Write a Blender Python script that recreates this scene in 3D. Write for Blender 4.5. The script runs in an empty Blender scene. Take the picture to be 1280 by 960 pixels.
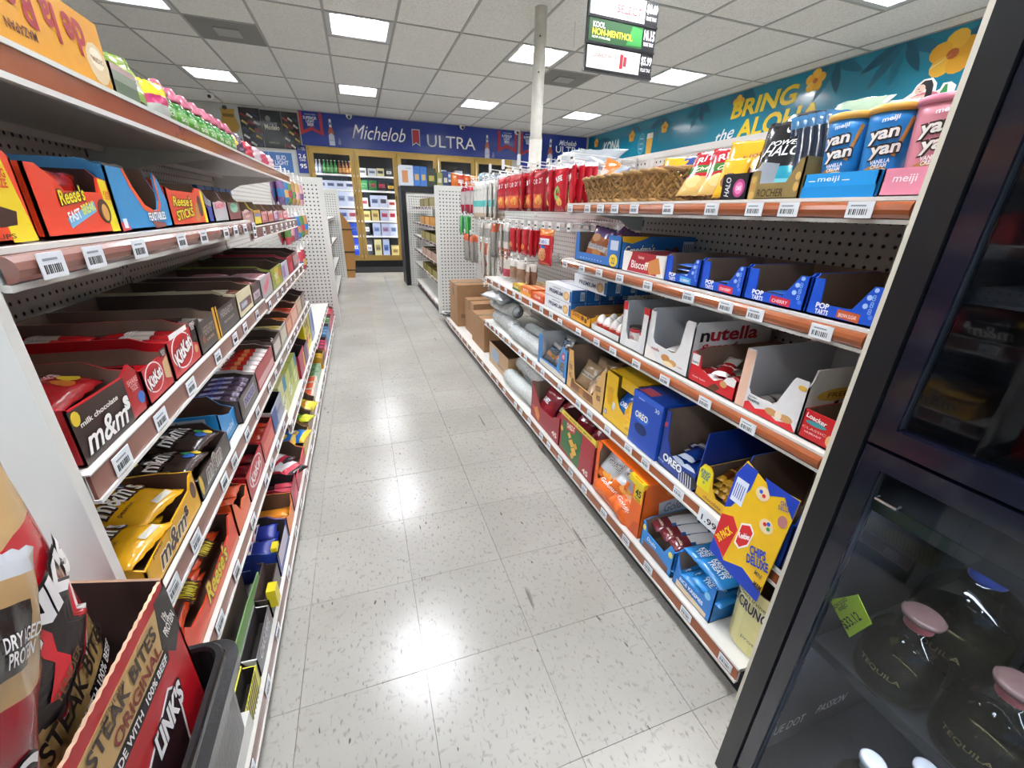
import bpy, bmesh, math, random
from mathutils import Vector, Matrix, Euler
PI = math.pi
S = bpy.context.scene
COL = S.collection

# ---------------------------------------------------------------- camera
cam_d = bpy.data.cameras.new('camera'); cam = bpy.data.objects.new('camera', cam_d); COL.objects.link(cam)
yaw, pit, rol = math.radians(-19.728), math.radians(22.397), math.radians(1.694)
fw = Vector((-math.sin(yaw)*math.cos(pit), math.cos(yaw)*math.cos(pit), -math.sin(pit)))
rt = Vector((math.cos(yaw), math.sin(yaw), 0)); up = rt.cross(fw)
r2 = rt*math.cos(rol)+up*math.sin(rol); u2 = -rt*math.sin(rol)+up*math.cos(rol)
m = Matrix((r2, u2, -fw)).transposed().to_4x4(); m.translation = Vector((0, 0, 1.13))
cam.matrix_world = m
cam_d.sensor_width = 36; cam_d.lens = 520/1280*36; cam_d.clip_start = 0.02; cam_d.clip_end = 60
S.camera = cam
# ---------------------------------------------------------------- world, exposure
W = bpy.data.worlds.new('World'); S.world = W; W.use_nodes = True
nt = W.node_tree; bg = nt.nodes['Background']
sky = nt.nodes.new('ShaderNodeTexSky'); sky.sky_type = 'HOSEK_WILKIE'; sky.turbidity = 3; sky.sun_direction = (0.3, 0.6, 0.7)
nt.links.new(sky.outputs[0], bg.inputs[0]); bg.inputs[1].default_value = 6.0
S.view_settings.view_transform = 'Standard'; S.view_settings.look = 'None'
S.view_settings.exposure = 0.46; S.view_settings.gamma = 1.0
LAMP = 72.0            # emission of the ceiling light lenses

# ---------------------------------------------------------------- materials
def lin(c):
    c = c/255
    return c/12.92 if c <= .04045 else ((c+.055)/1.055)**2.4
def rgb(h):
    h = h.lstrip('#'); return tuple(lin(int(h[i:i+2], 16)) for i in (0, 2, 4))+(1,)
MC = {}
def M(h, rough=.45, metal=0, coat=0, grain=.04, emit=0, scale=60, bump=0, alpha=1, name=None):
    k = (h, rough, metal, coat, grain, emit, scale, bump, alpha)
    if k in MC: return MC[k]
    m = bpy.data.materials.new(name or 'mat_'+h.strip('#')); m.use_nodes = True
    n = m.node_tree.nodes; l = m.node_tree.links; b = n['Principled BSDF']
    b.inputs['Base Color'].default_value = rgb(h)
    b.inputs['Roughness'].default_value = rough; b.inputs['Metallic'].default_value = metal
    b.inputs['Coat Weight'].default_value = coat; b.inputs['Coat Roughness'].default_value = .08
    if alpha < 1: b.inputs['Alpha'].default_value = alpha
    if emit:
        b.inputs['Emission Color'].default_value = rgb(h); b.inputs['Emission Strength'].default_value = emit
    if grain or bump:
        tc = n.new('ShaderNodeTexCoord'); nz = n.new('ShaderNodeTexNoise'); nz.inputs['Scale'].default_value = scale
        nz.inputs['Detail'].default_value = 3
        l.new(tc.outputs['Object'], nz.inputs['Vector'])
        if grain:
            hs = n.new('ShaderNodeHueSaturation'); hs.inputs['Color'].default_value = rgb(h)
            mr = n.new('ShaderNodeMapRange'); mr.inputs['To Min'].default_value = 1-grain*2; mr.inputs['To Max'].default_value = 1+grain*2
            l.new(nz.outputs['Fac'], mr.inputs['Value']); l.new(mr.outputs[0], hs.inputs['Value']); l.new(hs.outputs[0], b.inputs['Base Color'])
        if bump:
            bp = n.new('ShaderNodeBump'); bp.inputs['Strength'].default_value = bump; bp.inputs['Distance'].default_value = .004
            l.new(nz.outputs['Fac'], bp.inputs['Height']); l.new(bp.outputs[0], b.inputs['Normal'])
    MC[k] = m; return m
def mat_foil(h, rough=.22): return M(h, rough=rough, coat=.35, grain=.05, bump=.35, scale=45)
def mat_card(h): return M(h, rough=.38, coat=.15, grain=.03)
def mat_ink(h): return M(h, rough=.4, grain=0)

def mat_peg(h='#cfcdc6', pitch=.0254, rad=.0042):
    m = bpy.data.materials.new('pegboard'); m.use_nodes = True
    n = m.node_tree.nodes; l = m.node_tree.links; b = n['Principled BSDF']
    b.inputs['Roughness'].default_value = .45
    tc = n.new('ShaderNodeTexCoord'); sp = n.new('ShaderNodeSeparateXYZ'); l.new(tc.outputs['Object'], sp.inputs[0])
    def mth(op, a, c=None, v=None):
        q = n.new('ShaderNodeMath'); q.operation = op
        if isinstance(a, (int, float)): q.inputs[0].default_value = a
        else: l.new(a, q.inputs[0])
        if c is not None:
            if isinstance(c, (int, float)): q.inputs[1].default_value = c
            else: l.new(c, q.inputs[1])
        return q.outputs[0]
    def cell(o): return mth('SUBTRACT', mth('FLOORED_MODULO', o, pitch), pitch/2)
    cx, cz = cell(sp.outputs['X']), cell(sp.outputs['Z'])
    d = mth('SQRT', mth('ADD', mth('MULTIPLY', cx, cx), mth('MULTIPLY', cz, cz)))
    mr = n.new('ShaderNodeMapRange'); mr.inputs['From Min'].default_value = rad-.0006; mr.inputs['From Max'].default_value = rad+.0006
    l.new(d, mr.inputs['Value'])
    mx = n.new('ShaderNodeMix'); mx.data_type = 'RGBA'; l.new(mr.outputs[0], mx.inputs['Factor'])
    mx.inputs['A'].default_value = rgb('#242321'); mx.inputs['B'].default_value = rgb(h)
    l.new(mx.outputs['Result'], b.inputs['Base Color'])
    bp = n.new('ShaderNodeBump'); bp.inputs['Distance'].default_value = .003; l.new(mr.outputs[0], bp.inputs['Height']); l.new(bp.outputs[0], b.inputs['Normal'])
    return m
PEG = mat_peg()
PEGF = mat_peg('#d8d7d2', .034, .0066)

def mat_floor():
    m = bpy.data.materials.new('vinyl_tile'); m.use_nodes = True
    n = m.node_tree.nodes; l = m.node_tree.links; b = n['Principled BSDF']
    tc = n.new('ShaderNodeTexCoord'); geo = n.new('ShaderNodeNewGeometry'); oi = n.new('ShaderNodeObjectInfo')
    base = n.new('ShaderNodeValToRGB'); nz = n.new('ShaderNodeTexNoise'); nz.inputs['Scale'].default_value = 2.2; nz.inputs['Detail'].default_value = 5
    l.new(geo.outputs['Position'], nz.inputs['Vector']); l.new(nz.outputs['Fac'], base.inputs['Fac'])
    base.color_ramp.elements[0].position = .3; base.color_ramp.elements[0].color = rgb('#a19e96')
    base.color_ramp.elements[1].position = .7; base.color_ramp.elements[1].color = rgb('#b2afa7')
    def specks(scale, sx, sy, lo, hi, col, prev, rot):
        mp = n.new('ShaderNodeMapping'); mp.inputs['Scale'].default_value = (sx, sy, 1); mp.inputs['Rotation'].default_value = (0, 0, rot)
        l.new(geo.outputs['Position'], mp.inputs['Vector'])
        z = n.new('ShaderNodeTexNoise'); z.inputs['Scale'].default_value = scale; z.inputs['Detail'].default_value = 1.5
        l.new(mp.outputs[0], z.inputs['Vector'])
        r = n.new('ShaderNodeMapRange'); r.inputs['From Min'].default_value = lo; r.inputs['From Max'].default_value = hi
        l.new(z.outputs['Fac'], r.inputs['Value'])
        mx = n.new('ShaderNodeMix'); mx.data_type = 'RGBA'; l.new(r.outputs[0], mx.inputs['Factor']); l.new(prev, mx.inputs['A']); mx.inputs['B'].default_value = rgb(col)
        return mx.outputs['Result']
    c = specks(120, 1, .42, .60, .72, '#8b8780', base.outputs[0], .25)
    c = specks(70, .5, 1, .62, .72, '#9c9991', c, .7)
    c = specks(75, 1, .3, .725, .75, '#65605a', c, .35)
    c = specks(22, 1, .10, .755, .775, '#7d7872', c, .15)
    hs = n.new('ShaderNodeHueSaturation'); l.new(c, hs.inputs['Color'])
    mr = n.new('ShaderNodeMapRange'); mr.inputs['To Min'].default_value = .965; mr.inputs['To Max'].default_value = 1.03
    l.new(oi.outputs['Random'], mr.inputs['Value']); l.new(mr.outputs[0], hs.inputs['Value']); l.new(hs.outputs[0], b.inputs['Base Color'])
    rr = n.new('ShaderNodeTexNoise'); rr.inputs['Scale'].default_value = 6; l.new(geo.outputs['Position'], rr.inputs['Vector'])
    m2 = n.new('ShaderNodeMapRange'); m2.inputs['To Min'].default_value = .17; m2.inputs['To Max'].default_value = .30
    l.new(rr.outputs['Fac'], m2.inputs['Value']); l.new(m2.outputs[0], b.inputs['Roughness'])
    bp = n.new('ShaderNodeBump'); bp.inputs['Strength'].default_value = .12; bp.inputs['Distance'].default_value = .003
    z2 = n.new('ShaderNodeTexNoise'); z2.inputs['Scale'].default_value = 35; l.new(geo.outputs['Position'], z2.inputs['Vector']); l.new(z2.outputs['Fac'], bp.inputs['Height'])
    l.new(bp.outputs[0], b.inputs['Normal'])
    return m
def mat_ceiling():
    m = bpy.data.materials.new('acoustic_tile'); m.use_nodes = True
    n = m.node_tree.nodes; l = m.node_tree.links; b = n['Principled BSDF']; b.inputs['Roughness'].default_value = .9
    geo = n.new('ShaderNodeNewGeometry'); oi = n.new('ShaderNodeObjectInfo')
    nz = n.new('ShaderNodeTexNoise'); nz.inputs['Scale'].default_value = 90; nz.inputs['Detail'].default_value = 4; l.new(geo.outputs['Position'], nz.inputs['Vector'])
    cr = n.new('ShaderNodeValToRGB'); cr.color_ramp.elements[0].position = .3; cr.color_ramp.elements[0].color = rgb('#bab8b3'); cr.color_ramp.elements[1].position = .55; cr.color_ramp.elements[1].color = rgb('#d2d0cb')
    l.new(nz.outputs['Fac'], cr.inputs['Fac'])
    hs = n.new('ShaderNodeHueSaturation'); l.new(cr.outputs[0], hs.inputs['Color'])
    mr = n.new('ShaderNodeMapRange'); mr.inputs['To Min'].default_value = .93; mr.inputs['To Max'].default_value = 1.05
    l.new(oi.outputs['Random'], mr.inputs['Value']); l.new(mr.outputs[0], hs.inputs['Value']); l.new(hs.outputs[0], b.inputs['Base Color'])
    bp = n.new('ShaderNodeBump'); bp.inputs['Distance'].default_value = .004; bp.inputs['Strength'].default_value = .5; l.new(nz.outputs['Fac'], bp.inputs['Height']); l.new(bp.outputs[0], b.inputs['Normal'])
    return m
def mat_glass(h='#ffffff', rough=.02, ior=1.45, base=.06):
    m = bpy.data.materials.new('pane_glass'); m.use_nodes = True
    n = m.node_tree.nodes; l = m.node_tree.links; n.remove(n['Principled BSDF'])
    t = n.new('ShaderNodeBsdfTransparent'); t.inputs[0].default_value = rgb(h)
    g = n.new('ShaderNodeBsdfGlossy'); g.inputs['Roughness'].default_value = rough
    lw = n.new('ShaderNodeFresnel'); lw.inputs['IOR'].default_value = ior
    geo = n.new('ShaderNodeNewGeometry'); iv = n.new('ShaderNodeMath'); iv.operation = 'SUBTRACT'; iv.inputs[0].default_value = 1; l.new(geo.outputs['Backfacing'], iv.inputs[1])
    ml = n.new('ShaderNodeMath'); ml.operation = 'MULTIPLY'; l.new(lw.outputs[0], ml.inputs[0]); l.new(iv.outputs[0], ml.inputs[1])
    mx = n.new('ShaderNodeMixShader'); l.new(ml.outputs[0], mx.inputs[0]); l.new(t.outputs[0], mx.inputs[1]); l.new(g.outputs[0], mx.inputs[2])
    l.new(mx.outputs[0], n['Material Output'].inputs[0]); return m
def mat_film():            # clear wrapping film over something
    m = bpy.data.materials.new('clear_film'); m.use_nodes = True
    n = m.node_tree.nodes; b = n['Principled BSDF']; l = m.node_tree.links
    b.inputs['Base Color'].default_value = rgb('#e4e9e6'); b.inputs['Roughness'].default_value = .12; b.inputs['Coat Weight'].default_value = .6; b.inputs['Alpha'].default_value = .62
    geo = n.new('ShaderNodeNewGeometry'); nz = n.new('ShaderNodeTexNoise'); nz.inputs['Scale'].default_value = 30; nz.inputs['Distortion'].default_value = 2
    l.new(geo.outputs['Position'], nz.inputs['Vector'])
    bp = n.new('ShaderNodeBump'); bp.inputs['Distance'].default_value = .02; l.new(nz.outputs['Fac'], bp.inputs['Height']); l.new(bp.outputs[0], b.inputs['Normal'])
    return m
WHITE = M('#d6d5ce', rough=.35, grain=.03, scale=12, name='white_enamel')
CREAM = M('#d8d3c2', rough=.4, grain=.03, scale=12, name='cream_enamel')
STRIP_R = M('#9a5430', rough=.2, coat=.4, grain=.1, scale=14, name='amber_price_strip')
STRIP_L = M('#85564a', rough=.25, coat=.3, grain=.07, scale=12, name='mauve_price_strip')
TAGW = M('#dfe3e6', rough=.4, grain=0, name='price_tag_paper'); TAGB = M('#26272b', rough=.5, grain=0, name='barcode_ink')
KRAFT = M('#86705f', rough=.85, grain=.06, scale=25, name='grey_brown_board')
KRAFTL = M('#a27d5a', rough=.85, grain=.06, scale=25, name='kraft_cardboard')
GREYB = M('#c2c4c8', rough=.7, grain=.03, name='grey_board_inside')
BLACK = M('#0e0e10', rough=.5, grain=.02, name='black_plinth')
FILM = mat_film()

# ---------------------------------------------------------------- mesh helpers
class MB:
    def __init__(s): s.v = []; s.f = []; s.m = []; s.mats = []
    def mi(s, mat):
        if mat not in s.mats: s.mats.append(mat)
        return s.mats.index(mat)
    def poly(s, pts, mat):
        b = len(s.v); s.v += [tuple(p) for p in pts]; s.f.append(tuple(range(b, b+len(pts)))); s.m.append(s.mi(mat)); return s
    def box(s, x0, y0, z0, x1, y1, z1, mat, front=None, top=None):
        b = len(s.v); i = s.mi(mat)
        s.v += [(x0,y0,z0),(x1,y0,z0),(x1,y1,z0),(x0,y1,z0),(x0,y0,z1),(x1,y0,z1),(x1,y1,z1),(x0,y1,z1)]
        F = [(0,3,2,1),(4,5,6,7),(0,1,5,4),(1,2,6,5),(2,3,7,6),(3,0,4,7)]
        s.f += [tuple(b+k for k in q) for q in F]; s.m += [i]*6
        if front: s.m[-4] = s.mi(front)
        if top: s.m[-5] = s.mi(top)
        return s
    def prism(s, pts, vec, mat, mat2=None, msides=None):   # planar outline pushed along vec
        b = len(s.v); n = len(pts); v = Vector(vec)
        s.v += [tuple(p) for p in pts]+[tuple(Vector(p)+v) for p in pts]
        s.f.append(tuple(reversed(range(b, b+n)))); s.m.append(s.mi(mat))
        s.f.append(tuple(range(b+n, b+2*n))); s.m.append(s.mi(mat2 or mat))
        for k in range(n):
            s.f.append((b+k, b+(k+1)%n, b+n+(k+1)%n, b+n+k)); s.m.append(s.mi(msides or mat))
        return s
    def tube(s, pts, r, mat, seg=8, closed=False):
        pts = [Vector(p) for p in pts]; n = len(pts); b = len(s.v); i = s.mi(mat)
        rr = r if isinstance(r, (list, tuple)) else [r]*n
        ref = Vector((0, 0, 1))
        for k, p in enumerate(pts):
            t = (pts[min(k+1, n-1)]-pts[max(k-1, 0)]).normalized()
            a = t.cross(ref)
            if a.length < .05: a = t.cross(Vector((1, 0, 0)))
            a.normalize(); c = t.cross(a)
            for j in range(seg):
                q = 2*PI*j/seg; s.v.append(tuple(p+(a*math.cos(q)+c*math.sin(q))*rr[k]))
        for k in range(n-1):
            for j in range(seg):
                s.f.append((b+k*seg+j, b+(k+1)*seg+j, b+(k+1)*seg+(j+1)%seg, b+k*seg+(j+1)%seg)); s.m.append(i)
        s.f.append(tuple(b+j for j in range(seg))); s.m.append(i)
        s.f.append(tuple(b+(n-1)*seg+j for j in reversed(range(seg)))); s.m.append(i)
        return s
    def lathe(s, prof, mat, seg=20, c=(0, 0), mats=None, sx=1, sy=1):
        b = len(s.v); n = len(prof)
        for (r, z) in prof:
            for j in range(seg):
                q = 2*PI*j/seg; s.v.append((c[0]+r*sx*math.cos(q), c[1]+r*sy*math.sin(q), z))
        for k in range(n-1):
            for j in range(seg):
                s.f.append((b+k*seg+j, b+k*seg+(j+1)%seg, b+(k+1)*seg+(j+1)%seg, b+(k+1)*seg+j)); s.m.append(s.mi(mats[k] if mats else mat))
        s.f.append(tuple(b+j for j in reversed(range(seg)))); s.m.append(s.mi(mats[0] if mats else mat))
        s.f.append(tuple(b+(n-1)*seg+j for j in range(seg))); s.m.append(s.mi(mats[-1] if mats else mat))
        return s
    def mesh(s, name, smooth=False):
        me = bpy.data.meshes.new(name); me.from_pydata(s.v, [], s.f)
        for q in s.mats: me.materials.append(q)
        me.polygons.foreach_set('material_index', s.m)
        if smooth: me.polygons.foreach_set('use_smooth', [True]*len(s.f))
        me.update(); return me
    def build(s, name, parent=None, smooth=False, loc=None, rot=None):
        o = bpy.data.objects.new(name, s.mesh(name, smooth)); COL.objects.link(o)
        if parent: o.parent = parent
        if loc: o.location = loc
        if rot: o.rotation_euler = rot
        return o
def link(name, me, parent=None, loc=(0, 0, 0), rot=(0, 0, 0)):
    o = bpy.data.objects.new(name, me); COL.objects.link(o); o.location = loc; o.rotation_euler = rot
    if parent: o.parent = parent
    return o
def tag(o, label=None, cat=None, group=None, kind=None):
    if label: o['label'] = label
    if cat: o['category'] = cat
    if group: o['group'] = group
    if kind: o['kind'] = kind
    return o
def thing(name, label, cat, loc=(0, 0, 0), rot=(0, 0, 0), group=None):
    o = bpy.data.objects.new(name, None); COL.objects.link(o); o.empty_display_size = .05
    o.location = loc; o.rotation_euler = rot if not isinstance(rot, (int, float)) else (0, 0, rot)
    return tag(o, label, cat, group)
def dup(root, loc, rot, label=None, group=None, scale=None):
    r = root.copy(); COL.objects.link(r); r.location = loc; r.rotation_euler = rot
    if scale: r.scale = scale
    if label: r['label'] = label
    if group: r['group'] = group
    for ch in KIDS.get(root.name, root.children):
        c = ch.copy(); COL.objects.link(c); c.parent = r
        for g in ch.children:
            d = g.copy(); COL.objects.link(d); d.parent = c
    return r
KIDS = {}
def struct(name, mb, parent=None):
    o = mb.build(name, parent)
    if not parent: o['kind'] = 'structure'
    return o

# lettering: a font curve turned into a mesh once, then fitted
TC = {}
def text_raw(s, bold, shear):
    k = (s, bold, shear)
    if k in TC: return TC[k]
    cu = bpy.data.curves.new('lettering', 'FONT'); cu.body = s; cu.resolution_u = 3; cu.offset = bold; cu.shear = shear
    cu.align_x = 'CENTER'; cu.space_line = .82
    o = bpy.data.objects.new('tmp', cu); COL.objects.link(o)
    me = bpy.data.meshes.new_from_object(o)
    vs = [tuple(v.co) for v in me.vertices]; fs = [tuple(p.vertices) for p in me.polygons]
    bpy.data.objects.remove(o); bpy.data.meshes.remove(me); bpy.data.curves.remove(cu)
    xs = [v[0] for v in vs]; ys = [v[1] for v in vs]
    x0, x1, y0, y1 = min(xs), max(xs), min(ys), max(ys)
    vs = [((v[0]-x0)/(x1-x0)-.5, (v[1]-y0)/(y1-y0)-.5) for v in vs]
    TC[k] = (vs, fs, (x1-x0)/(y1-y0)); return TC[k]
def fine_text(s, bold, shear, w, h):
    k = (s, bold, shear, round(w, 3), round(h, 3))
    if k in TC: return TC[k]
    vs, fs, _ = text_raw(s, bold, shear); bm = bmesh.new()
    V = [bm.verts.new((a*w, b*h, 0)) for a, b in vs]
    for f in fs:
        try: bm.faces.new([V[i] for i in f])
        except ValueError: pass
    lim = max(.0035, w/22)
    for _ in range(3):
        E_ = [e for e in bm.edges if e.calc_length() > lim]
        if not E_: break
        bmesh.ops.subdivide_edges(bm, edges=E_, cuts=1); bmesh.ops.triangulate(bm, faces=[f for f in bm.faces if len(f.verts) > 3])
    bm.verts.index_update(); out = ([(v.co.x/w, v.co.y/h) for v in bm.verts], [tuple(v.index for v in f.verts) for f in bm.faces]); bm.free()
    TC[k] = out; return out
def lettering(parent, s, org, U, V, N, cu, cv, w, h, col, rot=0, shear=0, bold=.02, outline=None, ow=.06, lift=.0006, wrap=None, name='lettering', arch=0, emit=0):
    """flat print: origin org, axes U,V, normal N; centre (cu,cv), size w x h (metres)"""
    U, V, N, org = Vector(U), Vector(V), Vector(N), Vector(org)
    ca, sa = math.cos(rot), math.sin(rot); out = None
    bold *= .55
    for lay in ((outline, bold+ow, lift) if outline else None, (col, bold, lift+((.0012 if wrap else .0003) if outline else 0))):
        if not lay: continue
        vs, fs, asp = text_raw(s, round(lay[1], 3), shear)
        if w is None: w = h*asp
        if wrap: vs, fs = fine_text(s, round(lay[1], 3), shear, w, h or w/asp)
        if h is None: h = w/asp
        g = 1+(.16 if lay[2] == lift and outline else 0); gw = 1+(.16 if lay[2] == lift and outline else 0)*h/max(w, .001)
        P = []
        for (a, b) in vs:
            x = a*w*gw; y = b*h*g+arch*h*(.25-a*a)
            x, y = x*ca-y*sa, x*sa+y*ca
            cc = Vector((cu+x, cv+y))
            off = lay[2]+(wrap(cc.x, cc.y) if wrap else 0)
            P.append(tuple(org+U*cc.x+V*cc.y+N*off))
        me = bpy.data.meshes.new(name); me.from_pydata(P, [], fs); me.materials.append(M(lay[0], rough=.4, grain=0, emit=emit)); me.update()
        out = link(name, me, parent)
    return out
def patch(parent, pts, org, U, V, N, col, lift=.0006, name='printed_panel', mat=None):
    U, V, N, org = Vector(U), Vector(V), Vector(N), Vector(org)
    mb = MB(); mb.prism([org+U*a+V*b+N*(lift-.00025) for a, b in pts], N*.00025, mat or mat_ink(col)); return mb.build(name, parent)
def ell(cx, cy, rx, ry, n=16, a0=0):
    return [(cx+rx*math.cos(2*PI*k/n+a0), cy+ry*math.sin(2*PI*k/n+a0)) for k in range(n)]
def rect(a, b, c, d): return [(a, b), (c, b), (c, d), (a, d)]

# ================================================================ SETTING
ZC = 2.706; XL, XR, YB, YF = -4.6, 5.01, 9.46, -3.2
mfloor = mat_floor()
fl = struct('floor', MB().box(XL, YF, -.05, XR, YB, -.006, M('#6f6b64', rough=.7)))
me = MB().box(.0006, .0006, -.006, .3042, .3042, 0, mfloor).mesh('floor_tile')
cnt = 0
TX0, TY0 = .0528, .7586
for j in range(-3, 29):
    for i in range(-4, 5):
        x, y = TX0+i*.3048, TY0+j*.3048
        if cnt < 290 and -.7 < x < 1.0 and y+.3 < YB:
            link('floor_tile', me, fl, (x, y, 0)); cnt += 1
mb = MB()                                     # the remaining tiles, out to the walls
jmin, jmax = int((YF-TY0)/.3048)-1, int((YB-TY0)/.3048)+1
for j in range(jmin, jmax+1):
    for i in range(-16, 18):
        x, y = TX0+i*.3048, TY0+j*.3048
        if (-3 <= j < 29 and -4 <= i < 5 and -.7 < x < 1.0 and y+.3 < YB): continue
        x0, x1, y0, y1 = max(x, XL)+.0006, min(x+.3048, XR)-.0006, max(y, YF)+.0006, min(y+.3048, YB)-.0006
        if x1 > x0+.01 and y1 > y0+.01: mb.box(x0, y0, -.006, x1, y1, 0, mfloor)
o = mb.build('far_floor_tiles', fl); o['kind'] = 'stuff'

# ceiling: grid of tees, tiles two by four feet, recessed lights and air diffusers
ce = struct('ceiling', MB().box(XL, YF, ZC+.16, XR, YB, ZC+.2, M('#55534f', rough=.9)))
mceil = mat_ceiling(); TEE = M('#8d8b86', rough=.5, grain=.02)
CX0, CW, CY0, CL = -.10, .61, 4.86, 1.22
LIGHTS = {}
for i in (-3, 0, 3, 6):
    for k in (-3, -2, -1, 0, 1): LIGHTS[(i, k*2)] = 1
me_full = MB().box(.012, .012, ZC, CW-.012, CL-.012, ZC+.015, mceil).mesh('ceiling_tile')
me_half = MB().box(.012, .012, ZC, CW-.012, CW-.012, ZC+.015, mceil).mesh('ceiling_tile')
cells = []
for i in range(-8, 9):
    for k in range(-7, 4):
        x, y = CX0+i*CW, CY0+k*CL
        x0, x1, y0, y1 = max(x, XL), min(x+CW, XR), max(y, YF), min(y+CL, YB)
        if x1-x0 < .03 or y1-y0 < .03: continue
        full = x1-x0 > CW-.01 and y1-y0 > CL-.01
        if (i, k) in LIGHTS and full:
            link('ceiling_tile', me_half, ce, (x, y+CW, 0)); cells.append(('L', x, y))
        elif (i, k) in ((-2, 0), (4, 0), (1, -3)) and full:
            link('ceiling_tile', me_half, ce, (x, y, 0)); cells.append(('V', x, y+CW))
        elif full: link('ceiling_tile', me_full, ce, (x, y, 0))
        else: MB().box(x0+.012, y0+.012, ZC, x1-.012, y1-.012, ZC+.015, mceil).build('ceiling_tile', ce)
mb = MB()
for i in range(-8, 10):
    x = CX0+i*CW
    if XL < x < XR: mb.box(x-.012, YF, ZC-.004, x+.012, YB, ZC+.03, TEE)
for k in range(-7, 5):
    y = CY0+k*CL
    if YF < y < YB: mb.box(XL, y-.012, ZC-.0045, XR, y+.012, ZC+.03, TEE)
for kd, x, y in cells:
    yy = y+CW if kd == 'L' else y
    mb.box(x, yy-.012, ZC-.0042, x+CW, yy+.012, ZC+.03, TEE)
mb.box(XL, YB-.03, ZC-.006, XR, YB, ZC+.02, TEE).box(XR-.03, YF, ZC-.006, XR, YB, ZC+.02, TEE)
mb.build('ceiling_grid', ce)
LENS = M('#f6f8ff', rough=.4, grain=0, emit=LAMP, name='lit_lens')
LW = M('#a2a3a1', rough=.4, grain=0)
me_fr = MB(); q = .04
o_ = [(0, 0), (CW-.024, 0), (CW-.024, CW-.024), (0, CW-.024)]; i1 = [(q, q), (CW-.024-q, q), (CW-.024-q, CW-.024-q), (q, CW-.024-q)]; i2 = [(.1, .1), (CW-.124, .1), (CW-.124, CW-.124), (.1, CW-.124)]
for a in range(4):
    b = (a+1) % 4
    me_fr.poly([o_[a]+(0,), o_[b]+(0,), i1[b]+(.004,), i1[a]+(.004,)], LW)
    me_fr.poly([i1[a]+(.004,), i1[b]+(.004,), i2[b]+(.10,), i2[a]+(.10,)], LW)
    me_fr.poly([o_[b]+(0,), o_[a]+(0,), o_[a]+(.11,), o_[b]+(.11,)], LW)
me_fr = me_fr.mesh('light_frame')
me_ln = MB().box(.1, .1, .10, CW-.124, CW-.124, .11, LENS).mesh('lit_panel')
def where(x, y):
    a = 'left' if x < -1 else 'over the aisle' if x < 1 else 'right of the white pole' if x < 3 else 'by the teal mural'
    b = 'at the cooler end' if y > 6.5 else 'in the middle of the shop' if y > 4 else 'in front of the pole' if y > 1.5 else 'behind the camera' if y > -1.5 else 'near the shop front'
    return a, b
for kd, x, y in cells:
    a, b = where(x, y)
    if kd == 'L':
        t = thing('ceiling_light', 'recessed ceiling light %s, %s' % (a, b), 'ceiling light', (x+.012, y+.012, ZC-.003), 0, 'recessed ceiling lights')
        link('light_frame', me_fr, t); link('lit_panel', me_ln, t)
    else:
        t = thing('air_diffuser', 'grey ceiling air diffuser %s, %s' % (a, b), 'air vent', (x+.012, y+.012, ZC-.003), 0, 'ceiling air diffusers')
        g = M('#6e6c67', rough=.6); w = CW-.024; mb = MB()
        mb.box(0, 0, 0, w, w, .02, g); mb.build('frame', t)
        for s_ in (.2,): MB().prism([(w/2+dx, w/2+dy, -.012) for dx, dy in ((-s_*.55, -s_*.55), (s_*.55, -s_*.55), (s_*.55, s_*.55), (-s_*.55, s_*.55))], (0, 0, .01), M('#8f8d88', rough=.6)).build('centre_plate', t)

wm = M('#b9b6ae', rough=.75, grain=.02, scale=8)
struct('wall_back', MB().box(XL, YB+.62, 0, XR+.1, YB+.7, ZC+.2, wm).box(XL, YB, 2.15, XR, YB+.62, ZC+.2, wm).box(XL, YB, 0, -.73, YB+.62, 2.15, wm).box(3.22, YB, 0, XR, YB+.62, 2.15, wm))
struct('wall_right', MB().box(XR, YF-.1, 0, XR+.1, YB+.7, ZC+.2, wm))
struct('wall_left', MB().box(XL-.1, YF-.1, 0, XL, YB+.7, ZC+.2, wm))
# shop front behind the camera: two wide windows and a glazed door
struct('wall_front', MB().box(XL, YF-.1, 0, XR, YF, .45, wm).box(XL, YF-.1, 2.45, XR, YF, ZC+.2, wm).box(XL, YF-.1, .45, XL+.4, YF, 2.45, wm).box(XR-.4, YF-.1, .45, XR, YF, 2.45, wm).box(-.15, YF-.1, .45, .35, YF, 2.45, wm))
GL = mat_glass()
ALU = M('#8f9296', rough=.35, metal=.8, grain=.02)
for n_, (a, b) in enumerate(((XL+.4, -.15), (.35, XR-.4))):
    w_ = struct('window_%d' % (n_+1), MB().box(a, YF-.07, .45, a+.05, YF-.02, 2.45, ALU).box(b-.05, YF-.07, .45, b, YF-.02, 2.45, ALU).box(a, YF-.07, .45, b, YF-.02, .5, ALU).box(a, YF-.07, 2.4, b, YF-.02, 2.45, ALU).box((a+b)/2-.025, YF-.07, .5, (a+b)/2+.025, YF-.02, 2.4, ALU))
    for p_, (c, d) in enumerate(((a+.05, (a+b)/2-.025), ((a+b)/2+.025, b-.05))): MB().box(c, YF-.05, .5, d, YF-.044, 2.4, GL).build('pane', w_)
bb = M('#3a3836', rough=.6)
struct('baseboard_right', MB().box(XR-.012, YF, 0, XR-.001, YB, .1, bb))

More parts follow.
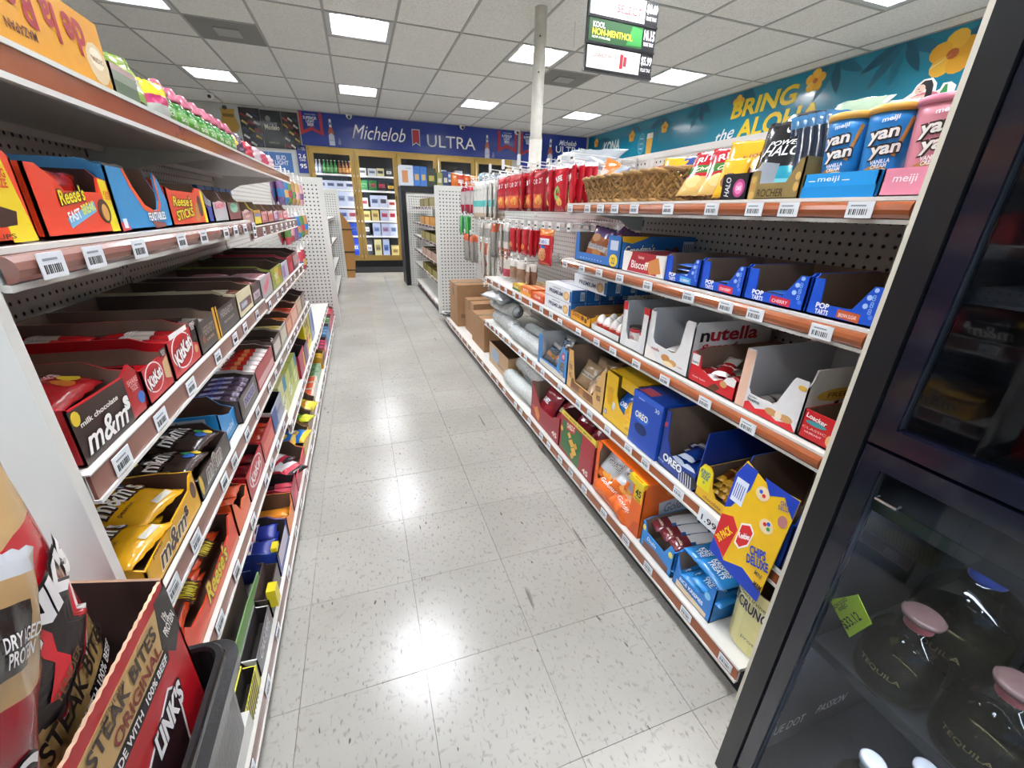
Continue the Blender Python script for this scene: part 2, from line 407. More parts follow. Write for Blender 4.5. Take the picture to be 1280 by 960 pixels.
# steel pole
t = thing('support_pole', 'white painted steel support pole rising behind the hanging candy to the ceiling', 'pole', (1.62, 4.07, 0))
pm = M('#cdc9bf', rough=.4, grain=.08, scale=20, bump=.2)
MB().tube([(0, 0, 0), (0, 0, 1.75)], .058, pm, 20).build('lower_pole', t, True)
MB().tube([(0, 0, 1.75), (0, 0, 1.8), (0, 0, ZC)], [.058, .052, .052], pm, 20).build('upper_pole', t, True)
for z_ in (2.25, 2.5): MB().tube([(-.02, -.054, z_), (-.02, -.046, z_)], .006, M('#4a463f'), 8).build('bolt_hole', t)

# ================================================================ GONDOLA SHELVING
RX, LX = .806, -.331
DEP = .36
me_tag = MB().box(0, -.0012, 0, .042, 0, .026, TAGW)
for k in range(9): me_tag.box(.005+k*.0034, -.0016, .005, .005+k*.0034+random.Random(k).uniform(.0008, .0022), -.001, .014, TAGB)
me_tag.box(.006, -.0016, .018, .03, -.001, .0205, M('#8b9299', grain=0)); me_tag = me_tag.mesh('price_tag')
rnd = random.Random(7)
def shelf(unit, x0, x1, z, depth, strip, tags, curved=False, y0=0, lip=.04, bracket=True):
    """shelf whose lip top is at z; tags: x positions"""
    mb = MB()
    mb.box(x0, y0, z-.014, x1, depth, z-.002, WHITE).box(x0, y0, z-lip, x1, y0+.004, z, WHITE)
    tb = .002 if (strip is STRIP_L and not curved) else .006; bb2 = .004 if (strip is STRIP_L and not curved) else .006
    mb.box(x0, y0-.006, z-tb, x1, y0, z, WHITE).box(x0, y0-.007, z-lip-.001, x1, y0, z-lip+bb2, WHITE)
    mb.box(x0+.02, depth-.05, z-.03, x1-.02, depth-.044, z-.014, WHITE)
    sh = mb.build('shelf', unit)
    mb = MB()
    if curved:
        n = 6; P = []
        for k in range(n+1):
            a = -PI/2+PI*k/n; P.append((y0-.004-.013*math.cos(a), z-lip/2+(lip/2-.006)*math.sin(a)))
        for k in range(n): mb.poly([(x0+.002, *P[k]), (x1-.002, *P[k]), (x1-.002, *P[k+1]), (x0+.002, *P[k+1])], strip)
        mb.poly([(x0+.002, *p) for p in P], strip)
        mb.poly([(x1-.002, *p) for p in reversed(P)], strip)
    else: mb.box(x0+.002, y0-.004, z-lip+bb2, x1-.002, y0, z-tb, strip)
    mb.build('price_channel', sh)
    for x in tags: link('price_tag', me_tag, sh, (x, y0-(.019 if curved else .0055), z-lip/2-.013), (0, 0, 0))
    if bracket:
        for x in (x0+.004, x1-.007):
            pts = [(x, depth, z-.014), (x, depth, z-.10), (x, depth-.06, z-.095), (x, depth-.12, z-.06), (x, y0+.06, z-.03), (x, y0+.01, z-.016)]
            MB().prism(pts, (.003, 0, 0), WHITE).build('shelf_bracket', sh)
    return sh
def tagrow(x0, x1, step=.13):
    x = x0+.03; out = []
    while x < x1-.05:
        out.append(x+rnd.uniform(-.015, .02)); x += step*rnd.uniform(.7, 1.35)
    return out
def gondola(label, side, y0, y1, shelves, strip, topz=1.37, basefront=-.031, endpanels=()):
    L = y1-y0
    if side == 'R': t = thing('shelving_unit', label, 'shelving', (RX, y1, 0), -PI/2)
    else: t = thing('shelving_unit', label, 'shelving', (LX, y0, 0), PI/2)
    MB().box(.004, DEP, .1, L-.004, DEP+.008, topz-.02, PEG).build('pegboard', t)
    MB().box(.0, DEP-.002, topz-.022, L, DEP+.03, topz, WHITE).box(0, DEP+.028, .0, L, DEP+.034, topz-.02, WHITE).build('top_rail', t)
    for x in (.0125, L-.0125):
        mb = MB().box(x-.011, DEP-.004, .1, x+.011, DEP-.0005, topz-.021, WHITE)
        u = mb.build('slotted_upright', t)
        mb = MB()
        for k in range(24): mb.box(x-.004, DEP-.0045, .14+k*.05, x+.004, DEP-.0035, .165+k*.05, M('#3c3a37', grain=0))
        mb.build('upright_slots', u)['kind'] = 'stuff'
    MB().box(0, .0, 0, L, .02, .07, BLACK).box(0, DEP, 0, L, DEP+.03, .1, BLACK).build('kick_plate', t)
    shelf(t, 0, L, .115, DEP, strip, tagrow(0, L, .15), y0=basefront, lip=.05, bracket=False)
    for (z, curved, a, b) in shelves: shelf(t, a*L, b*L, z, DEP, STRIP_R if side == 'L' and z > 1.25 else strip, [] if side == 'L' and z > 1.25 else tagrow(a*L, b*L, .13), curved)
    return t
# right side of the aisle: local x runs from far to near
uA = gondola('white shelving section right of the aisle with crackers, cookies and toaster pastries', 'R', .445, 1.64, [(1.170, True, 0, 1), (.962, True, 0, 1), (.717, True, 0, 1), (.412, False, 0, 1)], STRIP_R, basefront=-.031)
uB = gondola('white shelving section with hanging red candy bags over three shelves', 'R', 1.64, 2.86, [(.717, False, 0, 1), (.412, False, 0, 1)], STRIP_R)
uC = gondola('white shelving section with cardboard boxes on its base deck only', 'R', 2.86, 4.5, [], STRIP_R)
MB().box(.0-.0, 0, 0, .001, .001, .001, WHITE)
mb = MB().box(0, 0, 0, .42, .014, 1.41, CREAM)
t = thing('gondola_end', 'cream end panel edge beside the black display case', 'panel', (RX-.018, .428, 0), 0); mb.build('panel_board', t)
# left side: local x runs from near to far
lA = gondola('white shelving section left of the aisle nearest the camera with chocolate cartons', 'L', .545, 1.63, [(1.283, False, 0, 1), (1.085, True, 0, 1), (.833, False, 0, 1), (.60, False, 0, 1), (.41, False, 0, 1)], STRIP_L, basefront=-.018)
lB = gondola('second white shelving section left of the aisle with gum and sweets cartons', 'L', 1.63, 2.80, [(1.283, False, 0, 1), (1.062, False, 0, 1), (.82, False, 0, 1), (.60, False, 0, 1), (.345, False, 0, 1)], STRIP_L, basefront=-.018)
lC = gondola('third white shelving section left of the aisle by the pegboard end panel', 'L', 2.80, 4.5, [(.33, False, 0, .75)], STRIP_L, basefront=-.018)
# left near end frame, with slots
t = thing('gondola_end', 'white slotted end panel of the left shelving behind the meat snacks', 'panel', (-.35, .525, 0), 0)
mb = MB().box(-.37, 0, 0, .02, .016, 1.06, WHITE); mb.build('panel_board', t)
mb = MB()
for k in range(26): mb.box(-.152, -.0012, .1+k*.036, -.142, 0, .122+k*.036, M('#2c2a28', grain=0))
mb.build('upright_slots', t)['kind'] = 'stuff'

# pegboard partitions that close the two runs
def partition(label, x0, x1, y, h, frame=WHITE, pitch=.0254, black=False):
    t = thing('pegboard_partition', label, 'partition', (x0, y, 0)); w = x1-x0; f = .035
    MB().box(0, 0, 0, f, .03, h, frame).box(w-f, 0, 0, w, .03, h, frame).box(f, 0, h-.05, w-f, .03, h, frame).box(f, 0, 0, w-f, .03, .06, frame).build('frame', t)
    MB().box(f, .006, .06, w-f, .02, h-.05, PEGF).build('pegboard', t)
    return t
partition('white pegboard partition facing the camera at the end of the left shelving', -.85, -.262, 4.53, 1.375)
partition('white pegboard partition facing the camera at the end of the right shelving', .755, 1.3, 4.55, 1.36)
partition('white pegboard partition further back on the left, before the coolers', -.75, -.245, 7.5, 1.38)
# second run behind the right partition
def plain_shelves(label, x, y0, y1, zs, side):
    L = y1-y0
    t = thing('shelving_unit', label, 'shelving', (x, y1, 0) if side == 'R' else (x, y0, 0), -PI/2 if side == 'R' else PI/2)
    MB().box(.004, .3, .1, L-.004, .31, 1.34, PEG).build('pegboard', t)
    MB().box(0, .02, 0, L, .04, .07, BLACK).build('kick_plate', t)
    for i, z in enumerate(zs):
        sh = MB().box(0, 0, z-.03, L, .004, z, WHITE).box(0, 0, z-.012, L, .3, z-.002, WHITE).build('shelf', t)
        MB().box(.002, -.003, z-.025, L-.002, 0, z-.005, STRIP_R if i == 0 else STRIP_L).build('price_channel', sh)
        for k in range(8): link('price_tag', me_tag, sh, (L*(k+.4)/8, -.0042, z-.028))
    return t
plain_shelves('narrow white shelving run seen past the right partition, olive cartons on it', .80, 4.62, 6.9, [.11, .38, .58, .785, .965, 1.17], 'R')
plain_shelves('white shelving run between the two left partitions', -.33, 4.58, 7.45, [.11, .4, .7, 1.0], 'L')
# black framed unit at the far end of that run
t = thing('display_stand', 'black framed upright with white pegboard inside, under the beer cases', 'display', (.655, 6.95, 0))
MB().box(0, 0, 0, .07, .5, 1.455, BLACK).box(.07, 0, 1.37, .75, .5, 1.455, BLACK).box(.7, 0, 0, .75, .5, 1.37, BLACK).build('frame', t)
MB().box(.07, .05, 0, .7, .06, 1.37, PEGF).build('pegboard', t)
MB().box(.07, .03, 0, .1, .05, 1.36, WHITE).box(.1, .03, 1.32, .7, .05, 1.36, WHITE).build('inner_trim', t)

# ================================================================ PRODUCT BUILDERS
class Frame:
    """a face of a carton in its local space"""
    def __init__(s, org, U, V, N, w, h): s.o, s.U, s.V, s.N, s.w, s.h = org, U, V, N, w, h
def faces_of(w, d, h, y0=0):
    return {'F': Frame((0, y0, 0), (1,0,0), (0,0,1), (0,-1,0), w, h), 'R': Frame((w, y0, 0), (0,1,0), (0,0,1), (1,0,0), d, h),
            'L': Frame((0, y0+d, 0), (0,-1,0), (0,0,1), (-1,0,0), d, h), 'T': Frame((0, y0, h), (1,0,0), (0,1,0), (0,0,1), w, d)}
def decorate(root, fr, patches=(), texts=(), lift0=.0003):
    for i, (pts, col) in enumerate(patches):
        patch(root, [(a*fr.w, b*fr.h) for a, b in pts], fr.o, fr.U, fr.V, fr.N, col, lift0+.00012*min(i, 12))
    for tx in texts:
        s, u, v, wf, hf, col = tx[:6]; kw = dict(tx[6]) if len(tx) > 6 else {}
        kw.setdefault('lift', .0005+.00012*min(len(patches), 13))
        lettering(root, s, fr.o, fr.U, fr.V, fr.N, u*fr.w, v*fr.h, wf*fr.w if wf else None, hf*fr.h if hf else None, col, **kw)
def place(side, ya, z, inset=.014, dy=0):
    """world location/rotation for an item whose local x starts at the viewer's left"""
    if side == 'R': return (RX+inset, ya, z), (0, 0, -PI/2)
    return (LX-inset, ya, z), (0, 0, PI/2)
TH = .003
def carton(name, label, side, y0, y1, z, d, h, hf, out, inn=None, cat='display carton', cut=.1, notch=None, back=None, F=((), ()), R=((), ()), L=((), ()), inset=.014, x=None, loc=None, rot=None, group=None, gap=.003, lean=0, rear=None, sidecol=None, parts='carton_body'):
    """open display tray. y0<y1 world extent along the shelf"""
    w = (y1-y0)-2*gap
    if loc is None: loc, rot = place(side, y1-gap if side == 'R' else y0+gap, z, inset)
    t = thing(name, label, cat, loc, rot, group)
    o, i = mat_card(out), (inn or KRAFT); so = mat_card(sidecol) if sidecol else o; ro = mat_card(rear) if rear else o
    mb = MB()
    mb.box(0, 0, 0, w, d, TH, o, top=i)
    fp = notch or [(0, 0), (1, 0), (1, hf/h), (0, hf/h)]
    mb.prism([(a*w, 0, b*h) for a, b in fp], (0, TH, 0), o, i)
    hh = max(b for a, b in fp if a < .01)*h; hr = max(b for a, b in fp if a > .99)*h
    hb = h if back is None else back
    for xx, vx, h0 in ((0, TH, hh), (w, -TH, hr)):
        P = [(xx, 0, 0), (xx, 0, h0), (xx, cut*.55, h0+(hb-h0)*.3), (xx, cut, hb), (xx, d, hb), (xx, d, 0)] if abs(hb-h0) > .004 else [(xx, 0, 0), (xx, 0, h0), (xx, d, hb), (xx, d, 0)]
        mb.prism(P, (vx, 0, 0), so, i)
    mb.prism([(0, d, 0), (0, d, hb), (w, d, hb), (w, d, 0)], (0, -TH, 0), ro, i)
    mb.build(parts, t)
    fs = faces_of(w, d, h)
    decorate(t, fs['F'], *F); decorate(t, fs['R'], *R); decorate(t, fs['L'], *L)
    t['_w'] = w; t['_d'] = d
    return t
def cbox(name, label, side, y0, y1, z, d, h, out, cat='carton', F=((), ()), R=((), ()), L=((), ()), T=((), ()), inset=.014, loc=None, rot=None, group=None, gap=.002, w=None, sidecol=None, topcol=None, frontcol=None):
    w = w or (y1-y0)-2*gap
    if loc is None: loc, rot = place(side, y1-gap if side == 'R' else y0+gap, z, inset)
    t = thing(name, label, cat, loc, rot, group); o = mat_card(out)
    so = mat_card(sidecol) if sidecol else o
    mb = MB(); e = .0012
    P = lambda a, b, c: [(a, b, c)]
    # chamfered body so the edges catch light
    mb.box(e, e, 0, w-e, d-e, h, so, top=mat_card(topcol) if topcol else o).box(0, e, e, w, d-e, h-e, so).box(e, 0, e, w-e, d, h-e, o)
    mb.build('carton_body', t)
    if frontcol: decorate(t, faces_of(w, d, h)['F'], [(rect(0.01, 0.01, .99, .99), frontcol)])
    fs = faces_of(w, d, h)
    for k, q in (('F', F), ('R', R), ('L', L), ('T', T)): decorate(t, fs[k], *q)
    return t
# pillow pouches ------------------------------------------------
def pillow(w, h, t, nx=9, ny=12, seed=0, zones=(), base='#c22', back=None, crimp=.06, wr=.12, zig=True):
    """pouch mesh: x across, z up, bulging along +-y; returns mesh and thickness function"""
    r = random.Random(seed); ph = [r.uniform(0, 6.28) for _ in range(8)]
    def thick(x, z):
        u = max(-1, min(1, 2*x/w)); v = max(-1, min(1, 2*z/h))
        e = max(0, 1-abs(v)**3.2); s = max(0, 1-abs(u)**2.6)
        vv = abs(v)
        if vv > 1-crimp*2: e *= max(0, (1-vv))/(crimp*2)*.6
        k = (e**.7)*(s**.6)
        wri = wr*(math.sin(7*u+5*v+ph[0])*.35+math.sin(11*v-3*u+ph[1])*.3+math.sin(13*u*v+ph[2]+9*u)*.3)*k
        edge = wr*.35*abs(v)**3*math.sin(16*u+ph[3])*s
        return t/2*(k+wri+edge*.6)
    mb = MB(); B = mat_foil(base); BK = mat_foil(back or base)
    V = {}
    for sgn in (-1, 1):
        for j in range(ny+1):
            for i in range(nx+1):
                x = w*(i/nx-.5); z = h*(j/ny-.5)
                pinch = 1-.05*(1-abs(2*j/ny-1)**2)
                if zig and j in (0, ny): z += (.0012 if i % 2 else -.0012)
                V[(sgn, i, j)] = len(mb.v); mb.v.append((x*pinch, sgn*(thick(x, w and h*(j/ny-.5))+.0004), z))
    for sgn in (-1, 1):
        for j in range(ny):
            for i in range(nx):
                u = (i+.5)/nx; v = (j+.5)/ny; mat = B if sgn < 0 else BK
                for zn in (zones if sgn < 0 else ()):
                    if zn[0](u, v): mat = mat_foil(zn[1])
                q = (V[(sgn, i, j)], V[(sgn, i+1, j)], V[(sgn, i+1, j+1)], V[(sgn, i, j+1)])
                mb.f.append(q if sgn < 0 else q[::-1]); mb.m.append(mb.mi(mat))
    edge = [(i, 0) for i in range(nx)]+[(nx, j) for j in range(ny)]+[(i, ny) for i in range(nx, 0, -1)]+[(0, j) for j in range(ny, 0, -1)]
    for k in range(len(edge)):
        a, b = edge[k], edge[(k+1) % len(edge)]
        mb.f.append((V[(-1, *a)], V[(1, *a)], V[(1, *b)], V[(-1, *b)])); mb.m.append(mb.mi(B))
    return mb.mesh('pouch_skin', True), thick
def pouch(name, label, cat, w, h, t, base, zones=(), texts=(), seed=0, group=None, loc=(0, 0, 0), rot=(0, 0, 0), back=None, wr=.12, patches=(), nx=9, ny=12, crimp=.06):
    """origin at the pouch centre; texts (s,u,v,wf,hf,col,opts), u,v from -.5 to .5"""
    me, th = pillow(w, h, t, nx, ny, seed, zones, base, back, crimp, wr); r = thing(name, label, cat, loc, rot, group)
    link('pouch_skin', me, r)
    for pi_, (pts, col) in enumerate(patches):
        # printed blot laid on the bulging skin
        mb = MB(); cx = sum(p[0] for p in pts)/len(pts)*w; cz = sum(p[1] for p in pts)/len(pts)*h; n = len(pts); K = 3 if w < .16 else 7
        rings = [[(cx+(p[0]*w-cx)*k/K, cz+(p[1]*h-cz)*k/K) for p in pts] for k in range(1, K+1)]
        y = lambda q: -(th(*q)+.0009+.00045*pi_)
        mt = mat_ink(col)
        for k in range(n):
            a, b = rings[0][k], rings[0][(k+1) % n]; mb.poly([(cx, y((cx, cz)), cz), (a[0], y(a), a[1]), (b[0], y(b), b[1])], mt)
            for q in range(K-1):
                a, b, c, d = rings[q][k], rings[q][(k+1) % n], rings[q+1][(k+1) % n], rings[q+1][k]
                mb.poly([(p[0], y(p), p[1]) for p in (a, d, c, b)], mt)
        mb.build('printed_picture', r)
    for tx in texts:
        s, u, v, wf, hf, col = tx[:6]; kw = dict(tx[6]) if len(tx) > 6 else {}
        kw.setdefault('lift', .0014+.00045*len(patches))
        lettering(r, s, (0, 0, 0), (1, 0, 0), (0, 0, 1), (0, -1, 0), u*w, v*h, wf*w if wf else None, hf*h if hf else None, col, wrap=lambda a, b: th(a, b), **kw)
    return r
PARK = []                 # first-built examples that still have to be placed
ORD = ('first', 'second', 'third', 'fourth', 'fifth', 'sixth', 'seventh', 'eighth', 'ninth', 'tenth', 'eleventh', 'twelfth')
def phrases(spots, near_high):
    """where each repeat lies: layer, row and order from the end nearer the camera"""
    n = len(spots); out = ['']*n
    if n < 2: return out
    zs = sorted(set(round(s[2]/.012) for s in spots)); ys = sorted(set(round(s[1]/.06) for s in spots))
    cells = {}
    for i, s in enumerate(spots): cells.setdefault((round(s[2]/.012), round(s[1]/.06)), []).append(i)
    for (z, y), ids in cells.items():
        ids.sort(key=lambda i: spots[i][0], reverse=near_high)
        lay_ = '' if len(zs) == 1 else 'top layer' if z == zs[-1] else 'bottom layer' if z == zs[0] else ORD[zs.index(z)]+' layer'
        row = '' if len(ys) == 1 else 'front' if y == ys[0] else 'back' if y == ys[-1] else ORD[ys.index(y)]+' row'
        for k, i in enumerate(ids):
            o = ORD[min(k, 11)]+' from near end' if len(ids) > 1 else ''
            out[i] = ', '.join(q for q in (lay_, row, o) if q)
    return out
def fit_label(base, ph):
    w = base.split(); p = ph.split()
    while len(w)+len(p) > 16 and p: p = p[:-1] if len(p) < 4 else p[-4:] if len(w)+4 <= 16 and len(p) > 4 else p[:-1]
    return ' '.join(w)+(', '+' '.join(p) if p else '')
def scatter(proto, tray, spots, label=None, group=None, ph=None):
    base_l = label or proto['label']; ph = ph or phrases(spots, tray.rotation_euler[2] < 0)
    """copies of a pouch or bar into the tray; spots = (x,y,z,rx,ry,rz) in the tray's space. The first spot takes the example itself."""
    T = Matrix.LocRotScale(tray.location, tray.rotation_euler, (1, 1, 1))
    for k, (x, y, z, rx, ry, rz) in enumerate(spots):
        label = fit_label(base_l, ph[k])
        w_ = T @ Matrix.LocRotScale(Vector((x, y, z)), Euler((rx, ry, rz)), (1, 1, 1))
        l, r, _ = w_.decompose(); e = r.to_euler()
        if proto in PARK:
            PARK.remove(proto); proto.location = l; proto.rotation_euler = e; o = proto
            if label: o['label'] = label
            if group: o['group'] = group
        else: o = dup(proto, l, e, label, group)
FLAT = -PI/2
def bar_proto(name, label, cat, w, h, t, base, zones=(), texts=(), **k):
    p = pouch(name, label, cat, w, h, t, base, zones, texts, nx=k.pop('nx', 5), ny=k.pop('ny', 10), **k); PARK.append(p); return p
def lay(n, w, d, z0, t, m=.006, seed=0, long='y', jit=.03, layers=1, y0=.0, tilt=0):
    """bars lying side by side in a tray, their length into the shelf"""
    r = random.Random(seed); out = []
    for q in range(layers):
        for k in range(n):
            x = m+(w-2*m)*(k+.5)/n
            out.append((x+r.uniform(-.001, .001), y0+d/2+r.uniform(-.003, .003), z0+t*(q+.5), FLAT+tilt, 0, r.uniform(-jit, jit)))
    return out
def heap(w, d, z0, n, seed, sz, tilt=.5):
    r = random.Random(seed); out = []
    for k in range(n):
        out.append((r.uniform(sz*.5, w-sz*.5), r.uniform(sz*.45, d-sz*.5), z0+k*.010, FLAT+r.uniform(-tilt, tilt), r.uniform(-tilt, tilt)*.5, r.uniform(-.9, .9)))
    return out
def stand(n, w, x0, z, y, lean=-.25, rz=.1, seed=0, dx=None):
    r = random.Random(seed); return [(x0+(w*(k+.5)/n), y+r.uniform(-.01, .01), z, lean+r.uniform(-.05, .05), 0, rz+r.uniform(-.1, .1)) for k in range(n)]

# ================================================================ RIGHT SIDE GOODS
class Fr:
    def __init__(s, loc, rot): s.location = Vector(loc); s.rotation_euler = Euler(rot)
def shelf_frame(side, y, z, x=0): return Fr(*place(side, y, z, x))
# ---- top shelf
ZS = 1.170
def lowtray(name, label, side, y0, y1, z, d, h, out, F=((), ()), **k): return carton(name, label, side, y0, y1, z, d, h, h, out, F=F, cut=.01, **k)
lowtray('cup_tray', 'pink cardboard tray holding the pink biscuit stick cups', 'R', .45, .522, ZS, .13, .042, '#e08aa0', (([]), [('meiji', .5, .6, .5, .34, '#f7e6ea')]))
lowtray('cup_tray', 'bright blue cardboard tray holding the blue biscuit stick cups', 'R', .522, .66, ZS, .13, .042, '#1f93d8', (([(rect(0, .0, 1, .48), '#1785c8')]), [('meiji', .36, .74, .3, .26, '#eaf4fb'), ('-', .13, .7, .1, .04, '#eaf4fb'), ('-', .6, .7, .1, .04, '#eaf4fb')]))
def cup_proto(label, col, col2, name='snack_cup'):
    t = thing(name, label, 'snack cup', (0, 0, 0)); rb, rt_, H = .026, .037, .135
    c, c2, w = mat_card(col), mat_card(col2), mat_card('#ece9e0')
    MB().lathe([(rb*.9, 0), (rb, .001), (rb+(rt_-rb)*.12, H*.12), (rb+(rt_-rb)*.8, H*.8), (rt_-.001, H-.012)], c, 24, mats=[c2, c2, c, c, c]).build('cup_body', t, True)
    MB().lathe([(rt_-.001, H-.012), (rt_+.001, H-.012), (rt_+.002, H-.002), (rt_-.002, H)], c2, 24).build('lid', t, True)
    def mp(u, v, off=0):
        r = rb+(rt_-rb)*v/H+.0008+off; a = u/r-PI/2; return (r*math.cos(a), r*math.sin(a), v)
    def blot(pts, col, lift):
        cx = sum(p[0] for p in pts)/len(pts); cy = sum(p[1] for p in pts)/len(pts)
        mb = MB(); n = len(pts); mt = mat_ink(col)
        for k in range(n):
            a, b = pts[k], pts[(k+1) % n]; mid = lambda p: ((p[0]+cx)/2, (p[1]+cy)/2)
            mb.poly([mp(cx, cy, lift), mp(*mid(a), lift), mp(*mid(b), lift)], mt); mb.poly([mp(*mid(a), lift), mp(*a, lift), mp(*b, lift), mp(*mid(b), lift)], mt)
        mb.build('printed_picture', t)
    blot(ell(-.004, .030, .021, .016, 16), '#c98f4a', .0003); blot(ell(.006, .028, .018, .013, 16), '#f3ece0', .0006)
    blot([(.012, .06), (.018, .058), (.032, .112), (.026, .115)], '#c08746', .0004)
    def ct(s, u, v, w_, h_, col, lift, **k):
        vs, fs, asp = text_raw(s, k.get('bold', .03), k.get('shear', 0)); P = []
        for (a, b) in vs: P.append(mp(u+a*w_, v+b*h_+a*w_*.15, lift))
        me = bpy.data.meshes.new('lettering'); me.from_pydata(P, [], fs); me.materials.append(mat_ink(col)); link('lettering', me, t)
    for (s, v, u) in (('yan', .088, -.006), ('yan', .066, .002)):
        ct(s, u, v, .044, .024, '#3a2a24', .001, bold=.11); ct(s, u, v, .040, .019, '#f6f1ea', .0016, bold=.03)
    ct('meiji', -.002, .112, .022, .009, '#e9f2fa', .001); ct('VANILLA\nCREAM', .0, .048, .026, .013, '#ffffff', .001)
    return t
cb = cup_proto('blue biscuit stick cup, farther of the two in front in the blue tray', '#2a86cf', '#d9a54a')
T0 = shelf_frame('R', .66, ZS+.004)
def put(o, fr, x, y, z, rz=0, rx=0, ry=0, label=None, group=None, first=True):
    Tm = Matrix.LocRotScale(fr.location, fr.rotation_euler, (1, 1, 1)) @ Matrix.LocRotScale(Vector((x, y, z)), Euler((rx, ry, rz)), (1, 1, 1))
    l, r, _ = Tm.decompose()
    if first: o.location = l; o.rotation_euler = r.to_euler(); return o
    return dup(o, l, r.to_euler(), label, group)
put(cb, T0, .037, .055, 0, .25); put(cb, T0, .106, .055, 0, .45, first=False, label='blue biscuit stick cup, nearer of the two in front in the blue tray')
for x in (.037, .106): put(cb, T0, x, .122-.002, 0, 0, first=False, label='blue biscuit stick cup in the back row of the blue tray', group='blue cups at the back')
cp = cup_proto('pink strawberry biscuit stick cup on the top shelf next to the cream panel', '#e0909e', '#d77f96'); put(cp, T0, .176, .055, 0, .5)
# gold box with a cut-out, empty
carton('candy_box', 'gold chocolate display box with a cut-out front, empty, on the top shelf', 'R', .66, .785, ZS, .14, .075, .03, '#8c7748', GREYB, notch=[(0,0),(1,0),(1,1),(.9,.95),(.72,.42),(.18,.42),(.16,.75),(0,.75)], cut=.02, back=.075,
       F=([([(0,0),(.14,0),(.14,.62),(0,.62)], '#a98d4d'), (ell(.07,.12,.06,.11,10), '#c9a35c'), (ell(.07,.33,.06,.10,10), '#b88a44'), (ell(.07,.52,.05,.09,10), '#c9a35c'), (ell(.93,.3,.05,.12,10), '#c9a35c'), (ell(.93,.55,.05,.1,10), '#c9a35c')], [('ROCHER', .46, .17, .52, .2, '#40321c')]))
carton('candy_box', 'small black display box with a pink disc on the top shelf', 'R', .785, .865, ZS, .1, .055, .055, '#1b1c22', cut=.01,
       F=([(ell(.68, .45, .22, .34, 20), '#b5437f'), (ell(.68, .45, .15, .23, 20), '#e27fb4')], [('HALO', .24, .5, .55, .26, '#e9e9ec', dict(rot=PI/2, shear=.2)), ('CAKE', .68, .45, .2, .16, '#ffffff')]))
TS = shelf_frame('R', 1.64, ZS)        # local x = 1.64 - y
def tp(proto, y, x, z, rx=-.2, rz=0, ry=0, label=None, first=True, group=None): return put(proto, TS, 1.64-y, x, z, rz, rx, ry, label, group, first)
p = pouch('snack_pouch', 'black pouch with a teal lower half leaning behind the black box', 'snack pouch', .115, .15, .03, '#17171b', [(lambda u, v: v < .34, '#2e9fb4'), (lambda u, v: v < .16, '#7cc9d0')],
          [('POWER', 0, .16, .6, .07, '#e6e6e6', dict(shear=.3)), ('HALO', 0, .05, .7, .14, '#f2f2f2', dict(shear=.3)), ('(', .0, .33, .1, .12, '#d8d8d8', dict(rot=1.2))], seed=2)
tp(p, .79, .10, .09, -.28, .25)
p = pouch('snack_pouch', 'dark navy pouch in the row behind the black and teal one', 'snack pouch', .12, .15, .022, '#1d2a3c', [(lambda u, v: v > .85, '#3d6e96')], [('HALO', 0, .1, .6, .12, '#8fb4cc', dict(shear=.3))], seed=3)
p['label'] = 'dark navy pouch standing edge-on behind the gold box, farthest of five'
for k in range(5): tp(p, .745-.018*k, .14, .092, -.24, 1.0+.05*k, first=(k == 0), label='dark navy pouch standing edge-on behind the gold box, %s' % ('farthest', 'second', 'middle one', 'fourth', 'nearest')[k], group='navy pouches on the top shelf')
for k in range(3):
    q = pouch('snack_pouch', ('silver and green foil pouch with a cream twist top', 'black pouch lying along the rail above the navy ones', 'clear foil packet peeking over the navy pouches')[k], 'snack pouch', .1, .06, .02, ('#9db39a', '#16161a', '#b9c4cc')[k], seed=11+k, wr=.3)
    tp(q, (.70, .80, .66)[k], (.16, .15, .17)[k], .17-.006*k, -.9, .2)
def ritz(label, seed=5): return pouch('cracker_pouch', label, 'snack pouch', .125, .135, .035, '#b3202a', [(lambda u, v: .42 < v < .60 and u < .9-abs(v-.5), '#3f7a35'), (lambda u, v: v < .34 and u < .66, '#d9b268')],
    [('RITZ', -.05, .26, .55, .15, '#f3ecec', dict(rot=.35, shear=.2, bold=.03)), ('Cheese', 0, .02, .5, .08, '#f4efcf', dict(rot=.3, shear=.3))], seed=seed, patches=[(ell(-.18, -.26, .17, .12, 12), '#e3c07a'), (ell(.08, -.34, .16, .1, 12), '#d7a95b')])
p = ritz('red cracker pouch with a green band leaning beside the wicker basket'); tp(p, .975, .07, .068, -.62, .35)
p2 = ritz('second red cracker pouch tucked behind the first one', 6); tp(p2, .915, .085, .070, -.6, .55)
p = pouch('snack_pouch', 'yellow snack pouch between the red pouches and the black box', 'snack pouch', .11, .14, .03, '#dfa21c', [(lambda u, v: v < .2, '#c7781a')], [('Chips', 0, .1, .6, .12, '#7c3a12', dict(shear=.3, rot=.4))], seed=8, patches=[(ell(0, -.2, .22, .14, 14), '#8c4a1f')])
tp(p, .875, .09, .075, -.5, .5)
p = pouch('snack_pouch', 'slim yellow pouch with brown cookies low behind the black box', 'snack pouch', .07, .09, .02, '#e0aa22', seed=9, patches=[(ell(0, -.1, .3, .2, 10), '#7a451f')]); tp(p, .875, .05, .05, -.3, .2)
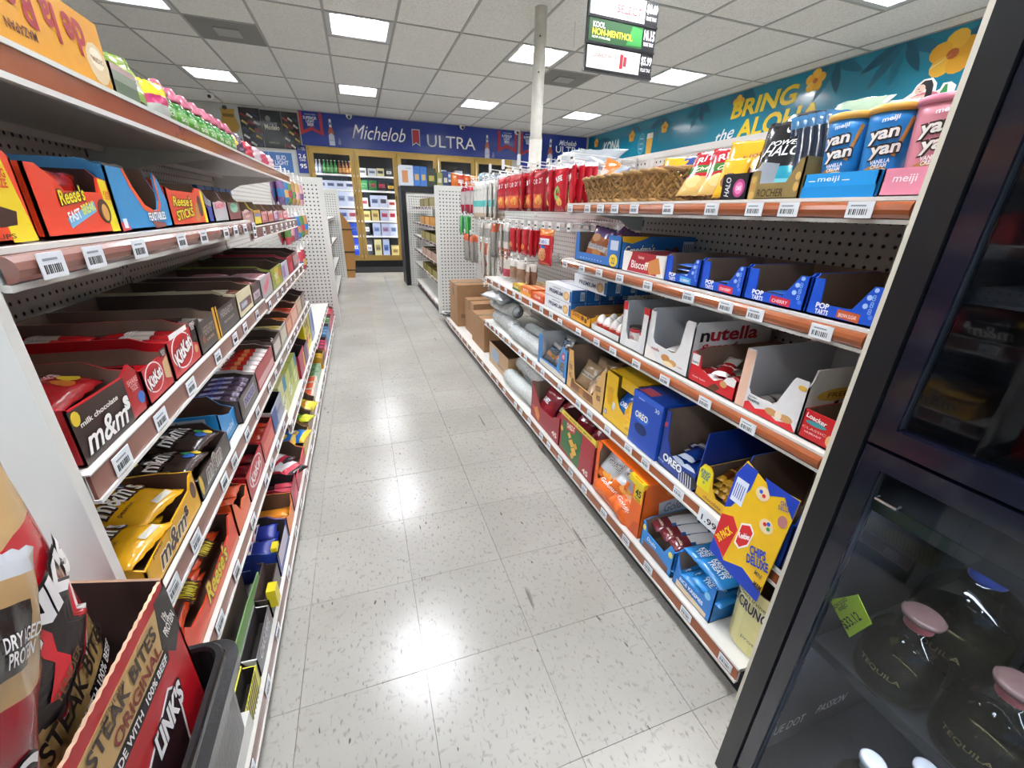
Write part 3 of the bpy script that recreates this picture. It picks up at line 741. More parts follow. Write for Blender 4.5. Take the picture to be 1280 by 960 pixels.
# wicker basket, really woven
def basket(label, L, Wd, H, loc, rot):
    t = thing('wicker_basket', label, 'basket', loc, rot); wk = [M('#8a6534', rough=.6, grain=.12, scale=40), M('#a67d45', rough=.6, grain=.12, scale=40), M('#6d4d27', rough=.6, grain=.1, scale=40)]
    r = random.Random(4)
    tab = [0]; A_ = 720
    def raw(a):
        c, q = math.cos(a), math.sin(a); return math.copysign(abs(c)**.4, c)*L/2, math.copysign(abs(q)**.4, q)*Wd/2
    for i in range(A_):
        p, q = raw(2*PI*i/A_), raw(2*PI*(i+1)/A_); tab.append(tab[-1]+math.hypot(p[0]-q[0], p[1]-q[1]))
    import bisect
    def at(s, z, off=0):       # point on the flared rounded outline; s 0..1 by length
        i = min(A_-1, max(0, bisect.bisect_left(tab, (s % 1)*tab[-1])-1)); f_ = ((s % 1)*tab[-1]-tab[i])/max(1e-6, tab[i+1]-tab[i])
        a = 2*PI*(i+f_)/A_; k = .86+.14*z/H; n = 5
        cx, sx = math.cos(a), math.sin(a)
        x = math.copysign(abs(cx)**(2/n), cx)*(L/2*k+off); y = math.copysign(abs(sx)**(2/n), sx)*(Wd/2*k+off)
        return Vector((x, y, z))
    def rail(z, rad, name, tw=1):
        mb = MB()
        for k in range(2): mb.tube([at(s/72, z, .004*math.sin(s*1.3+PI*k))+Vector((0, 0, .004*math.cos(s*1.3+PI*k))) for s in range(73)], rad, wk[k], 5)
        mb.build(name, t, True)
    rail(H, .006, 'rim'); rail(.006, .006, 'foot_rim')
    N = 74
    for dr in (-1, 1):           # two families of slanting canes, woven over and under
        mb = MB()
        for k in range(N):
            P = []
            for q in range(9):
                z = .006+(H-.006)*q/8; s = (k+dr*q*.55)/N
                P.append(at(s % 1, z, .004*dr*math.cos(q*PI/1.33+k*PI)))
            for j in (-1, 1):
                mb.tube([p+Vector((0, 0, 0))+(P[min(i+1, 8)]-P[max(i-1, 0)]).normalized().cross(at(.0, 0).normalized()*0+Vector((0, 0, 1))).normalized()*0+Vector((j*.0035 if abs(p.y) > Wd*.36 else 0, j*.0035 if abs(p.y) <= Wd*.36 else 0, 0)) for i, p in enumerate(P)], .0038, wk[r.randrange(3)], 4)
        mb.build('woven_cane', t, True)['kind'] = 'stuff'
    mb = MB(); mb.poly([at(s/36, .012, -.006) for s in range(36)], wk[2]); mb.build('base', t)
    mb = MB()
    for zz in (.03, .055): mb.tube([at(s/72, zz, -.007) for s in range(73)], .003, wk[2], 4)
    mb.build('inner_band', t, True)
    return t
basket('brown woven wicker basket of snack bags at the far end of the top shelf', .60, .26, .085, (RX+.155, 1.34, ZS), PI/2)
bags = [('#d8a21e', 1.18, .10, 'yellow'), ('#3b4f8f', 1.14, .12, 'blue and white'), ('#2c4a86', 1.09, .14, 'dark blue'), ('#2f5d9c', 1.05, .15, 'mid blue'), ('#d27a26', 1.56, .1, 'orange'), ('#8f9aa6', 1.45, .2, 'silver'), ('#9aa4ad', 1.5, .08, 'clear silver'), ('#c9452c', 1.33, .12, 'dull red')]
for i, (c, y, x, nm) in enumerate(bags):
    p = pouch('snack_bag', '%s snack bag standing in the wicker basket' % nm, 'snack bag', .11, .12, .04, c, [(lambda u, v: .4 < v < .6 and .2 < u < .8, '#d9d6cf')] if i in (0, 1, 4) else (), seed=20+i, wr=.25)
    tp(p, y, x+.03, .078+(.008 if i in (5, 6) else 0), -.5 if i < 5 else -.9, .5-.15*i)
# ---- second shelf: toaster pastries, biscuits
ZS = .963
pop = [('A', .87, 1.01, 'light blue', '#4aa3d8', 'BLUEBERRY'), ('B', .73, .87, 'pink-red', '#d2304a', 'STRAWBERRY'), ('C', .58, .73, 'crimson', '#c02440', 'CHERRY'), ('D', .45, .58, 'orange-brown', '#c2572a', 'BROWN SUGAR')]
NP = [(0,0),(1,0),(1,1),(.86,1),(.66,.34),(.20,.34),(.17,1),(0,1)]
pk = bar_proto('pastry_pack', 'silver-blue pastry pack', 'pastry pack', .075, .13, .012, '#3d6cc4', [(lambda u, v: v > .6, '#b9c4d6')], seed=31, nx=4, ny=6)
for n_, y0, y1, cn, c, fl_ in pop:
    t = carton('pastry_tray', 'royal blue toaster pastry tray with a %s flavour panel' % cn, 'R', y0, y1, ZS, .20, .068, .024, '#1650c4', KRAFT, notch=NP, cut=.012, back=.075, rear='#8a7362', inset=.008,
        F=([([(.48, .08), (.80, .04), (.80, .27), (.48, .30)], c), (ell(.84, .72, .035, .07, 10), '#a8c4ee'), (ell(.82, .5, .035, .07, 10), '#a8c4ee'), (ell(.9, .92, .03, .06, 10), '#a8c4ee'), (ell(.93, .25, .03, .06, 10), '#4a7be0')],
           [('POP', .25, .30, .2, .15, '#f3f5fa', dict(bold=.06)), ('TARTS', .26, .13, .2, .14, '#f3f5fa', dict(bold=.05)), (fl_, .64, .16, .25, .1, '#fbe9e4', dict(bold=.02)), ('8\n8\n8', .90, .56, .05, .5, '#7fa6e6')]))
    if n_ == 'A': scatter(pk, t, [(.065, .08, .01+.012*k, FLAT, 0, .04*(k % 3-1)) for k in range(4)], 'silver-blue pastry pack lying in the tray with the light blue panel', 'pastry packs in the light blue panelled tray')
    elif n_ != 'D': scatter(pk, t, [(.065, .09, .01+.012*k, FLAT, 0, .15*k) for k in range(2)], 'silver-blue pastry pack lying in the tray with the %s panel' % cn, 'pastry packs in the %s panelled tray' % cn)
t = cbox('biscuit_box', 'white and red caramel biscuit box on the second shelf', 'R', 1.02, 1.235, ZS, .16, .062, '#e5e1da', F=([([(.14, .05), (.86, .05), (.80, 1), (.24, 1)], '#a52531'), ([(.70, .05), (.95, .2), (.86, .9), (.6, .6)], '#c8834a')], [('Biscoff', .45, .42, .42, .38, '#f4ece6', dict(bold=.03)), ('lotus', .47, .8, .14, .16, '#f4d9c9')]), T=([(rect(.16, 0, .84, 1), '#a52531')], []))
t = carton('cookie_box', 'blue cookie carton with an open front and a yellow flash on its long side', 'R', 1.25, 1.58, ZS, .30, .104, .03, '#2b6cb4', KRAFT, cut=.008, notch=[(0,0),(1,0),(1,1),(.76,1),(.74,.3),(.10,.3),(.08,1),(0,1)],
    F=([(ell(.88, .22, .08, .2, 18), '#e6c42e'), (rect(.8, .55, .95, .85), '#c9d3df')], [('22', .88, .22, .07, .2, '#33405c'), ('- - - - - - - -', .4, .12, .5, .03, '#bcd2ea')]),
    R=([([(0, 1), (.02, .84), (.14, .78), (.34, .96), (.34, 1)], '#e1ae22'), (rect(.84, .4, .99, .85), '#cfd8e0'), (ell(.62, .45, .06, .2, 12), '#6b3c24'), (ell(.74, .5, .06, .2, 12), '#6b3c24')], [("Grandma's", .25, .60, .40, .30, '#f2efe6', dict(shear=.3, rot=.05, outline='#20345f')), ('|||||', .915, .62, .12, .3, '#4a5562')]))
p = pouch('cookie_bag', 'purple topped cookie bag standing in the open blue carton', 'cookie bag', .13, .12, .03, '#b6683e', [(lambda u, v: v > .7, '#5a3676'), (lambda u, v: .25 < v < .38, '#e6ded2')], [('Cookies', 0, -.12, .7, .12, '#f4f0ea', dict(outline='#2b2350'))], seed=41, patches=[(ell(-.1, .12, .2, .13, 12), '#cc9256'), (ell(.15, -.32, .2, .1, 12), '#c98c50')])
PARK.append(p); scatter(p, t, [(.10, .05, .068, -.35, .1, .1), (.18, .06, .06, -.45, -.5, -.1), (.15, .13, .06, -.3, .2, 0)], 'cookie bag leaning in the open blue carton', 'cookie bags in the blue carton')
# ---- third shelf
ZS = .718
carton('wafer_box', 'red wafer carton with brown inside, next to the cream panel', 'R', .45, .522, ZS, .30, .062, .062, '#c01c22', KRAFT, cut=.01, gap=.001,
    F=([(ell(.42, .62, .30, .08, 16), '#3f8f96'), (ell(.9, .3, .12, .2, 12), '#d9a86a')], [('Loacker', .4, .8, .6, .16, '#f6eeee', dict(bold=.04, rot=-.12)), ('CLASSIC', .42, .42, .7, .08, '#eab5a8'), ('HAZELNUT', .42, .27, .5, .06, '#f6eeee')]))
t = carton('wafer_box', 'tall white open wafer carton with a peach end flap and red waves', 'R', .522, .688, ZS, .30, .14, .04, '#dcdcdc', GREYB, cut=.012, notch=[(0,0),(1,0),(1,.76),(.97,.82),(.80,.82),(.77,.76),(.64,.34),(.58,.28),(.22,.28),(.17,.36),(.15,.96),(.13,1),(0,1)], back=.14,
    F=([(rect(0, 0, .15, .98), '#dfb8a0'), ([(.16, .0), (.99, .0), (.9, .12), (.7, .05), (.5, .14), (.35, .08), (.22, .16), (.16, .12)], '#c8232a'), (ell(.60, .15, .1, .06, 14), '#c99a63'), (ell(.82, .15, .1, .06, 14), '#c99a63'), (ell(.71, .15, .05, .08, 14), '#efe0c6'), (ell(.92, .70, .06, .04, 12), '#d9b24a')], [('Kinder', .28, .25, .14, .03, '#383838'), ('bueno', .3, .2, .2, .06, '#3a2622', dict(bold=.04))]),
    R=([(ell(.3, .58, .2, .1, 20), '#dcb74e')], [('Kinder', .72, .66, .36, .14, '#a8202a', dict(bold=.03)), ('bueno', .62, .42, .72, .24, '#2d1c1a', dict(bold=.05, shear=.2, rot=.1)), ('FREE', .3, .58, .2, .08, '#7a4a12')]))
bb_ = bar_proto('wafer_bar', 'white wafer bar', 'chocolate bar', .036, .13, .014, '#d9d3c9', [(lambda u, v: v < .35, '#b8402c')], [('bueno', 0, .05, .22, .6, '#3a2622', dict(rot=PI/2))], seed=51, nx=4, ny=6)
scatter(bb_, t, lay(4, .16, .15, .004, .014, seed=3), 'white wafer bar lying in the tall white carton', 'white wafer bars')
t = carton('wafer_box', 'red open wafer carton with a white tab and brown inside', 'R', .688, .852, ZS, .30, .085, .05, '#c4212a', KRAFT, cut=.05, notch=[(0,0),(1,0),(1,.62),(.92,.70),(.80,.55),(.55,.32),(.24,.5),(.2,.88),(0,.95)], back=.088,
    F=([(rect(.02, .56, .19, .9), '#dededd'), ([(.72, .4), (.97, .4), (.98, .62), (.9, .68), (.8, .6)], '#e2dfdb'), ([(.45, .05), (.62, .02), (.72, .2), (.6, .28)], '#5b3420'), (ell(.76, .36, .07, .1, 14), '#c99a63')], [('bueno', .11, .66, .15, .1, '#3a2622'), ('Kinder bueno', .25, .2, .3, .06, '#f2d5d0')]))
rb_ = bar_proto('wafer_bar', 'red wafer bar', 'chocolate bar', .038, .14, .014, '#c5222b', [(lambda u, v: v > .62, '#e3ddd8'), (lambda u, v: v < .12, '#efe9e4')], [('Kinder', 0, -.1, .2, .35, '#f6e8e6', dict(rot=PI/2))], seed=52, nx=4, ny=7)
scatter(rb_, t, lay(4, .155, .15, .006, .014, seed=4, layers=2)+[(.06, .07, .05, FLAT+.1, 0, .5)], 'red wafer bar lying in the red carton', 'red wafer bars')
t = carton('spread_bar_box', 'white open carton with hazelnut spread lettering on its tall near side', 'R', .852, 1.05, ZS, .28, .155, .05, '#dbdbda', GREYB, cut=.012, notch=[(0,0),(1,0),(1,.94),(.98,1),(.84,1),(.81,.96),(.76,.5),(.70,.36),(.62,.32),(.2,.36),(.14,.44),(.13,.96),(0,.96)],
    F=([(ell(.5, .17, .10, .07, 14), '#b98046'), (ell(.66, .13, .10, .06, 14), '#c8965a'), (ell(.58, .08, .12, .05, 14), '#e7d2a8'), ([(.0, .0), (.3, .02), (.2, .2), (0, .28)], '#e9e4dc')], [('nutella', .24, .26, .2, .06, '#b5222a', dict(bold=.03)), ('nutella', .84, .12, .1, .03, '#b5222a')]),
    R=([], [('utella', .50, .775, .60, .25, '#b3202a', dict(bold=.05)), ('n', .135, .735, .11, .165, '#18181a', dict(bold=.05)), ('&ready', .36, .52, .56, .18, '#b3202a', dict(shear=.4))]))
nb_ = bar_proto('spread_bar', 'tan wrapped wafer', 'wafer bar', .045, .12, .022, '#c58a4a', [(lambda u, v: v < .4, '#e6e2da')], seed=53, nx=4, ny=6)
scatter(nb_, t, [(.075, .08, .045, FLAT, 0, .3), (.12, .09, .045, FLAT, 0, -.2), (.08, .13, .02, FLAT, 0, 0), (.13, .12, .02, FLAT, 0, .1)], 'tan wrapped wafer lying in the white spread carton', 'wafers in the spread carton')
t = carton('spread_cup_box', 'white open carton with a red top band holding small spread cups', 'R', 1.05, 1.195, ZS, .28, .15, .04, '#dcdcda', GREYB, cut=.010, notch=[(0,0),(1,0),(1,1),(.82,1),(.80,.4),(.7,.22),(.3,.2),(.2,.35),(.17,1),(0,1)],
    F=([(rect(0, .82, .17, 1), '#c2222b'), (rect(.8, .86, 1, 1), '#c2222b'), (rect(.84, .1, .96, .22), '#d5d9dd')], []), R=([(rect(0, .78, 1, 1), '#c2222b')], [('16 PACK', .42, .89, .5, .13, '#f3e9e6', dict(bold=.04))]))
def spread_cup():
    t = thing('spread_cup', 'small hazelnut spread cup with a white label and red top', 'spread cup', (0, 0, 0)); k1, k2 = M('#3b2016', rough=.2), M('#b3202a', rough=.3)
    MB().lathe([(.022, 0), (.025, .012), (.026, .05), (.027, .062)], k1, 18, mats=[k1, M('#e4dfd8', rough=.35), k2]).build('cup_body', t, True)
    MB().lathe([(.028, .062), (.028, .066), (.02, .067)], M('#3f2418', rough=.2), 18).build('lid', t, True)
    lettering(t, 'nutella', (0, 0, 0), (1, 0, 0), (0, 0, 1), (0, -1, 0), 0, .034, .03, .012, '#b3202a', wrap=lambda a, b: math.sqrt(max(0, .0257**2-a*a)), lift=.0008); return t
sc = spread_cup(); PARK.append(sc)
scatter(sc, t, [(.045, .035, .004, 0, 0, 0), (.10, .035, .004, 0, 0, 0), (.045, .095, .004, 0, 0, 0), (.10, .095, .004, 0, 0, 0)], 'small hazelnut spread cup in the red banded carton', 'spread cups')
# chocolate eggs in a clear tray
def egg(label):
    t = thing('chocolate_egg', label, 'chocolate egg', (0, 0, 0)); w_, r_ = M('#e9e4de', rough=.2, coat=.5), M('#c23a2c', rough=.2, coat=.5)
    prof = [(.0001, 0), (.010, .002), (.017, .008), (.0215, .018), (.0225, .026), (.021, .036), (.017, .046), (.010, .054), (.003, .058), (.0001, .0585)]
    MB().lathe(prof, w_, 18, mats=[r_]*4+[w_]*5).build('foil_shell', t, True)
    lettering(t, 'Kinder', (0, 0, 0), (1, 0, 0), (0, 0, 1), (0, -1, 0), 0, .03, .026, .009, '#c2422f', wrap=lambda a, b: math.sqrt(max(0, .0222**2-a*a)), lift=.001)
    return t
tr = carton('egg_tray', 'clear plastic tray of white and red chocolate eggs', 'R', 1.195, 1.395, ZS, .16, .03, .022, '#d7d6d2', M('#dcd8d2', rough=.15, coat=.5), cut=.02)
eg = egg('white and red chocolate egg standing in the clear tray'); PARK.append(eg)
scatter(eg, tr, [(.028+.046*i, .03+.05*j, .005, 0, 0, .2*i) for j in range(3) for i in range(4)], None, 'chocolate eggs')
# film tents over the front eggs
carton('candy_tray', 'orange-yellow candy tray with brown spots beside the eggs', 'R', 1.40, 1.575, ZS, .26, .05, .036, '#dc9a1c', KRAFTL, cut=.03, F=([(ell(.62, .5, .08, .2, 12), '#5a3217'), (ell(.78, .4, .06, .2, 12), '#5a3217'), (ell(.88, .7, .05, .14, 12), '#5a3217')], [('Dots', .3, .6, .4, .4, '#7c3a12', dict(shear=.3))]))
# cracker boxes
pm_ = cbox('cracker_box', 'white and blue cracker box', 'R', 1.575, 1.855, ZS, .068, .058, '#e2e4e6', cat='cracker box', F=([(ell(.82, .45, .1, .34, 18), '#d3a566'), (ell(.82, .45, .06, .2, 14), '#e4c084'), (rect(.94, .1, 1, .9), '#1e5c9c')], [('PREMIUM', .44, .45, .52, .3, '#22345c', dict(bold=.05)), ('saltines', .46, .8, .3, .12, '#5b7aa4')]), sidecol='#1a5a97', topcol='#d4d9de', R=([(rect(.62, .2, .92, .85), '#b9cbe0')], [('|||', .77, .5, .2, .4, '#3a4a66')]))
pos = []
for j in range(4):
    for k in range(2):
        if (j, k) != (0, 0): pos.append((RX+.014+.07*j, 1.853, ZS+.0585*k))
for j in (1, 2, 3): pos.append((RX+.014+.07*j, 1.70, ZS+.117))
pm_['label'] = 'white and blue cracker box, bottom front of the cracker stack'; pm_['group'] = 'stacked cracker boxes'
for q_ in pos:
    if q_[1] == 1.70:
        dup(pm_, q_, (0, 0, -PI/2), 'white and blue cracker box in the top layer, %s row back' % ORD[round((q_[0]-RX-.014)/.07)], 'stacked cracker boxes')
    else: dup(pm_, q_, (0, 0, -PI/2), 'white and blue cracker box, upper front of the cracker stack' if abs(q_[0]-RX-.014) < .01 else 'white and blue cracker box in the %s row back, %s layer of the stack' % (ORD[round((q_[0]-RX-.014)/.07)], 'lower' if q_[2] < ZS+.03 else 'middle'), 'stacked cracker boxes')
for k, (y0, y1, c, n_, h, tx) in enumerate([(1.87, 2.02, '#c8541f', 'orange-red', .036, 'CLUB'), (2.03, 2.19, '#d46a22', 'orange', .042, 'RITZ'), (2.2, 2.33, '#c9a32a', 'green and yellow', .034, 'CLUB')]):
    cbox('cracker_pack', '%s flat cracker pack on the third shelf past the white boxes' % n_, 'R', y0, y1, ZS, .24, h, c, cat='cracker pack', F=([(rect(.0, .0, 1, .35), ('#b8342a', '#e0982a', '#2f6a3a')[k])], [(tx, .5, .6, .5, .35, '#f2ead2', dict(bold=.03))]), T=([(rect(.05, .1+.2*q, .95, .16+.2*q), ('#e7b08f', '#e9c79a', '#e8dca8')[k]) for q in range(4)], []))
# ---- fourth shelf
ZS = .413
def flapbox():
    t = carton('cookie_box', 'big yellow and blue cookie carton with its front flap hanging over the shelf edge', 'R', .455, .612, ZS, .26, .20, .12, '#1d4fc0', KRAFT, cut=.02, back=.2, inset=.004)
    w, h = .151, .285
    f = MB(); P = [(0, .02), (.0, h*.86), (w*.10, h), (w*.45, h*.93), (w, h*.96), (w, 0), (w*.5, .01)]
    o = f.prism([(a, -.012-.03*(1-b/h), b-.085) for a, b in P], (0, .0025, 0), mat_card('#e3b71a'), mat_card('#8a7a66')).build('hanging_flap', t)
    fr = Frame((0, -.042, -.085), (1, 0, 0), Vector((0, .03, h)).normalized(), Vector((0, -h, .03)).normalized(), w, h)
    decorate(t, fr, [([(0, .06), (.5, .02), (1, -.0), (1, .10), (.62, .16), (.3, .08), (0, .22)], '#1b3fae'), ([(0, .20), (.28, .1), (.34, .42), (.2, .5), (0, .45)], '#c8232a'),
        ([(0, .52), (.1, .56), (.3, .8), (.32, .98), (.1, .99), (0, .86)], '#1b3fae'), (rect(.04, .62, .26, .84), '#dfe6f2'), ([(.45, .97), (.6, .86), (.8, .92), (1, .8), (1, .96)], '#1b3fae'),
        ([(.36, .30), (.46, .28), (.58, .36), (.60, .5), (.5, .55), (.36, .5)], '#f0ece4'), ([(.38, .32), (.46, .30), (.56, .37), (.58, .49), (.5, .53), (.38, .49)], '#c8232a'),
        (ell(.72, .62, .11, .06, 14), '#e7cfa6'), (ell(.69, .63, .03, .017, 8), '#c8232a'), (ell(.76, .61, .03, .017, 8), '#2f9a43'), (ell(.74, .65, .03, .017, 8), '#2a58c8'), (ell(.5, .84, .11, .06, 14), '#e7cfa6'), (ell(.47, .85, .03, .017, 8), '#2a58c8'), (ell(.53, .83, .03, .017, 8), '#c8232a'), (ell(.9, .74, .07, .05, 12), '#b77a7a')],
        [('Keebler', .48, .42, .2, .05, '#ffffff', dict(rot=.5, bold=.05)), ('CHIPS\nDELUXE', .78, .34, .36, .16, '#1b3fae', dict(rot=.3, bold=.07)), ('30 PACK', .16, .3, .36, .07, '#f2d226', dict(rot=1.1, bold=.05)), ('MINI', .88, .22, .12, .04, '#3a3a40'), ('M&M', .93, .13, .13, .05, '#3a2420', dict(bold=.06)), ('|||||', .15, .73, .16, .13, '#3d5a9a'), ('CHIPS\nDELUXE', .86, .86, .2, .07, '#1b3fae', dict(rot=.3))])
    return t
flapbox()
t = carton('cookie_tray', 'yellow open cookie tray with a king size flap standing at its far end', 'R', .612, .742, ZS, .24, .105, .03, '#dcae1e', KRAFT, cut=.02, notch=[(0,0),(1,0),(1,.35),(.9,.3),(.55,.28),(.42,.5),(.36,.9),(.28,1),(.1,1),(0,.8)], back=.085,
    F=([([(.0,.3),(.36,.3),(.36,.88),(.28,.97),(.1,.97),(0,.78)], '#ded21c')], [('KING\nSIZE', .18, .72, .26, .26, '#1c6a8a', dict(bold=.06)), ('8', .18, .5, .05, .08, '#1c6a8a'), ('chocolate', .5, .14, .5, .1, '#6b3412')]))
yb = bar_proto('cookie_bar_pack', 'yellow and brown cookie pack', 'cookie pack', .024, .12, .02, '#d8a420', [(lambda u, v: .2 < v < .8, '#8a4a22')], [('cookie', 0, 0, .4, .5, '#e9c03a', dict(rot=PI/2, bold=.03))], seed=61, nx=4, ny=6)
scatter(yb, t, [(.02+.023*i+.0, .09+.005*k, .02+.019*k, FLAT, 0, .25) for k in range(3) for i in range(4)], 'yellow and brown cookie pack lying in the king size tray', 'yellow cookie packs')
t = carton('cookie_tray', 'dark blue open cookie tray with a tall brown cardboard inside', 'R', .742, .908, ZS, .30, .185, .04, '#163a92', KRAFT, cut=.014, notch=[(0,0),(1,0),(1,.3),(.5,.24),(.3,.30),(.16,.55),(.13,1),(0,1)], back=.185,
    F=([(ell(.86, .12, .2, .11, 18), '#15151c'), ([(.02,.7),(.1,.72),(.1,.8),(.02,.78)], '#c8465a')] + [([(.62+.06*k, .0), (.64+.06*k, .0), (.60+.06*k, .2), (.58+.06*k, .2)], '#d9dce6') for k in range(6)], [('OREO', .40, .20, .52, .14, '#eef1f6', dict(bold=.08, outline='#0c1f55', rot=-.03)), ('King', .1, .1, .16, .05, '#9db4e6')]))
ob = bar_proto('cookie_pack', 'dark blue cookie pack', 'cookie pack', .05, .16, .03, '#18409a', [(lambda u, v: v < .12, '#c8d2e6')], [('OREO', 0, .02, .5, .5, '#eef1f6', dict(rot=PI/2, bold=.07, outline='#0c1f55'))], seed=62)
scatter(ob, t, [(.045, .10, .03, FLAT, 0, .06), (.10, .10, .03, FLAT, 0, -.04), (.06, .11, .055, FLAT+.05, 0, .2)], 'dark blue cookie pack lying in the dark blue tray', 'blue cookie packs')
cbox('cookie_box', 'bright blue closed cookie box with a cookie on its top and side', 'R', .908, 1.062, ZS, .27, .19, '#1648ac', cat='cookie box', inset=.006,
    F=([(ell(.38, .58, .26, .11, 18), '#2a6ad2'), (ell(.4, .36, .22, .1, 18), '#10275e'), (rect(.0, .9, 1, 1), '#2d5cc4')], [('OREO', .38, .6, .44, .12, '#f2f4f8', dict(bold=.07, outline='#0c1f55')), ('30', .84, .86, .14, .07, '#e6ebf4'), ('mini', .3, .9, .2, .03, '#dfe6f6')]),
    R=([([(.05,.55),(.3,.5),(.3,.96),(.06,.98)], '#3a66c6'), (rect(.10, .58, .22, .92), '#c9d4e6'), (ell(.6, .62, .13, .2, 20), '#2f8ed0'), (ell(.6, .62, .09, .13, 16), '#1668b4'), (ell(.88, .74, .06, .12, 14), '#141c3c'), (ell(.36, .8, .02, .1, 8), '#141c3c')], [('OREO', .6, .62, .12, .1, '#c6e2f2'), ('30', .16, .75, .08, .2, '#2a3a60')]),
    T=([([(.08, .04), (.5, .04), (.5, .2), (.08, .2)], '#d05a6a'), (ell(.6, .5, .14, .09, 16), '#6f8fd0')], []))
t = carton('cookie_box', 'yellow cookie carton with a large window full of blue and yellow bags', 'R', 1.062, 1.245, ZS, .27, .19, .05, '#e2b41c', M('#b58d34', rough=.6), cut=.01, notch=[(0,0),(1,0),(1,.30),(.8,.32),(.55,.42),(.42,.62),(.42,.98),(0,1)], back=.19,
    F=([(ell(.2, .52, .1, .2, 8), '#d09a14'), (rect(.04, .10, .14, .2), '#2a5cc0'), ([(.3, .3), (.42, .28), (.42, .44), (.34, .46)], '#c9ccd6')], [('30', .09, .15, .07, .07, '#eef1f6'), ('NUTTER', .2, .66, .26, .1, '#b98a14')]))
MB().box(.0, .02, .186, .177, .27, .19, mat_card('#e2b41c')).box(.08, .012, .15, .177, .02, .19, mat_card('#e2b41c')).build('top_flap', t)
bg_ = pouch('cookie_bag', 'bright blue cookie bag', 'cookie bag', .10, .12, .03, '#1d5fc0', [(lambda u, v: .35 < v < .6, '#3a86d2')], [('OREO', 0, .02, .6, .15, '#f0f2f6', dict(bold=.06, rot=.2))], seed=63, wr=.3); PARK.append(bg_)
scatter(bg_, t, [(.10, .04, .075, -.5, .3, .1), (.13, .08, .08, -.6, -.4, .2), (.07, .09, .09, -.5, .5, -.2), (.10, .14, .07, -.4, .1, 0)], 'bright blue cookie bag in the yellow windowed carton', 'blue cookie bags')
yg = pouch('cookie_bag', 'yellow cookie bag', 'cookie bag', .09, .11, .03, '#e0b120', seed=64, wr=.3, patches=[(ell(0, -.1, .28, .22, 12), '#c98d3c')]); PARK.append(yg)
scatter(yg, t, [(.135, .025, .06, -.3, -.5, -.2), (.15, .055, .06, -.5, .2, .3)], 'yellow cookie bag in the yellow windowed carton', 'yellow cookie bags')
t = carton('cookie_box', 'tan cookie carton with brown lettering panels at both ends', 'R', 1.245, 1.56, ZS, .26, .175, .05, '#d2a766', KRAFT, cut=.02, notch=[(0,0),(1,0),(1,1),(.93,1),(.80,.62),(.74,.26),(.24,.26),(.2,.42),(.12,1),(0,1)], back=.19,
    F=([([(.12,.05),(.78,.05),(.74,.24),(.24,.24),(.2,.34),(.14,.3)], '#7a4f30'), (ell(.45, .14, .08, .09, 12), '#b07a45'), (ell(.55, .12, .06, .07, 12), '#8a5a30')], [('Famous\nAmos', .87, .45, .12, .4, '#4a3020', dict(rot=.2)), ('Famous\nAmos', .09, .5, .09, .4, '#4a3020')]))
fb = pouch('cookie_bag', 'tan cookie bag', 'cookie bag', .10, .12, .035, '#a08465', [(lambda u, v: .4 < v < .55, '#d7cdbb')], [('Famous Amos', 0, .0, .8, .1, '#3f2c1e', dict(shear=.3))], seed=65, wr=.35, back='#8d7a66'); PARK.append(fb)
scatter(fb, t, [(.09, .06, .075, -.5, .2, .3), (.16, .05, .06, -.7, -.5, -.2), (.21, .07, .08, -.4, .5, .5), (.14, .13, .09, -.5, -.2, .1), (.24, .14, .08, -.6, .3, -.3), (.07, .14, .08, -.3, 0, .2), (.19, .2, .07, -.5, .4, 0)], 'tan cookie bag in the tan carton', 'tan cookie bags')
t = carton('snack_tray', 'sky blue and white snack tray with tall blue end pillars', 'R', 1.565, 1.90, ZS, .26, .165, .04, '#3f86c6', M('#cfd2d2', rough=.5), cut=.02, notch=[(0,0),(1,0),(1,.9),(.84,1),(.76,.7),(.68,.26),(.15,.22),(.12,.92),(0,.92)], back=.16,
    F=([([(.08,.02),(.98,.02),(.98,.14),(.6,.2),(.08,.18)], '#d3cfc4'), (ell(.88, .72, .05, .12, 14), '#c4344a')], [('40', .88, .72, .06, .12, '#f2eef0'), ('SWEET\n& SALTY', .86, .42, .14, .2, '#c2a23a', dict(outline='#2a3a66')), ('CHEX', .86, .22, .12, .12, '#f0f0f0', dict(outline='#20304c'))]))
gb = pouch('snack_bag', 'grey and brown snack bag', 'snack bag', .09, .11, .035, '#46484a', [(lambda u, v: .3 < v < .5, '#9c6a3c'), (lambda u, v: v > .86, '#b9bcc0')], [('MIX', 0, .18, .5, .12, '#7ea2d0', dict(bold=.04))], seed=66, wr=.35); PARK.append(gb)
scatter(gb, t, [(.08, .05, .06, -.6, .3, .3), (.15, .05, .065, -.5, -.5, -.2), (.20, .07, .06, -.6, .4, .5), (.12, .11, .1, -.5, -.2, .1), (.22, .14, .09, -.6, .3, -.3), (.06, .14, .09, -.3, 0, .2), (.17, .2, .08, -.5, .4, 0)], 'grey and brown snack bag in the sky blue tray', 'grey snack bags')
u4 = [c for c in uA.children if c.name.startswith('shelf')][-1]
o = MB().box(0, -.0015, 0, .075, 0, .042, TAGW).build('large_price_tag', u4, loc=(1.64-.69, -.008, .412-.043))
me9 = lettering(u4, '1.99', (1.64-.69, -.0095, .412-.043), (1, 0, 0), (0, 0, 1), (0, -1, 0), .038, .019, .052, .019, '#26272b', bold=.03, lift=.0004)
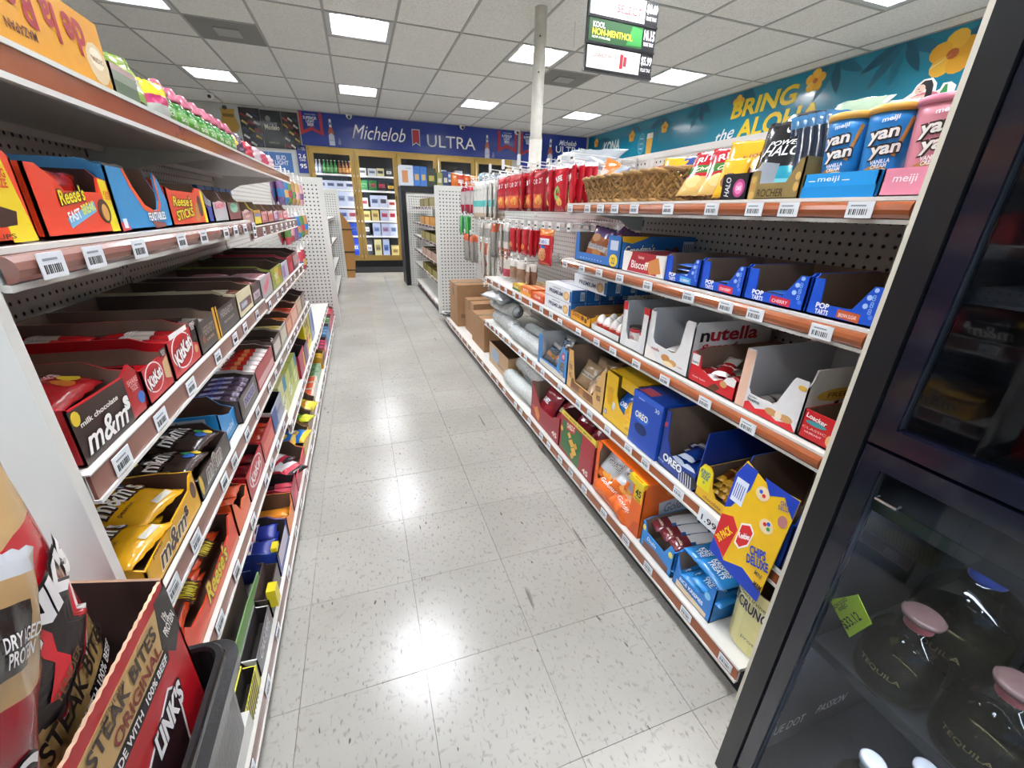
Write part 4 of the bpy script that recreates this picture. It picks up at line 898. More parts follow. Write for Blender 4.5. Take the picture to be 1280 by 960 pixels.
# ---- base deck
ZS = .116; BI = -.031+.014
t = thing('snack_tub', 'pale yellow round-fronted snack tub with torn brown inside beside the black case', 'snack tub', (RX+.05, .485, ZS), -PI/2); t.scale = (1.2, 1.1, 1.18)
mb = MB(); n = 22; py, ki = mat_card('#e2dc9a'), M('#a08a6e', rough=.85, grain=.06, scale=25); P = []
r = random.Random(3)
for k in range(n):
    a = 2*PI*k/n; ca, sa = math.cos(a), math.sin(a); ex = 2.6
    x = math.copysign(abs(ca)**(2/ex), ca)*.068; y = math.copysign(abs(sa)**(2/ex), sa)*.09+.045
    hz = .165+.06*(.5+.5*sa)+r.uniform(-.004, .004); P.append((x, y, hz))
for k in range(n):
    a, b = P[k], P[(k+1) % n]; s = .965
    mb.poly([(a[0]*.93, (a[1]-.045)*.93+.045, 0), (b[0]*.93, (b[1]-.045)*.93+.045, 0), b, a], py)
    mb.poly([(b[0]*.9, (b[1]-.045)*.9+.045, .003), (a[0]*.9, (a[1]-.045)*.9+.045, .003), (a[0]*s, (a[1]-.045)*s+.045, a[2]), (b[0]*s, (b[1]-.045)*s+.045, b[2])], ki)
    mb.poly([a, b, (b[0]*s, (b[1]-.045)*s+.045, b[2]), (a[0]*s, (a[1]-.045)*s+.045, a[2])], ki)
mb.poly([(p[0]*.9, (p[1]-.045)*.9+.045, .002) for p in P], ki); mb.build('tub_body', t)
def tubf(a, b):
    for k in range(40):
        pass
    u = min(.999, abs(a)/.066); return .090*(1-u**2.6)**(1/2.6)-.045-.0+.001
for s_, u, v, w_, h_, c, kw in (('FITCRUNCH', -.005, .12, .105, .026, '#2b2b26', dict(bold=.05, outline='#f4f1dc')), ('Robert Irvine', -.01, .142, .07, .010, '#5a5a44', {}), ('protein', .02, .04, .05, .012, '#8a8a70', {})):
    lettering(t, s_, (0, 0, 0), (1, 0, 0), (0, 0, 1), (0, -1, 0), u, v, w_, h_, c, wrap=lambda a, b: tubf(a, b)*(.93+.07*b/.2), **kw)
q = pouch('snack_pack', 'dark red snack pack left in the pale yellow tub', 'snack pack', .07, .12, .02, '#9c1f26', [(lambda u, v: u > .7, '#d9b92c')], seed=70); q.location = (RX+.11, .49, ZS+.07); q.rotation_euler = (-.8, .4, -1.3)
t = carton('rice_bar_tray', 'cyan and blue rice treat tray with a low front', 'R', .565, .72, ZS, .28, .12, .055, '#1b74c4', KRAFT, inset=BI, cut=.03, notch=[(0,0),(1,0),(1,1),(.9,.98),(.78,.6),(.6,.42),(.2,.42),(.1,.6),(0,.95)], back=.10,
    F=([([(.1,.02),(.9,.02),(.9,.14),(.1,.2)], '#ddc9a6'), (ell(.84, .62, .07, .1, 14), '#7fc4e6')], [('RICE KRISPIES', .48, .30, .62, .11, '#e8f1f7', dict(bold=.05)), ('TREATS', .4, .2, .3, .08, '#1a3c7c')]))
kb = pouch('rice_treat', 'blue rice treat packet', 'rice treat', .11, .20, .02, '#2a86cc', [(lambda u, v: .2 < u < .85 and v > .42, '#8d7a5c')], [('RICE\nKRISPIES\nTREATS', 0, -.27, .6, .26, '#e9f3fa', dict(bold=.05))], seed=71, wr=.1)
PARK.append(kb); Tt = Fr(t.location, t.rotation_euler)
scatter(kb, t, [(.052, .12, .115, FLAT+.02, 0, -.05), (.118, .10, .137, FLAT+.02, 0, -.12)], 'blue rice treat packet lying on top of the cyan tray', 'rice treat packets')
for k in range(3): put(kb, Tt, .04+.035*k, .10, .03+.022*k, .03, FLAT, first=False, label='blue rice treat packet inside the cyan tray', group='rice treat packets inside')
t = carton('cookie_tray', 'light blue cookie tray with blue, white and maroon packets in rows', 'R', .725, .885, ZS, .28, .105, .06, '#2f86cf', KRAFT, inset=BI, cut=.03, notch=[(0,0),(1,0),(1,.9),(.86,1),(.72,.58),(.18,.6),(.08,.9),(0,.9)], back=.10,
    F=([(ell(.9, .7, .06, .1, 12), '#e3cf6a'), (ell(.07, .7, .05, .1, 12), '#e3cf6a'), ([(.1,.02),(.9,.02),(.9,.2),(.5,.3),(.1,.24)], '#7a4a38')], [('Double', .35, .45, .3, .14, '#e8f1f7', dict(shear=.3))]))
ck = pouch('cookie_packet', 'blue cookie packet', 'cookie packet', .06, .17, .03, '#245c96', [(lambda u, v: v < .3, '#6b2630'), (lambda u, v: ((u-.5)/.42)**2+((v-.62)/.3)**2 < 1, '#d5d8da')], [('cookie', 0, -.34, .6, .06, '#ecd9c4')], seed=72, wr=.12, nx=8, ny=12, back='#1d4a7c')
PARK.append(ck); scatter(ck, t, [(.035+.045*k, .11, .085, FLAT+.12, 0, -.25) for k in range(3)]+[(.035+.045*k, .14, .05, FLAT, 0, -.2) for k in range(3)], 'blue and white cookie packet with a maroon end in the light blue tray', 'blue and white cookie packets')
# orange cracker carton
t = carton('cracker_carton', 'bright orange carton with a large window full of white and orange cracker bags', 'R', .895, 1.205, ZS, .30, .215, .045, '#e5661c', KRAFT, inset=BI, cut=.012, notch=[(0,0),(1,0),(1,.92),(.93,1),(.80,1),(.80,.28),(.72,.2),(.35,.2),(.08,.3),(.06,.8),(.10,.93),(.10,1),(0,1)], back=.21,
    F=([(rect(.83, .62, .97, .88), '#dfc41e'), ([(.82,.0),(1,.0),(1,.3),(.9,.25)], '#c9521a')], [('45', .90, .77, .10, .13, '#16181c', dict(bold=.06)), ('PACKS', .90, .66, .1, .05, '#16181c')]),
    R=([([(.25,.3),(.78,.35),(.8,.72),(.22,.62)], '#cfd2d6'), (ell(.45,.8,.16,.1,14), '#e98a44')], [('Goldfish', .5, .52, .4, .16, '#7a7f88', dict(shear=.3, rot=.05))]))
MB().box(0, .012, .21, .304, .30, .214, mat_card('#e5661c')).box(.22, -.004, .19, .30, .012, .2135, mat_card('#dfc41e')).build('top_flap', t)
gf = pouch('cracker_bag', 'white and orange cracker bag', 'cracker bag', .12, .13, .035, '#b9bcbe', [(lambda u, v: v < .28, '#dd6a22')], [('Goldfish', 0, .12, .7, .16, '#f4f0ec', dict(shear=.25, outline='#4a4d55'))], seed=73, wr=.35, back='#9fa3a6', patches=[(ell(-.05, -.3, .2, .1, 12), '#e89a3c')]); PARK.append(gf)
scatter(gf, t, [(.07, .05, .12, -.5, .3, .3), (.12, .07, .14, -.6, -.3, -.2), (.17, .06, .12, -.6, .4, .5), (.10, .13, .15, -.5, -.2, .1), (.20, .12, .13, -.7, .3, -.3), (.16, .16, .16, -.3, 0, .6), (.24, .2, .13, -.5, .4, 0)], 'silver-white cracker bag in the orange carton', 'silver-white cracker bags')
og = pouch('cracker_bag', 'orange cracker bag', 'cracker bag', .12, .12, .035, '#e0692a', [(lambda u, v: .6 < v < .75, '#efb08a')], [('Goldfish', 0, -.1, .7, .14, '#f6ece4', dict(shear=.25))], seed=74, wr=.35); PARK.append(og)
scatter(og, t, [(.09, .03, .07, -.7, .2, .2), (.15, .04, .06, -.9, -.2, -.3), (.20, .03, .055, -.7, .5, .1)], 'orange cracker bag low in the window of the orange carton', 'orange cracker bags')
# green and red cracker carton
t = carton('cracker_carton', 'dark red and green cracker carton with a yellow torn rim along its open top', 'R', 1.212, 1.525, ZS, .26, .205, .20, '#a3202e', M('#5c2a2a', rough=.8), inset=BI, cut=.01, back=.20,
    F=([([(.04,.1),(.62,.0),(.66,.84),(.08,.80)], '#2f6a38'), ([(.2,.62),(.44,.66),(.48,.9),(.2,.84)], '#b4272e'), (rect(0, .88, 1, 1), '#e2cf4a'), (ell(.38,.42,.09,.1,4), '#dfa63c'), (ell(.30,.55,.06,.08,4), '#e0b45a'), (ell(.46,.28,.09,.11,4), '#e3b252'), (ell(.5,.44,.06,.08,4), '#d99a32'), (ell(.42,.15,.06,.08,4), '#dca545'), (ell(.06,.55,.045,.06,14), '#dcb14a')],
       [('CHEEZ-IT', .33, .76, .24, .12, '#f2e7da', dict(bold=.05, rot=.12)), ('45', .82, .12, .16, .12, '#f0e4d8', dict(bold=.05)), ('50% MORE 50% MORE', .5, .94, .8, .05, '#7a4a1a', dict(bold=.03))]),
    R=([(rect(0, .84, 1, 1), '#e2cf4a')], [('50% MORE', .4, .92, .6, .09, '#8a2a22', dict(bold=.05))]))
rc = pouch('cracker_bag', 'dark red cracker bag', 'cracker bag', .11, .12, .03, '#7c1a26', [(lambda u, v: v < .3, '#b98a3a')], seed=75, wr=.35, back='#5f2b22'); PARK.append(rc)
scatter(rc, t, [(.08, .07, .13, -.5, .2, .2), (.15, .09, .12, -.8, -.2, -.3), (.22, .07, .13, -.6, .5, .1), (.18, .16, .14, -.9, 0, 0)], 'dark red cracker bag in the green and red carton', 'dark red cracker bags')
t = carton('cracker_carton', 'dark red open cracker carton next to the clear bundles of cups', 'R', 1.53, 1.885, ZS, .26, .205, .10, '#97202c', KRAFT, inset=BI, cut=.03, notch=[(0,0),(1,0),(1,.68),(.85,.62),(.75,.5),(.35,.48),(.18,.72),(0,.96)], back=.19,
    F=([([(.12,.3),(.2,.12),(.3,.05),(.34,.22),(.24,.42)], '#d88a42'), (ell(.1,.3,.04,.06,12), '#c9553a')], [('45', .86, .18, .16, .13, '#f0e4d8', dict(bold=.05))]))
r2_ = pouch('cracker_bag', 'dark red crunchy snack bag', 'cracker bag', .15, .16, .04, '#851c28', [(lambda u, v: v < .22, '#d97a2c')], [('CHEEZ', -.1, .08, .35, .16, '#d9d3d6', dict(bold=.06, outline='#3a3f55'))], seed=76, wr=.3); PARK.append(r2_)
scatter(r2_, t, [(.13, .05, .11, -.5, .1, .1), (.23, .08, .10, -.6, -.3, -.2), (.28, .14, .12, -.5, .2, .1)], 'dark red snack bag standing in the dark red open carton', 'dark red snack bags')
# clear bundles of plastic cups: stacked tumblers inside a film sleeve
def bundle(label, loc, rz, L=.42, rad=.042, n=16, tint='#d7dcda', cat='cup bundle'):
    t = thing('cup_bundle', label, cat, loc, (0, 0, rz)); cm = M(tint, rough=.15, coat=.5, grain=.03)
    mb = MB()
    for k in range(n):
        a = L*k/n; mb.tube([(0, a, rad), (0, a+L/n*.75, rad), (0, a+L/n*.95, rad)], [rad*.86, rad*.93, rad], cm, 14)
    mb.build('nested_cups', t, True)['kind'] = 'stuff'
    r = random.Random(int(loc[1]*100)); mb = MB(); N = 12; K = 14
    for k in range(K+1):
        a = -.02+(L+.06)*k/K; e = min(1, (k+.3)/1.5, (K-k+.3)/1.5)
        for j in range(N): q = 2*PI*j/N; rr = rad*(1.06+r.uniform(0, .12))*e; mb.v.append((rr*math.cos(q), a, rad+rr*math.sin(q)))
    for k in range(K):
        for j in range(N): mb.f.append((k*N+j, k*N+(j+1) % N, (k+1)*N+(j+1) % N, (k+1)*N+j)); mb.m.append(mb.mi(FILM))
    mb.build('film_sleeve', t, True); return t
bundle('clear film sleeve of greenish plastic cups on the base deck, front one', (RX+.045, 1.92, .117), .05, .44, .045, tint='#cfdcd2')
bundle('clear film sleeve of plastic cups on the base deck, behind the front one', (RX+.145, 1.93, .117), -.03, .42, .045)
bundle('clear film sleeve of plastic cups lying on top of the other two', (RX+.10, 1.95, .20), 0, .40, .042, tint='#c9ccc8')
bundle('clear film sleeve of cups on the fourth shelf nearest the blue snack tray', (RX+.06, 1.93, .415), .03, .42, .042)
bundle('clear film sleeve of cups on the fourth shelf, behind the nearest one', (RX+.15, 1.93, .415), -.02, .44, .042)
bundle('clear film sleeve of cups on the fourth shelf, middle of the row', (RX+.07, 2.38, .415), 0, .40, .042)
bundle('grey silvery sleeve of lids at the far end of the fourth shelf', (RX+.10, 2.45, .50), .1, .36, .045, tint='#8e9092')
# crumpled dark foil bag at the far end
q = pouch('foil_bag', 'crumpled silver grey foil bag at the far end of the fourth shelf', 'foil bag', .34, .26, .08, '#a2a4a6', seed=80, wr=.5, nx=16, ny=16); q.location = (RX+.12, 2.66, .60); q.rotation_euler = (FLAT, .1, .3)
# open kraft box and the closed shipping boxes
t = carton('kraft_box', 'open brown kraft box with a blue print on its front, on the base deck', 'R', 2.36, 2.80, ZS, .30, .15, .15, '#b08b62', M('#6a4c38', rough=.85), cat='cardboard box', inset=BI+.03, cut=.01,
    F=([([(.12,.3),(.5,.25),(.55,.8),(.15,.9)], '#8fa3b8')], [('lance', .62, .3, .3, .2, '#6a4c30')]))
def shipbox(label, x0, y0, x1, y1, z0, z1, rz=0, open_=False):
    t = thing('cardboard_box', label, 'cardboard box', ((x0+x1)/2, (y0+y1)/2, z0), (0, 0, rz)); w, d, h = (x1-x0), (y1-y0), z1-z0; k = M('#94704e', rough=.85, grain=.07, scale=20)
    MB().box(-w/2, -d/2, 0, w/2, d/2, h-.002, k).build('carton_body', t)
    MB().box(-w/2, -d/2, h-.002, w/2, -.002, h+.001, k).box(-w/2, .002, h-.002, w/2, d/2, h+.001, k).build('top_flaps', t)
    MB().box(-w/2-.0006, -.024, h*.72, w/2+.0006, .024, h+.0018, M('#8a6a42', rough=.25, coat=.5)).build('packing_tape', t)
    for q_, (a, b) in enumerate(((-.3, .25), (.25, .3))): MB().box(w*a-.03, -d/2-.0008, h*b-.015, w*a+.03, -d/2, h*b+.02, M('#6f5238', grain=0)).build('printed_mark', t)
    return t
shipbox('brown shipping box with printed marks, front one on the base deck', .83, 2.98, 1.15, 3.36, .116, .365)
shipbox('brown shipping box behind the front one on the base deck, half hidden', .86, 3.42, 1.15, 3.74, .116, .40)
shipbox('tall brown shipping box against the pegboard partition', .80, 3.80, 1.12, 4.14, .116, .50)
q = pouch('glove', 'black cloth glove dropped at the far end of the base deck', 'glove', .10, .16, .03, '#151517', seed=81, wr=.4); q.location = (.80, 4.25, .135); q.rotation_euler = (FLAT, 0, .9)

# ---- peg hooks with hanging bags (sections two and three)
WIRE = M('#d3d4d2', rough=.3, coat=.4, grain=0)
def hook_mesh(L=.30):
    mb = MB()
    mb.tube([(0, 0, 0), (-L, 0, .008), (-L-.008, 0, .02)], .0025, WIRE, 5)
    mb.tube([(0, 0, .026), (-L-.012, 0, .036)], .002, WIRE, 5)
    mb.box(-L-.016, -.016, .006, -L-.013, .016, .038, M('#eceae2', rough=.3, grain=0)); mb.box(-L-.0165, -.012, .014, -L-.0158, .012, .022, TAGB)
    mb.box(-.004, -.008, -.012, .003, .008, .036, WIRE)
    return mb.mesh('peg_hook')
HK = hook_mesh(.29)
hk_n = 0
def hook(y, z, lab, x=1.160):
    return tag(link('peg_hook', HK, None, (x, y, z)), lab, 'peg hook', 'white wire peg hooks')
def hbag(label, w, h, t, base, zones=(), texts=(), **k):
    k['wr'] = k.get('wr', .3)*1.7; p = pouch('hanging_bag', label, 'candy bag', w, h, t, base, zones, texts, **k); mb = MB(); PARK.append(p)
    return p
def HNO(y):
    for k in range(9):
        if abs(y-(1.74+.122*k)) < .002: return ORD[k]
    return '%.0f' % ((y-1.6)*10) if False else {2.19: 'first', 2.29: 'second', 2.39: 'third', 2.50: 'fourth', 2.62: 'fifth', 2.74: 'sixth', 2.90: 'seventh', 3.04: 'eighth', 3.2: 'ninth', 2.86: 'first', 2.98: 'second', 3.10: 'third', 3.24: 'fourth', 3.38: 'fifth', 2.22: 'first', 2.34: 'second', 2.46: 'third', 2.58: 'fourth', 2.70: 'fifth', 3.62: 'first', 3.80: 'second', 3.7: 'first', 3.9: 'second'}.get(y, '')
def hang(p, y, z, n, label, group, x0=.872, dx=.022, drop=None, tw=0):
    """n bags on the hook at (y,z), hanging from the front backwards"""
    r = random.Random(int(y*100))
    F0 = Fr((0, 0, 0), (0, 0, 0))
    scatter(p, F0, [(x0+dx*k, y+r.uniform(-.008, .008), z-drop/2+.004, r.uniform(-.05, .05), 0, -PI/2+tw+r.uniform(-.45, .45)) for k in range(n)], label, group, ph=[('front bag' if k == 0 else ORD[k]+' bag back')+(', hook '+HNO(y) if HNO(y) else '') for k in range(n)])
rb1 = hbag('red candy bag', .118, .19, .03, '#a81826', [(lambda u, v: .1 < u < .9 and .1 < v < .42, '#d9643a'), (lambda u, v: v < .08, '#8e1a26')], [('CANDY', 0, .22, .66, .12, '#f4e8e6', dict(bold=.05, rot=.1))], seed=90, wr=.3, patches=[(ell(.05, -.22, .25, .12, 12), '#e59a4a')])
rb2 = hbag('red bag with a green mark', .118, .19, .03, '#b81c2a', [(lambda u, v: v > .93, '#dfe3e6')], [('LIFE', 0, .2, .5, .12, '#f4e8e6', dict(bold=.05, rot=.2))], seed=91, wr=.3, patches=[(ell(-.05, -.1, .22, .16, 12), '#7fae5a'), (ell(.1, -.28, .2, .1, 12), '#e8b35c')])
ys = [1.74+.122*k for k in range(9)]
for k, y in enumerate(ys):
    hook(y, 1.325, 'white wire peg hook carrying red candy bags, %s from the wicker basket' % ORD[k])
    hang(rb2 if k in (0, 1, 2) else rb1, y, 1.325, 4, 'red hanging candy bag with green mark, top row' if k in (0, 1, 2) else 'red hanging candy bag with orange picture, top row', 'red candy bags, green mark' if k in (0, 1, 2) else 'red candy bags, orange picture', drop=.19)
wt = hbag('white candy bag', .10, .25, .025, '#cfcdc6', [(lambda u, v: .35 < v < .5, '#55b3ae'), (lambda u, v: v < .2, '#b9a68f')], [('gummy', 0, .28, .6, .06, '#3a5a58')], seed=92, wr=.3)
for y in (2.86, 2.98, 3.10, 3.24, 3.38):
    hook(y, 1.325, 'white wire peg hook carrying white and teal bags, %s from near end' % ORD[(2.86, 2.98, 3.10, 3.24, 3.38).index(y)]); hang(wt, y, 1.325, 3, 'white hanging bag with teal band, top row', 'white and teal bags', drop=.25)
dr = hbag('dark red ribbon bag', .09, .2, .03, '#b7b0ad', [(lambda u, v: v > .8 or v < .3, '#a31c36')], seed=93, wr=.4)
for y in (3.62, 3.80): hook(y, 1.31, 'white wire peg hook with a ribboned bag, far end'); hang(dr, y, 1.31, 2, 'clear bag with dark red ribbon top, top row', 'ribboned bags', drop=.2)
# second row
lp = hbag('long white packet', .085, .24, .022, '#cbc5bb', [(lambda u, v: .12 < v < .4, '#a8573c'), (lambda u, v: .62 < v < .8, '#8e8b84')], [('JERKY', 0, .33, .6, .05, '#3a302a')], seed=94, wr=.25)
gy = hbag('grey and tan packet', .085, .22, .03, '#8b8781', [(lambda u, v: v > .75, '#b5532f')], seed=95, wr=.3)
rp = hbag('slim red packet', .075, .15, .025, '#b01e28', [(lambda u, v: v > .9, '#c9ccce')], seed=96, wr=.2, patches=[(ell(0, -.2, .25, .12, 10), '#d9763a')])
ch = hbag('red chip bag', .12, .17, .04, '#b81f26', [(lambda u, v: v > .84, '#dd7a2c'), (lambda u, v: .55 < v < .76 and .15 < u < .85, '#dfe2ea')], [('CHIPS', 0, .16, .5, .1, '#2a4a8c')], seed=97, wr=.2, patches=[(ell(-.05, -.18, .28, .2, 12), '#c98a5a'), (ell(.0, .02, .2, .05, 10), '#3a6ab4')])
z2 = 1.055; N2 = [2.00, 2.19, 2.29, 2.39, 2.50, 2.62, 2.74, 2.90, 3.04, 3.2]
for y, p, n, d, lb, gr in [(2.00, ch, 1, .17, 'single red chip bag hanging alone on the second row of hooks', None), (2.19, rp, 3, .15, 'slim red packet, second row of hooks', 'slim red packets'), (2.29, rp, 3, .15, 'slim red packet, second row of hooks', 'slim red packets'), (2.39, rp, 3, .15, 'slim red packet, second row of hooks', 'slim red packets'), (2.50, rp, 2, .15, 'slim red packet, second row of hooks', 'slim red packets'),
        (2.62, lp, 2, .24, 'long white packet with brown picture, second row', 'long white packets'), (2.74, lp, 3, .24, 'long white packet with brown picture, second row', 'long white packets'), (2.90, gy, 3, .22, 'grey packet with orange top, second row', 'grey packets'), (3.04, lp, 3, .24, 'long white packet with brown picture, second row', 'long white packets'), (3.2, lp, 2, .24, 'long white packet with brown picture, second row', 'long white packets')]:
    hook(y, z2, 'white wire peg hook, second row, carrying packets, %s from near end' % ORD[N2.index(y)]); hang(p, y, z2, n, lb, gr, drop=d)
for y in (1.72, 1.83, 1.92, 2.10): hook(y, z2, 'empty white wire peg hook on the second row, %s from near end' % ORD[(1.72, 1.83, 1.92, 2.10).index(y)])
gb_ = hbag('green and blue band', .07, .16, .02, '#4f8f8a', [(lambda u, v: u > .5, '#4aa04a')], seed=98, wr=.2)
for y in (3.7, 3.9): hook(y, 1.09, 'white wire peg hook with green and blue packets'); hang(gb_, y, 1.09, 2, 'green and blue packet near the right partition', 'green and blue packets', drop=.16)
# third row
ml = hbag('small mixed packet', .085, .12, .02, '#c9c2b6', [(lambda u, v: v < .45, '#a83a4a')], seed=99, wr=.3)
br = hbag('small brown packet', .08, .12, .02, '#8a6a55', [(lambda u, v: v > .7, '#d3cdc4')], seed=100, wr=.3)
for k, y in enumerate((2.22, 2.34, 2.46, 2.58, 2.70)):
    hook(y, .865, 'white wire peg hook on the third row, %s from near end' % ORD[k]); p = br if k < 3 else ml
    hang(p, y, .865, 3, 'small brown packet on the third row of hooks' if k < 3 else 'small white and crimson packet on the third row of hooks', 'small brown packets' if k < 3 else 'small crimson packets', drop=.12)
gs = hbag('long white packet with a green disc', .095, .26, .025, '#cfcac0', [(lambda u, v: v < .12, '#b9733c')], [('SNACK', 0, .3, .6, .06, '#3a302a', dict(rot=PI/2))], seed=101, wr=.25, patches=[(ell(0, -.1, .28, .12, 14), '#6abf3c')])
rs = hbag('long white packet with a red disc', .095, .26, .025, '#cdc6bc', [(lambda u, v: v < .12, '#b9733c')], [('SNACK', 0, .3, .6, .06, '#3a302a', dict(rot=PI/2))], seed=102, wr=.25, patches=[(ell(0, -.1, .28, .12, 14), '#b23c34')])
for y, p, lb in ((3.0, gs, 'long white packet with a green disc by the boxes'), (3.16, rs, 'long white packet with a red disc by the boxes')):
    hook(y, .92, 'white wire peg hook, lower row by the boxes'); hang(p, y, .92, 3, lb, lb[24:40]+' packets', drop=.26)
for y, z in ((3.5, .95), (3.7, .95)): hook(y, z, 'white wire peg hook with tan packets'); hang(gy, y, z, 2, 'grey and tan packet close to the pegboard partition', 'grey and tan far packets', drop=.22)
for y in (2.95, 3.08): hook(y, .60, 'empty white wire hook low above the boxes')
t = thing('hanging_bar', 'white wire cross bar running under the top row of hanging bags', 'wire bar', (.9, 1.66, 1.10))
MB().tube([(0, 0, 0), (0, 1.6, 0)], .003, WIRE, 6).build('front_wire', t); MB().tube([(.16, 0, .0), (.16, 1.6, .0)], .003, WIRE, 6).build('rear_wire', t)
for y in (.02, 1.18, 1.58): MB().tube([(0, y, 0), (.262, y, 0)], .003, WIRE, 6).build('support_wire', t)
# price sign hanging from the ceiling
t = thing('price_sign', 'black framed hanging sign with three cigarette price panels', 'sign', (1.515, 3.0, 2.02), (0, 0, .03))
w, h = .53, .42
MB().box(0, 0, 0, w, .02, h, M('#141416', rough=.35)).box(-.004, -.008, -.008, w+.004, .024, .008, M('#1c1c1f', rough=.3)).box(-.002, -.006, .140, w+.002, 0, .154, M('#1c1c1f', rough=.3)).box(-.002, -.006, .278, w+.002, 0, .292, M('#1c1c1f', rough=.3)).build('frame', t)
for n_, (z0, c) in enumerate(((.012, '#dcd8d2'), (.156, '#1d4a22'), (.294, '#d9e0dc'))):
    MB().box(.012, -.003, z0, w*.80, 0, z0+.12, mat_ink(c)).build('price_card', t); MB().box(w*.805, -.003, z0, w-.01, 0, z0+.12, mat_ink('#18181a')).build('price_holder', t)
def sg(s, u, v, wf, hf, c, **k): lettering(t, s, (0, -.004, 0), (1, 0, 0), (0, 0, 1), (0, -1, 0), u*w, v, wf*w, hf, c, **k)
for s_, z in (('$8.69', .375), ('10.15', .237), ('$5.99', .093)): sg(s_, .90, z, .16, .055, '#f4f4f2', bold=.05); sg('PLUS TAX', .90, z-.048, .15, .02, '#e9e9e6', bold=.03)
sg('Winston', .20, .352, .3, .05, '#8d9296'); sg('SELECT', .57, .345, .36, .042, '#8e2a34', bold=.02)
sg('KOOL', .16, .243, .17, .03, '#f0f2ee', bold=.05); sg('NON-MENTHOL', .36, .207, .58, .036, '#e2d23a', bold=.05); sg('NOW AVAILABLE', .2, .178, .26, .013, '#dfe3d8', bold=.03)
patch(t, [(.30, .165), (.42, .17), (.42, .262), (.34, .27)], (0, -.003, 0), (1, 0, 0), (0, 0, 1), (0, -1, 0), '#2f7a38')
sg('LOWEST PRICE', .28, .085, .34, .02, '#7a5a50'); patch(t, rect(.265, .03, .29, .11), (0, -.003, 0), (1, 0, 0), (0, 0, 1), (0, -1, 0), '#a8202e'); patch(t, rect(.235, .035, .262, .10), (0, -.003, 0), (1, 0, 0), (0, 0, 1), (0, -1, 0), '#c9c6c0'); patch(t, rect(.293, .045, .318, .10), (0, -.003, 0), (1, 0, 0), (0, 0, 1), (0, -1, 0), '#8e2a34')
for x in (.04, w-.04): MB().tube([(x, .01, h), (x, .01, ZC-2.02)], .002, M('#8d8f92', metal=.8, rough=.3), 6).build('hanging_wire', t)
t = tag(MB().tube([(0, 0, 0), (0, 0, .2)], .003, M('#c6c6c2', rough=.4), 6).build('ceiling_wire', loc=(2.0, 4.2, ZC-.2)), 'short white wire hanging from the ceiling right of the pole', 'wire')

# ================================================================ LEFT SIDE GOODS
# ---- second shelf from the top (eye level)
ZS = 1.086
NW = [(0,0),(1,0),(1,1),(.80,1),(.76,.55),(.30,.52),(.14,.9),(0,1)]
t = carton('candy_carton', 'orange and yellow king size peanut butter cup carton at the left picture edge', 'L', .545, .655, ZS, .2, .095, .05, '#e0401a', M('#d8bd2a', rough=.6), cut=.02, notch=[(0,0),(1,0),(1,.88),(.86,1),(.62,1),(.58,.55),(.1,.5),(0,.8)], sidecol='#e3d42c', back=.085,
    F=([([(.60,.0),(.98,.0),(.84,.99),(.60,.99)], '#e3c81e'), ([(.42,.42),(.80,.32),(.74,.18),(.5,.16)], '#3a2018'), ([(.06,.5),(.44,.46),(.4,.3),(.1,.3)], '#c98c3a'), ([(.06,.32),(.4,.32),(.36,.16),(.1,.16)], '#3a2018')], [('KING\nSIZE', .73, .66, .2, .2, '#d5401a', dict(bold=.06)), ('6 CUPS', .4, .07, .5, .05, '#3a1c10')]))
oc = bar_proto('candy_pack', 'orange candy pack', 'candy pack', .09, .04, .02, '#dd4a1e', [(lambda u, v: u > .75, '#e0c92a')], seed=110, nx=6, ny=4)
scatter(oc, t, [(.055, .03, .03+.02*k, 0, 0, 0) for k in range(3)], 'orange pack inside the king size carton', 'orange packs')
t = carton('candy_carton', 'orange peanut butter bar carton with a torn brown opening and yellow corner', 'L', .665, .845, ZS, .17, .082, .05, '#dc3d1e', M('#4a2c22', rough=.85), cut=.02, notch=[(0,0),(1,0),(1,.86),(.86,.90),(.82,.66),(.36,.66),(.28,.82),(.12,1),(0,1)], sidecol='#c8301a', back=.085,
    F=([([(.86,.02),(.99,.02),(.97,.86),(.86,.88)], '#e3cf1e'), ([(.28,.26),(.70,.52),(.70,.36),(.30,.12)], '#6fb0d8'), (ell(.82,.36,.09,.2,16), '#4a281a'), (ell(.83,.34,.05,.14,14), '#d09a4a')],
       [("Reese's", .42, .60, .34, .22, '#e8d42a', dict(bold=.04, outline='#3a1a10', rot=.12, shear=.2)), ('FAST', .38, .31, .17, .15, '#eef2f4', dict(bold=.05, rot=.2)), ('BREAK', .59, .42, .2, .15, '#d8e66a', dict(bold=.05, rot=.2)), ('KING\nSIZE', .93, .62, .1, .14, '#d5401a', dict(bold=.04))]), L=([], []))
fbp = bar_proto('candy_pack', 'red candy pack', 'candy pack', .14, .04, .02, '#c82a20', [(lambda u, v: u < .2, '#e8e2da')], seed=111, nx=6, ny=4)
scatter(fbp, t, [(.095, .03, .015+.021*k, 0, 0, .02*k) for k in range(3)], 'red pack inside the torn orange carton', 'red packs in the orange carton')
